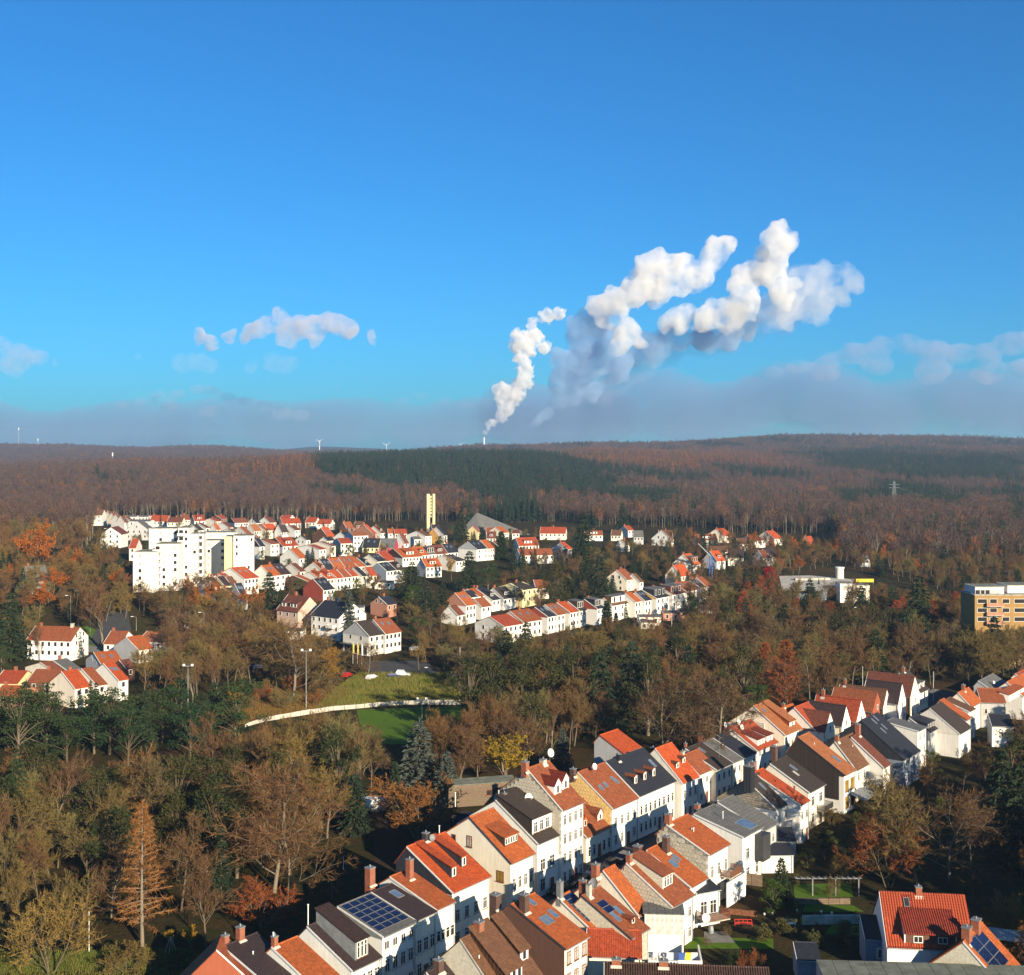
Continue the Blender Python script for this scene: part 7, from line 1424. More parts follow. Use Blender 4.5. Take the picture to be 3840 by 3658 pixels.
for X, Yb, Yt, k, w, l in ((1150, 2165, 2060, 'spruce', 1, 'spruce at the start of the two long orange terraces'), (1010, 2300, 2140, 'fir', 1.2, 'dark conifer before the orange and plum roofed house'), (1545, 2240, 2100, 'fir', 1.5, 'broad dark conifer at the end of the orange terraces, left one'), (1600, 2330, 2180, 'fir', 1.4, 'broad dark conifer in front of its neighbour below the golden one'), (1660, 2330, 2170, 'spruce', 1.3, 'dark conifer right of the broad pair'), (1693, 2180, 2080, 'gold', .8, 'golden green conifer shaped tree between white houses'), (1760, 2220, 2060, 'fir', 1.3, 'dark cedar left of the darkest hedge of conifers'), (1830, 2220, 2110, 'pine', 1.3, 'round green conifer right of the cedar'), (1730, 2030, 1905, 'fir', 1.0, 'tall dark conifer left of the pyramid roof'), (1808, 2040, 1975, 'column', 1.4, 'dark columnar conifer below the pyramid roof'), (1880, 2100, 1990, 'column', 1.5, 'tall dark columnar conifer right of the brown gable'), (1925, 2140, 2030, 'spruce', 1, 'dark spruce between the two upper terraces'), (2010, 2080, 2010, 'slim', .8, 'pale poplar before the red roofed row'), (2190, 2110, 1920, 'fir', 1.1, 'tall dark conifer right of the yellow and red row house'), (2200, 2200, 2040, 'spruce', 1.4, 'broad dark spruce in the central gardens'), (2250, 2260, 2080, 'fir', 1.2, 'dark fir in the central gardens right of the broad spruce'), (2080, 2330, 2100, 'ivy', 1.0, 'ivy covered tree above the orange terrace'), (2335, 2000, 1880, 'fir', 1.1, 'dark conifer standing out before the autumn wood'), (2395, 2110, 2040, 'spruce', 1.6, 'dark broad conifer pair by the small estate'), (2275, 2380, 2250, 'column', 1.3, 'slim dark conifer before the curved terrace'), (2347, 2370, 2255, 'spruce', .9, 'dark cone shaped conifer before the orange roofed terrace house'), (2310, 2370, 2295, 'column', 1.2, 'small dark conifer left of the cone shaped one'), (2150, 2390, 2320, 'spruce', 1, 'small spruce before the pink gable of the curved terrace'), (3010, 2360, 2220, 'spruce', 1.4, 'big dark spruce before the school hall'), (3070, 2230, 2170, 'spruce', 1, 'small fir in front of the school roof'), (3230, 2350, 2220, 'fir', 1.2, 'dark spruce right of the school lamp'), (3290, 2260, 2160, 'fir', 1.1, 'dark conifer beside the yellow steel beam'), (3130, 2250, 2200, 'spruce', 1, 'small dark conifer before the white school wing'), (365, 1820, 1735, 'spruce', 1.2, 'lone dark conifer pair rising from the wood at the upper left'), (345, 2120, 2070, 'spruce', 1, 'small conifer by the grey gabled house'), (602, 1985, 1925, 'spruce', .7, 'bright green cone shaped conifer before the red roofs'), (40, 2480, 2210, 'fir', 1.1, 'tall dark spruce before the hamlet at the left edge'), (150, 2480, 2320, 'slim', .8, 'thin ragged conifer before the long white hamlet house'), (292, 2470, 2338, 'blue', 1.0, 'blue spruce at the end of the long white hamlet house'), (5, 2560, 2420, 'pine', 1.0, 'yellow green conifer cut by the left edge'), (1310, 2400, 2190, 'blue', 1.0, 'tall grey green spruce right of the brown wooden house'), (1250, 2370, 2270, 'blue', 1.0, 'smaller grey green spruce before the brown wooden house'), (530, 2470, 2420, 'pine', 1.2, 'round dark shrub before the grey gable of the hamlet'), (340, 2700, 2545, 'spruce', .9, 'pointed green conifer before the hamlet balconies'), (2920, 2160, 2160-75, 'crimson', 1.0, 'crimson leaved tree at the corner of the school roof'), (640, 2090, 2040, 'orange', .9, 'small orange tree below the staggered terrace')):
    T(k, X, Yb, Yt, G4 if Yb < 2450 else G3, l, wide=w)
T('crimson', 2895, 2225, 2120, G4, 'bright crimson tree beside the grey school roof', wide=1.1)
for q in range(26):
    if q in (4, 9, 13, 18): continue
    X = -20+36*q+rng.uniform(-20, 20); b_ = 2885-rng.uniform(0, 90)-(25 if q > 14 else 0); T(('pine', 'spruce', 'pine', 'fir', 'pine')[q % 5], X, b_, b_-rng.uniform(170, 285), 'dark green pines along the wood edge', wide=(1.15, .9, 1.3, 1.0, 1.0)[q % 5])
for X, Yb, Yt, w, k in ((1760, 2780, 2440, 1.1, 'ivy'), (1850, 2760, 2440, 1.2, 'ivy'), (1960, 2760, 2430, 1.2, 'ivy'), (2060, 2760, 2430, 1.2, 'ivy'), (2150, 2740, 2420, 1.0, 'ivy'), (2250, 2760, 2430, 1.1, 'fir'), (2370, 2740, 2390, 1.1, 'fir'), (2430, 2760, 2450, 1.1, 'ivy'), (2790, 2700, 2400, 1.1, 'ivy'), (2840, 2710, 2560, 1.1, 'green'), (2560, 2760, 2480, 1.0, 'ivy'), (1480, 3070, 2850, .9, 'column')):
    T(k, X, Yb, Yt, G2, wide=w)
# trees in the street and gardens near the houses
def TP(kind, x, y, Hh, g, label, **k): o = tree(kind, (x, y), Hh, g, label, **k); PLANTED.append((x, y, 3)); return o
for t, Hh, l, k in ((-2, 8.5, 'slim bare street tree before the tall white house', 'slim'), (19, 9.5, 'street tree with some green leaves before the yellow slate gable', 'slim'), (-34, 7, 'bare street tree with pale twigs before the white fronts', 'bare'), (-50, 7, 'bare street tree in the shade before the solar roof', 'bare')):
    q = A+sd*t+nd*1.6; TP(k, q[0], q[1], Hh, 'street trees', l)
q = A+sd*(-19)+nd*4.0; TP('gold', q[0], q[1], 5, 'street trees', 'pale leaved shrub tree below the cream gable')
T('green', 2900, 3440, 3290, 'garden trees', 'light green leafy garden tree before the sheds', wide=1.1); T('fir', 2930, 3400, 3210, 'garden trees', 'dark green conifer beside the light green garden tree', wide=1.1)
T('willow', 3120, 3372, 3278, 'garden trees', 'pollarded tree with a reddish head by the pergola', wide=.8); T('green', 2990, 3440, 3370, 'garden trees', 'small palm like shrub by the white bench', wide=.8); T('bush', 3200, 3440, 3412, 'garden trees', 'round olive green bush on the lawn', wide=1.2)
for X, k in ((2735, 'column'), (2760, 'column'), (2790, 'russet'), (2812, 'column'), (2835, 'russet')): T(k, X, 3650, 3560, 'garden shrubs', wide=.9)
T('bare', 3440, 3330, 2860, 'large bare trees in the dark garden', 'large bare tree with lit grey limbs in the dark garden at the right', wide=1.1); T('oak', 3560, 3300, 2900, 'large bare trees in the dark garden', 'widest bare tree in the dark garden, right of its lit neighbour', wide=1.25)
T('russet', 3330, 3330, 3030, 'large bare trees in the dark garden', 'reddish twigged tree at the left edge of the dark garden', wide=1.1); T('bareb', 3640, 3250, 2930, 'large bare trees in the dark garden', 'brown bare tree near the right edge of the dark garden')
T('willow', 3600, 3470, 3380, 'large bare trees in the dark garden', 'thicket behind the pantile house chimney'); T('willow', 3790, 3480, 3330, 'large bare trees in the dark garden', 'bare crooked shrub at the right edge above the carport'); T('larch', 3830, 3640, 3450, 'large bare trees in the dark garden', 'brown feathery tree cut by the right edge')
for X, Yb, Yt, k in ((3760, 3150, 2800, 'fir'), (3830, 3260, 2850, 'fir'), (3790, 3060, 2720, 'ivy'), (3700, 3010, 2760, 'bareb'), (3610, 2980, 2800, 'bareb'), (3480, 2990, 2830, 'bareb'), (3860, 2960, 2650, 'bareb')): T(k, X, Yb, Yt, 'trees of the shaded slope at the right edge', wide=1.1)
T('willow', 3560, 3640, 3570, 'garden shrubs', 'twisted bare shrub before the small solar house'); T('willow', 3340, 3620, 3570, 'garden shrubs', 'reddish bare shrub before the pantile house')
T('column', 2235, 3690, 3530, 'garden shrubs', 'narrow dark conifer against the brown slate gable', wide=.8)
# unseen firs added outside the frame on the right to shade the gardens
for i in range(34):
    t = (i//2)/16; x = 83+64*t+(7 if i % 2 else 0)+rng.uniform(-1, 1); y = 146+116*t+rng.uniform(-1.5, 1.5)
    tree('fir', (x, y), rng.uniform(21, 24), 'unseen firs added to shade the gardens', wide=1.2); PLANTED.append((x, y, 5))
# woods and thickets
mixW = [('bare', 6), ('bareb', 3), ('oak', 1), ('slim', 2)]
plant([(0, 3520), (420, 3450), (760, 3450), (980, 3300), (1180, 3200), (1360, 3080), (1370, 2960), (900, 3010), (500, 3050), (0, 3060)], mixW+[('ivy', 3), ('spruce', 1)], 5.3, (10, 19), G1, seed=3, limit=300, avoid=[[(440, 3600), (440, 3420), (640, 3420), (640, 3600)], [(1080, 3400), (1100, 3200), (1400, 3080), (1400, 3400)], [(830, 3540), (880, 3345), (1200, 3300), (1250, 3520)]])
plant([(0, 3590), (330, 3540), (330, 3480), (0, 3490)], [('bare', 2), ('willow', 2)], 6, (9, 14), G1, seed=4, limit=12)
plant([(930, 2850), (1290, 2830), (1350, 2980), (900, 3040)], mixW, 4.6, (9, 12.5), G1, seed=5, limit=90)
plant([(1590, 3000), (1600, 2860), (1790, 2850), (1800, 2970)], [('slim', 3), ('bareb', 2)], 4, (13, 16), G2, seed=41, limit=26)
plant([(1320, 3090), (1330, 2980), (1400, 2960), (1400, 3060)], [('bare', 2), ('bareb', 2), ('ivy', 1)], 4, (14, 17), G1, seed=42, limit=12)
plant([(-100, 2990), (900, 2960), (900, 3060), (-100, 3090)], [('bareb', 2), ('bare', 1), ('spruce', 1)], 6, (8, 10), G1, seed=55, limit=60)
plant([(1700, 2870), (1790, 2730), (2730, 2690), (2700, 2760), (2330, 2760), (2080, 2850), (1930, 2930)], [('bareb', 4), ('bare', 3), ('oak', 2), ('slim', 1), ('ivy', 1), ('spruce', 1)], 4.8, (12, 17), G2, seed=6, limit=160)
plant([(1740, 2640), (1760, 2540), (2700, 2440), (3300, 2480), (3840, 2500), (3840, 2420), (2650, 2440), (2500, 2560), (2700, 2690)], [('bareb', 3), ('bare', 3), ('oak', 1), ('ivy', 4), ('fir', 2)], 5.6, (13, 17), G2, seed=7, limit=240)
plant([(2700, 2690), (2650, 2480), (3150, 2450), (3840, 2440), (3840, 2530), (3560, 2570), (3200, 2600), (3000, 2640)], [('bare', 4), ('bareb', 5), ('oak', 2), ('ivy', 1), ('fir', 1)], 5.2, (11, 18), G2, seed=8, limit=220)
plant([(3540, 2505), (3840, 2505), (3840, 2590), (3640, 2585)], [('bare', 3), ('bareb', 2)], 5, (15, 18), G2, seed=30, limit=30)
plant([(0, 2520), (0, 2400), (230, 2350), (800, 2330), (1000, 2440), (1180, 2540), (1180, 2570), (700, 2640), (480, 2620), (560, 2500), (400, 2430)], [('bareb', 3), ('bare', 5), ('oak', 2), ('slim', 1)], 5.6, (11, 15), G3, seed=9, limit=170, avoid=[[(180, 2520), (180, 2300), (560, 2330), (680, 2560), (400, 2600)], [(0, 2600), (0, 2430), (340, 2430), (340, 2600)]])
plant([(880, 2690), (880, 2600), (1250, 2570), (1300, 2620), (1180, 2650)], [('russet', 2), ('willow', 2), ('gold', 1), ('bare', 3)], 5, (4, 10), G3, seed=50, limit=34)
plant([(860, 2600), (880, 2500), (1290, 2500), (1290, 2560), (1180, 2590)], [('bare', 3), ('orange', 1), ('bareb', 2), ('gold', 1)], 6, (9, 13), G3, seed=10, limit=30)
plant([(0, 2320), (0, 2180), (420, 2120), (480, 2300), (760, 2230), (980, 2330), (1000, 2400), (780, 2330), (300, 2340)], [('bareb', 4), ('bare', 3), ('orange', 1), ('spruce', 1)], 5.8, (10, 14), G3, seed=11, limit=170)
plant([(0, 2170), (0, 1990), (330, 1960), (330, 2060), (420, 2110)], [('bareb', 4), ('slim', 1), ('bare', 2)], 5.8, (11, 16), G3, seed=12, limit=150, avoid=[[(60, 2200), (60, 2100), (260, 2100), (260, 2200)]])
plant([(1300, 2490), (1600, 2330), (1750, 2380), (1760, 2530), (1340, 2530)], [('bareb', 3), ('bare', 2), ('oak', 1), ('green', 1)], 7, (7, 11), G3, seed=13, limit=35, avoid=[[(1280, 2540), (1280, 2380), (1560, 2380), (1560, 2540)]])
plant([(1640, 2530), (1660, 2440), (2200, 2430), (2520, 2410), (2600, 2430), (2620, 2480), (2200, 2530)], [('bare', 3), ('bareb', 2), ('gold', 1), ('willow', 2)], 5.2, (7, 10), G3, seed=14, limit=140)
plant([(2600, 2450), (2560, 2300), (2680, 2250), (3840, 2330), (3840, 2420), (3000, 2450)], [('bareb', 6), ('bare', 2), ('fir', 2), ('oak', 1), ('copper', 1), ('ivy', 1)], 5.8, (9, 15), G3, seed=15, limit=300, avoid=[[(3060, 2380), (3060, 2290), (3180, 2290), (3180, 2380)]])
plant([(1860, 2290), (1960, 2110), (2500, 2060), (2850, 2090), (2900, 2250), (2620, 2240), (2420, 2200), (2200, 2270), (2060, 2290)], [('bareb', 5), ('bare', 2), ('spruce', 3), ('fir', 2), ('ivy', 1), ('oak', 1)], 6.8, (6, 10), G4, seed=16, limit=260, m=1.5)
plant([(2850, 2200), (2600, 2080), (2500, 2040), (3200, 2080), (3840, 2120), (3840, 2300), (3500, 2230), (3340, 2170), (3100, 2130)], [('bareb', 5), ('bare', 2), ('slim', 3), ('spruce', 2), ('fir', 1), ('orange', 1)], 7.0, (8, 13), G4, seed=17, limit=400, m=2)
plant([(1040, 2340), (1060, 2140), (1600, 2200), (1640, 2300), (1500, 2340), (1320, 2330), (1200, 2300)], [('bareb', 2), ('spruce', 1), ('bush', 3), ('green', 1)], 6, (5, 8), G4, seed=18, limit=60, m=1.5)
plant([(500, 2080), (700, 2130), (1300, 2130), (1900, 2080), (2300, 2000), (1500, 1985), (900, 1995), (480, 2000)], [('bareb', 3), ('spruce', 3), ('bush', 3), ('bare', 1), ('green', 1)], 6.5, (3.5, 8), G4, seed=19, limit=320, m=.7)
plant([(3380, 3480), (3300, 3340), (3250, 3280), (3300, 3200), (3840, 3100), (3840, 3350), (3700, 3350)], [('willow', 2), ('bareb', 2), ('bush', 2)], 7, (4, 9), 'shrubs of the dark garden', seed=20, limit=40)
plant([(2860, 3330), (2880, 3100), (3020, 3010), (3330, 2940), (3500, 2900), (3560, 3000), (3300, 3230), (3250, 3330)], [('bush', 4), ('willow', 3), ('ivy', 1), ('green', 1)], 4.6, (3, 6.5), 'shrubs of the dark garden', seed=44, limit=70)
plant([(2640, 3560), (2660, 3500), (3080, 3490), (3250, 3520), (3220, 3560)], [('bush', 4), ('russet', 1), ('willow', 1)], 4, (1.5, 3), 'shrubs of the dark garden', seed=21, limit=30)
plant([(0, 3658), (0, 3600), (560, 3600), (700, 3640)], [('bush', 2), ('willow', 2)], 5, (2, 4), 'shrubs of the dark garden', seed=22, limit=14)
WORDT = {'bare': 'bare olive brown tree', 'bareb': 'bare brown tree', 'oak': 'wide bare tree with pale limbs', 'slim': 'tall narrow bare tree', 'willow': 'bare many stemmed shrub', 'russet': 'russet twigged shrub', 'gold': 'golden leaved tree', 'orange': 'orange leaved tree', 'crimson': 'crimson tree', 'copper': 'russet conical tree', 'larch': 'orange brown larch', 'spruce': 'dark spruce', 'fir': 'dark broad fir', 'blue': 'blue green spruce', 'column': 'dark columnar conifer', 'pine': 'dark green pine', 'green': 'green leafy tree', 'bush': 'low olive bush', 'ivy': 'ivy clad olive tree', 'fardec': 'leafless brown tree', 'farbirch': 'pale stemmed birch', 'farorange': 'orange brown tree', 'farlarch': 'orange larch', 'farspruce': 'dark spruce'}
# ---------------------------------------------------------------- planned trees: the 300 of a kind that show largest singly, the rest joined
PLAN.sort(key=lambda t: -t[3]/max(t[2], 1)); have = {}
for t in TREES: have[NAME[t[1]]] = have.get(NAME[t[1]], 0)+1
MASS = {}; seenk = {}
for k, x, y, Hh, g, rz, wd in PLAN:
    nm = NAME[k]; lim = 295 if nm != 'woodland_tree' else 0
    vv = seenk.get(k, 0); nv_ = len(KIND[k])
    if have.get(nm, 0) < lim: have[nm] = have.get(nm, 0)+1; tree(k, (x, y), Hh, g, rz=rz, wide=wd, parts=vv >= nv_, var=vv % nv_); seenk[k] = vv+1
    else: MASS.setdefault(k, []).append((x, y, hz(x, y)-.15, Hh, wd))
# ---------------------------------------------------------------- the woods behind the town: the nearest trees singly, the rest as one mass per kind
rf = np.random.RandomState(5)
pts = {'fardec': [], 'farbirch': [], 'farorange': [], 'farlarch': [], 'farspruce': []}
POLY = {  # picture polygons of dark conifer and larch stands, judged at the ground seen there
 's1': [(1180, 1712), (1700, 1700), (2050, 1715), (2270, 1760), (2330, 1850), (2560, 1880), (2500, 1920), (2200, 1890), (1850, 1890), (1760, 1850), (1500, 1850), (1300, 1800), (1190, 1790)],
 's2': [(2950, 1695), (3300, 1700), (3840, 1725), (3840, 1815), (3500, 1805), (3360, 1790), (3120, 1755)], 's3': [(2480, 1790), (2640, 1780), (2650, 1830), (2480, 1840)], 's4': [(3100, 1880), (3360, 1830), (3560, 1860), (3620, 1930), (3380, 1900), (3180, 1920)],
 's5': [(2400, 1850), (2560, 1870), (2540, 1900), (2400, 1890)], 's6': [(3780, 1840), (3840, 1820), (3840, 2000), (3800, 1960)], 's7': [(340, 1830), (430, 1800), (420, 1830)], 's8': [(470, 1825), (560, 1800), (560, 1830)], 's9': [(1180, 1850), (1350, 1840), (1380, 1900), (1250, 1920)], 's10': [(1800, 1960), (1860, 1880), (2000, 1890), (1990, 1960)],
 'l1': [(1950, 1700), (2950, 1700), (2950, 1760), (2400, 1770), (2250, 1740)], 'l2': [(3080, 1690), (3230, 1690), (3250, 1740), (3100, 1735)], 'l3': [(800, 1770), (1150, 1730), (1180, 1770), (800, 1800)]}
def scatter(d0, d1, sp, n):
    d = np.sqrt(rf.rand(n)*(d1*d1-d0*d0)+d0*d0); u = (rf.rand(n)*2-1)*2100; x = u/F*d; x = x+rf.randn(n)*2
    return x, d
FARP = []
for d0, d1, sp in ((640, 1350, 6.2), (1350, 2000, 7.5), (2000, 3000, 10.0), (3000, 4700, 15.0)):
    area = (d1*d1-d0*d0)/2*(4200/F); n = int(area/sp**2); x, y = scatter(d0, d1, sp, n); z = hgt(x, y)
    X = CX+F*x/y; Y = HY+F*(CAMZ-z)/y
    for i in range(n):
        if any(abs(x[i]-a[0]) < 12 and abs(y[i]-a[1]) < 12 for a in ((0, 0),)): continue
        if y[i] < 1000 and (blocked(x[i], y[i], 4) or y[i] < (930 if 350 < X[i] < 2200 else 880 if 2200 <= X[i] < 2700 else 830 if 2700 <= X[i] < 3150 else 650)+rf.uniform(-15, 15)): continue
        if 1340 > d0 > 900 and X[i] > 3200 and rf.rand() < .1: continue
        k = None
        for nm, P in POLY.items():
            if inpoly(X[i]+30*math.sin(y[i]/41+x[i]/67)+rf.randn()*9, Y[i]-12*F/y[i]*0.4+9*math.sin(x[i]/53+y[i]/90)+7*math.sin(x[i]/23)+rf.randn()*3, P): k = 'farspruce' if nm[0] == 's' else 'farlarch'; break
        r = rf.rand()
        if k == 'farspruce' and r < .06: k = 'fardec'
        if k == 'farlarch' and r < .55: k = 'fardec'
        if k is None:
            cl = math.sin(x[i]/90+1)*math.sin(y[i]/130)+.6*math.sin(x[i]/37+y[i]/60)
            if y[i] < 1130 and X[i] < 1500: k = 'farbirch' if r < .78 else ('farorange' if r < .92 else 'fardec')
            elif y[i] < 1250 and X[i] > 1500: k = 'farspruce' if (r < .16 and cl > 0) else ('farbirch' if r < .30 else 'farorange' if r < .42 else 'fardec')
            else: k = 'farspruce' if (r < .015 or (X[i] > 1900 and r < .8 and math.sin(x[i]/61+2)*math.sin(y[i]/97+x[i]/140) > .55)) else ('farorange' if r < .07+.10*(cl > .5) else 'farbirch' if r < .24 else 'fardec')
        Hh = {'farspruce': 19, 'farlarch': 18, 'farbirch': 19, 'farorange': 16, 'fardec': 15}[k]*rf.uniform(.78, 1.18)
        if d0 >= 3000: Hh *= 1.0
        FARP.append((y[i], x[i], z[i], k, Hh, 1.0 if sp < 8 else (1.35 if sp < 12 else 1.8)))
FARP.sort(key=lambda t: t[0]); cnt = {}
LIM = {'fardec': 0, 'farbirch': 200, 'farorange': 90, 'farspruce': 120, 'farlarch': 30}
tot = {'bare': 0}
for y, x, z, k, Hh, wd in FARP:
    c = cnt.get(k, 0)
    if k == 'fardec': lim = 120
    else: lim = LIM[k]
    if c < lim:
        cnt[k] = c+1; ks = KIND[k]; v = ks[rng.randrange(len(ks))]; o = link(NAME[k], v[2], None, (x, y, z-.3), (0, 0, rng.random()*6.28), (Hh, Hh, Hh)); TREES.append([o, k, G5, None, Hh, v[3]*Hh])
    else: pts[k].append((x, y, z-.3, Hh, wd))
def forest(name, label, key, P):
    P = np.array(P); me = bpy.data.meshes.new(name+'_points'); me.vertices.add(len(P)); me.vertices.foreach_set('co', P[:, :3].astype(np.float32).ravel())
    a = me.attributes.new('hgt', 'FLOAT', 'POINT'); a.data.foreach_set('value', P[:, 3].astype(np.float32)); a = me.attributes.new('wid', 'FLOAT', 'POINT'); a.data.foreach_set('value', (P[:, 3]*P[:, 4]).astype(np.float32))
    a = me.attributes.new('rot', 'FLOAT', 'POINT'); a.data.foreach_set('value', (rf.rand(len(P))*6.28).astype(np.float32))
    o = link(name, me); tag(o, label, None, None, 'stuff')
    ng = bpy.data.node_groups.new(name, 'GeometryNodeTree'); ng.interface.new_socket('Geometry', in_out='INPUT', socket_type='NodeSocketGeometry'); ng.interface.new_socket('Geometry', in_out='OUTPUT', socket_type='NodeSocketGeometry')
    i_ = ng.nodes.new('NodeGroupInput'); o_ = ng.nodes.new('NodeGroupOutput'); L = ng.links.new
    outs = []
    nv = len(KIND[key]); join = ng.nodes.new('GeometryNodeJoinGeometry')
    for v in range(nv):
        src = next(t[0] for t in TREES if t[1] == key and t[0].data == KIND[key][v][2])
        oi = ng.nodes.new('GeometryNodeObjectInfo'); oi.inputs[0].default_value = src; oi.transform_space = 'ORIGINAL'
        inst = ng.nodes.new('GeometryNodeInstanceOnPoints'); L(i_.outputs[0], inst.inputs['Points'])
        # undo the size of the source tree and apply this point's own
        tr = ng.nodes.new('GeometryNodeTransform')
        L(oi.outputs['Geometry'], inst.inputs['Instance'])
        if nv > 1:
            idx = ng.nodes.new('GeometryNodeInputIndex'); md = ng.nodes.new('ShaderNodeMath'); md.operation = 'MODULO'; md.inputs[1].default_value = nv; L(idx.outputs[0], md.inputs[0])
            cp = ng.nodes.new('ShaderNodeMath'); cp.operation = 'COMPARE'; cp.inputs[1].default_value = v; cp.inputs[2].default_value = .1; L(md.outputs[0], cp.inputs[0]); L(cp.outputs[0], inst.inputs['Selection'])
        na = ng.nodes.new('GeometryNodeInputNamedAttribute'); na.data_type = 'FLOAT'; na.inputs[0].default_value = 'rot'; cx = ng.nodes.new('ShaderNodeCombineXYZ'); L(na.outputs[0], cx.inputs[2]); L(cx.outputs[0], inst.inputs['Rotation'])
        nh = ng.nodes.new('GeometryNodeInputNamedAttribute'); nh.data_type = 'FLOAT'; nh.inputs[0].default_value = 'hgt'; nw = ng.nodes.new('GeometryNodeInputNamedAttribute'); nw.data_type = 'FLOAT'; nw.inputs[0].default_value = 'wid'
        cs = ng.nodes.new('ShaderNodeCombineXYZ'); L(nw.outputs[0], cs.inputs[0]); L(nw.outputs[0], cs.inputs[1]); L(nh.outputs[0], cs.inputs[2]); L(cs.outputs[0], inst.inputs['Scale'])
        ng.nodes.remove(tr); L(inst.outputs[0], join.inputs[0])
    L(join.outputs[0], o_.inputs[0]); md_ = o.modifiers.new('scatter', 'NODES'); md_.node_group = ng; return o
for k, nm, lb in (('fardec', 'deciduous_wood', 'brown leafless wood covering the hills behind the town'), ('farbirch', 'birch_wood', 'pale stemmed birch wood behind the town'), ('farorange', 'autumn_wood', 'scattered orange brown autumn trees on the hills'), ('farlarch', 'larch_wood', 'orange larch stands on the hills'), ('farspruce', 'spruce_wood', 'dark green spruce stands on the hills')):
    if pts[k]: forest(nm, lb, k, pts[k])
for k, P_ in MASS.items(): forest('thicket', {'willow': 'bare shrubs', 'bush': 'low olive bushes', 'spruce': 'dark spruces'}.get(k, 'more '+WORDT[k].replace('tree', 'trees'))+' filling the valley woods', k, P_)
# undergrowth of the wood at the lower left: one mass
# ---------------------------------------------------------------- labels of trees
PL = {G1: 'in the lower left wood', G2: 'behind the far row', G3: 'in the valley below the town', G4: 'in the town gardens', G5: 'in the wood behind the town', 'shrubs of the dark garden': 'among the garden shrubs', 'dark green pines along the wood edge': 'in the belt under the hamlet', 'garden shrubs': 'in the garden hedge', 'large bare trees in the dark garden': 'in the dark garden', 'trees of the shaded slope at the right edge': 'on the shaded slope at the right edge', 'unseen firs added to shade the gardens': 'beyond the right edge of the gardens'}
by = {}
for t in TREES:
    o, k, g, lab, Hh, rr_ = t; o['category'] = 'shrub' if k in ('willow', 'russet', 'bush') else 'tree'; o['group'] = g
    if lab: o['label'] = lab
    else: by.setdefault((k, g), []).append(o)
for (k, g), L_ in by.items():
    L_.sort(key=lambda o: o.location.x/max(o.location.y, 1))
    for i, o in enumerate(L_): o['label'] = '%s %s%s' % (WORDT[k], PL.get(g, 'among the '+g), (', '+ordw(i+1)+' from the left') if len(L_) > 1 else '')
print('TREES', len(TREES), {k: len(v) for k, v in pts.items()}, cnt)
# ---------------------------------------------------------------- haze: one closed box of pale air
m = bpy.data.materials.new('haze'); m.use_nodes = True; nt = m.node_tree; nt.nodes.clear(); out = nt.nodes.new('ShaderNodeOutputMaterial'); v = nt.nodes.new('ShaderNodeVolumePrincipled')
v.inputs['Color'].default_value = (.50, .72, 1.0, 1); v.inputs['Density'].default_value = HAZE; v.inputs['Anisotropy'].default_value = 0.2; nt.links.new(v.outputs[0], out.inputs['Volume'])
b_ = MB(); b_.box((-9500, -9500, -12), (9500, 9500, 205), m); tag(b_.obj('haze'), kind='stuff')
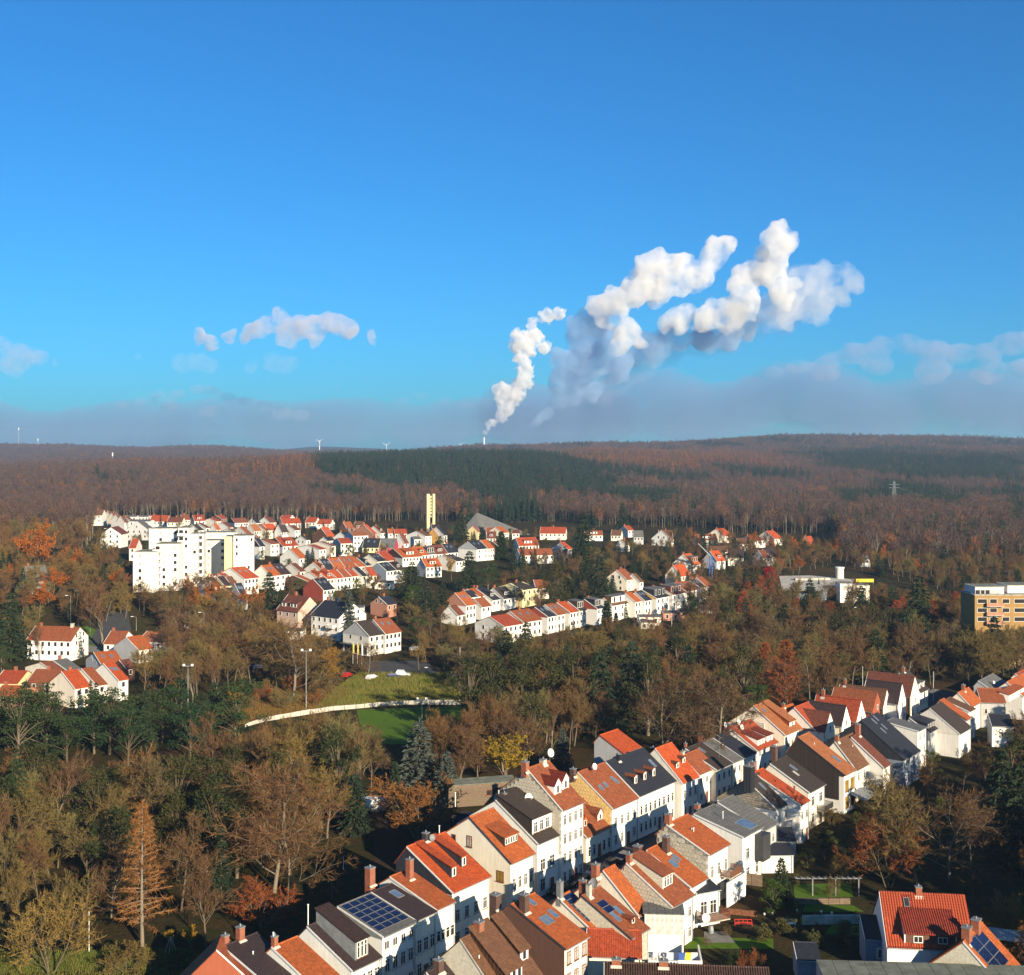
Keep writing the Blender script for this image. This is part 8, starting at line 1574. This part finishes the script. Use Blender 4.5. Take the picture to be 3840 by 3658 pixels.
# ---------------------------------------------------------------- clouds and steam plume: real volumes beyond the haze
def cloud(name, label, blobs, d, ext, vox, dens, nscale, namp, cat='cloud', edge=0.35, seed=0, ndet=5.0, zs=1.0, warp=0.0, um=.3, rgh=.68, col=(.90, .89, .90), soft=0.0):
    """blobs: (picture X, Y, radius in picture units, depth offset); a density field around them, broken up by noise"""
    P = np.array([[*atd(X, Y, d+o_), r*(d+o_)/F] for X, Y, r, o_ in blobs]); lo = (P[:, :3]-P[:, 3:]*1.5).min(0); hi = (P[:, :3]+P[:, 3:]*1.5).max(0); c = (lo+hi)/2
    me = bpy.data.meshes.new(name); me.vertices.add(len(P)); me.vertices.foreach_set('co', (P[:, :3]-c).astype(np.float32).ravel()); a = me.attributes.new('rad', 'FLOAT', 'POINT'); a.data.foreach_set('value', P[:, 3].astype(np.float32))
    o = link(name, me, None, tuple(c)); tag(o, label, cat, 'clouds in the sky' if cat == 'cloud' else None)
    ng = bpy.data.node_groups.new(name, 'GeometryNodeTree'); ng.interface.new_socket('Geometry', in_out='INPUT', socket_type='NodeSocketGeometry'); ng.interface.new_socket('Geometry', in_out='OUTPUT', socket_type='NodeSocketGeometry')
    nd_ = ng.nodes.new; L = ng.links.new; gi = nd_('NodeGroupInput'); go = nd_('NodeGroupOutput')
    mt = lambda op, a, b=None, c_=None: _mt(ng, op, a, b, c_)
    pos = nd_('GeometryNodeInputPosition').outputs[0]
    acc = None
    if warp:
        wn = nd_('ShaderNodeTexNoise'); wn.inputs['Scale'].default_value = nscale*.45; wn.inputs['Detail'].default_value = 2; L(pos, wn.inputs['Vector'])
        w1 = nd_('ShaderNodeVectorMath'); w1.operation = 'SUBTRACT'; L(wn.outputs['Color'], w1.inputs[0]); w1.inputs[1].default_value = (.5, .5, .5)
        w2 = nd_('ShaderNodeVectorMath'); w2.operation = 'SCALE'; L(w1.outputs[0], w2.inputs[0]); w2.inputs['Scale'].default_value = warp
        w3 = nd_('ShaderNodeVectorMath'); w3.operation = 'ADD'; L(pos, w3.inputs[0]); L(w2.outputs[0], w3.inputs[1]); posw = w3.outputs[0]
    else: posw = pos
    if zs != 1.0:
        w4 = nd_('ShaderNodeVectorMath'); w4.operation = 'MULTIPLY'; L(posw, w4.inputs[0]); w4.inputs[1].default_value = (1, 1, zs); posw = w4.outputs[0]
    for x, y, z, r in P:                            # soft union of spheres
        vs_ = nd_('ShaderNodeVectorMath'); vs_.operation = 'DISTANCE'; L(posw, vs_.inputs[0]); vs_.inputs[1].default_value = (x-c[0], y-c[1], (z-c[2])*zs)
        s_ = mt('MULTIPLY_ADD', vs_.outputs['Value'], -1.0/r, 1.0)       # 1 at the centre, 0 at the radius
        acc = s_ if acc is None else mt('SMOOTH_MAX', acc, s_, um)
    n = nd_('ShaderNodeTexNoise'); n.inputs['Scale'].default_value = nscale; n.inputs['Detail'].default_value = ndet; n.inputs['Roughness'].default_value = rgh; n.noise_dimensions = '4D'; n.inputs['W'].default_value = seed; L(pos, n.inputs['Vector'])
    f = mt('MULTIPLY_ADD', n.outputs[0], namp, -namp*.5); f = mt('ADD', acc, f); f = mt('DIVIDE', f, edge); f = mt('MINIMUM', mt('MAXIMUM', f, 0.0), 1.0)
    vc = nd_('GeometryNodeVolumeCube'); L(f, vc.inputs['Density']); vc.inputs['Min'].default_value = tuple(lo-c); vc.inputs['Max'].default_value = tuple(hi-c)
    for k, q in zip(('Resolution X', 'Resolution Y', 'Resolution Z'), range(3)): vc.inputs[k].default_value = int(min(240, max(12, (hi-lo)[q]/vox)))
    vm = nd_('GeometryNodeVolumeToMesh'); L(vc.outputs[0], vm.inputs[0]); vm.inputs['Threshold'].default_value = .25; vm.inputs['Adaptivity'].default_value = 0.0
    sm = nd_('GeometryNodeSetMaterial'); L(vm.outputs[0], sm.inputs[0]); sm.inputs['Material'].default_value = stm(dens, col, soft, nscale); L(sm.outputs[0], go.inputs[0])
    md_ = o.modifiers.new('cloud', 'NODES'); md_.node_group = ng; return o
def _mt(ng, op, a, b=None, c=None):
    n = ng.nodes.new('ShaderNodeMath'); n.operation = op
    for i, v in enumerate((a, b, c)):
        if v is None: continue
        if isinstance(v, (int, float)): n.inputs[i].default_value = v
        else: ng.links.new(v, n.inputs[i])
    return n.outputs[0]
def stm(dens, col, soft, nscale):
    m = bpy.data.materials.new('steam'); m.use_nodes = True; nt = m.node_tree; nt.nodes.clear(); out = nt.nodes.new('ShaderNodeOutputMaterial'); v = nt.nodes.new('ShaderNodeVolumePrincipled'); v.inputs['Color'].default_value = (*col, 1); v.inputs['Anisotropy'].default_value = 0.0; v.inputs['Density'].default_value = dens; v.inputs['Density Attribute'].default_value = ''; 
    if soft:
        tc = nt.nodes.new('ShaderNodeTexCoord'); n = nt.nodes.new('ShaderNodeTexNoise'); n.inputs['Scale'].default_value = nscale*soft; n.inputs['Detail'].default_value = 5; n.inputs['Roughness'].default_value = .6; nt.links.new(tc.outputs['Object'], n.inputs['Vector'])
        mr = nt.nodes.new('ShaderNodeMapRange'); mr.inputs[1].default_value = .40; mr.inputs[2].default_value = .60; mr.inputs[3].default_value = dens*.22; mr.inputs[4].default_value = dens*1.7; nt.links.new(n.outputs['Fac'], mr.inputs[0]); nt.links.new(mr.outputs[0], v.inputs['Density'])
    nt.links.new(v.outputs[0], out.inputs['Volume']); return m
DC = 10500
W = lambda x, y: (1700+x*.8634, 750+y*.8634)       # positions measured in the enlarged view of the plume
def bl(L_, sp=0): return [(*W(x, y), r*.8634, o_) for x, y, r, o_ in L_]
if CLOUDS:
    cloud('steam_plume', 'thin white steam plume rising from the power station chimney', bl([(132, 1005, 12, 0), (150, 985, 16, 0), (172, 965, 20, 0), (190, 960, 14, 0), (210, 930, 34, 0), (235, 900, 40, 0), (215, 870, 42, 0), (250, 850, 55, 0), (215, 830, 40, 0), (290, 850, 34, 0), (300, 790, 44, 0), (315, 740, 42, 0), (295, 690, 40, 0), (320, 640, 48, 30), (290, 610, 46, 0), (270, 640, 34, 0), (350, 590, 44, 60), (345, 540, 30, 60), (390, 640, 30, 90), (410, 500, 34, 200), (460, 495, 34, 200)]), DC-300, 0, 8, .018, .016, 2.4, 'steam plume', .30, 1.0, warp=120, um=.2, soft=1.2)
    cloud('steam_cloud', 'huge billowing white steam cloud with cream lit edges', bl([(640, 500, 60, 0), (620, 450, 36, 0), (700, 440, 80, 0), (760, 560, 80, -100), (720, 640, 55, -150), (800, 620, 50, -100), (780, 380, 80, 0), (830, 320, 80, 0), (880, 270, 60, 0), (930, 330, 90, -50), (980, 290, 70, 0), (1000, 370, 70, 0), (900, 420, 60, 50), (1060, 320, 70, 50), (1110, 250, 62, 100), (1150, 210, 58, 100), (1190, 190, 50, 100), (940, 530, 45, 200), (1010, 530, 55, 200), (1110, 510, 60, 150), (1210, 480, 80, 100), (1280, 450, 70, 50), (1240, 390, 80, 50), (1220, 310, 55, 100), (1310, 300, 80, 80), (1330, 210, 45, 50), (1390, 160, 62, 0), (1420, 220, 80, 0), (1460, 200, 50, 0), (1400, 300, 85, 30), (1440, 380, 80, 50)]), DC, 0, 13, .0085, .0046, 1.6, 'steam cloud', .40, 3.0, warp=340, um=.45, soft=1.2)
    cloud('thin_steam_cloud', 'paler right hand end of the steam cloud thinning into the sky', bl([(1400, 470, 90, 50), (1480, 400, 90, 50), (1540, 360, 90, 100), (1620, 320, 75, 150), (1700, 300, 62, 150), (1740, 360, 65, 150), (1600, 440, 80, 200), (1680, 430, 60, 200), (1300, 520, 80, 300), (1480, 470, 80, 200)]), DC+200, 0, 18, .0030, .0042, 1.8, 'steam cloud', .5, 5.0, warp=380, col=(.84, .84, .88), soft=1.0)
    cloud('shade_tinted_steam_cloud', 'blue grey shade tinted lower left body of the steam cloud', bl([(380, 950, 30, 0), (400, 920, 34, 0), (440, 860, 50, 100), (450, 790, 66, 100), (520, 810, 80, 150), (600, 800, 80, 200), (470, 700, 80, 100), (560, 700, 110, 150), (520, 600, 70, 50), (600, 560, 90, 50), (640, 480, 60, 100), (660, 640, 90, 200), (850, 650, 90, 250), (960, 600, 90, 250), (1080, 600, 90, 300), (1220, 570, 90, 300), (720, 740, 90, 250)]), DC+200, 0, 18, .0055, .0042, 1.5, 'steam cloud', .5, 7.0, warp=380, um=.45, col=(.46, .62, .84), soft=1.0)  # shaded side of the steam painted by a blue grey volume colour
    cloud('steam_veil', 'blue grey veil of shade tinted steam under the big steam cloud', bl([(400, 960, 40, 400), (430, 880, 60, 400), (480, 800, 90, 400), (560, 780, 110, 400), (640, 800, 100, 400), (720, 740, 110, 400), (820, 700, 110, 400), (940, 650, 110, 400), (1060, 600, 100, 400), (1180, 580, 110, 400), (1300, 540, 110, 400), (1440, 500, 100, 400), (1560, 450, 90, 400), (1640, 400, 90, 400)]), DC+500, 0, 26, .0010, .0026, 1.6, 'steam cloud', .5, 13.0, warp=300, col=(.5, .6, .8))  # blue grey colour paints the steam's shade into the veil
    k = lambda x, y: (x*.9142, 1050+y*.9142)
    def kb(L_): return [(*k(x, y), r*.9142, o_) for x, y, r, o_ in L_]
    cloud('cloud', 'small white cumulus at the left above the horizon', kb([(1020, 230, 40, 0), (1080, 210, 55, 0), (1145, 180, 55, 0), (1200, 210, 55, 0), (1260, 190, 60, 0), (1330, 180, 60, 0), (1390, 185, 60, 0), (1440, 210, 55, 0), (1180, 235, 40, 0), (1300, 235, 40, 0), (950, 215, 35, 100), (820, 215, 35, 100), (880, 240, 40, 100), (1540, 225, 30, 100)]), 15000, 0, 26, .0048, .0030, 1.5, um=.45, col=(.74, .74, .82), seed=4.0, edge=.6, warp=500, soft=2.0)
    cloud('cloud', 'grey white cloud cut by the left edge above the horizon', kb([(-60, 310, 60, 0), (20, 300, 55, 0), (90, 310, 55, 0), (150, 325, 40, 0), (60, 345, 60, 0), (210, 345, 25, 0)]), 15000, 0, 30, .0018, .0026, 1.5, col=(.66, .70, .84), seed=5.0, edge=.6, warp=500, soft=2.0)
    cloud('cloud', 'small pinkish cloud below the white cumulus', kb([(560, 330, 25, 0), (740, 345, 45, 0), (810, 340, 50, 0), (860, 360, 40, 0)]), 15000, 0, 30, .0008, .0026, 2.4, seed=6.0, edge=.8, warp=400, soft=1.2, col=(.75,.78,.88))
    cloud('cloud', 'faint oval cloud right of the small pinkish one', kb([(1040, 360, 45, 0), (1110, 345, 50, 0), (1180, 350, 45, 0)]), 15000, 0, 30, .0008, .0026, 2.4, seed=7.0, edge=.8, warp=400, soft=1.2, col=(.72,.76,.88))
    cloud('cloud', 'long grey cloud with a lit top low at the left', kb([(x, y, r, 0) for x, y, r in ((500, 500, 40), (570, 490, 45), (640, 485, 45), (720, 480, 50), (800, 465, 50), (870, 460, 45), (930, 480, 45), (1000, 500, 45), (1080, 520, 50), (700, 520, 50), (860, 540, 60), (1150, 550, 60), (1240, 560, 60))]), 17000, 0, 40, .0014, .0020, 1.3, um=.45, seed=8.0, col=(.50,.58,.76), edge=.8, zs=1.7, warp=300)
    cloud('cloud', 'thin dark cloud streak left of the steam plume', kb([(1240, 455, 25, 0), (1300, 450, 28, 0), (1370, 450, 24, 0), (1640, 500, 45, 0), (1720, 480, 50, 0), (1820, 500, 60, 0), (1920, 520, 50, 0)]), 17000, 0, 40, .0008, .0022, 2.4, seed=9.0, col=(.42,.50,.70), edge=.8, zs=2.2, warp=300)
    cloud('cloud', 'grey cloud bank with a lit crest at the right edge', [(2900, 1390, 50, 0), (3000, 1360, 60, 0), (3100, 1350, 60, 0), (3200, 1330, 70, 0), (3300, 1310, 80, 0), (3400, 1300, 75, 0), (3500, 1320, 80, 0), (3600, 1330, 80, 0), (3700, 1330, 80, 0), (3800, 1290, 90, 0), (3900, 1270, 90, 0), (3300, 1380, 80, 0), (3500, 1390, 90, 0), (3700, 1400, 90, 0), (3850, 1390, 90, 0), (3100, 1400, 60, 0)], 15000, 0, 40, .0015, .0018, 1.4, um=.45, seed=10.0, soft=2.0, col=(.50,.57,.76), edge=.8, zs=1.6, warp=350)
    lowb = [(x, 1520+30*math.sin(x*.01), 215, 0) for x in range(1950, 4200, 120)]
    cloud('cloud', 'low hazy grey cloud bank above the right hand horizon', lowb, 19000, 0, 70, .0009, .0008, 1.6, seed=11.0, col=(.30,.41,.62), edge=1.0, zs=1.5, warp=500)  # dark blue grey colour paints this bank as lying in shade
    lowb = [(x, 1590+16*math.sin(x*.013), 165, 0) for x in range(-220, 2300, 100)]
    cloud('cloud', 'low hazy grey cloud bank above the left hand horizon', lowb, 19000, 0, 60, .0009, .0008, 1.6, seed=12.0, col=(.30,.41,.62), edge=1.0, zs=1.5, warp=500)  # shade of the left bank is put into its colour too

for o in COL.objects:
    if o.parent is None and len(str(o.get('label', '')).split()) > 16: print('LONG', o.name, o['label'])
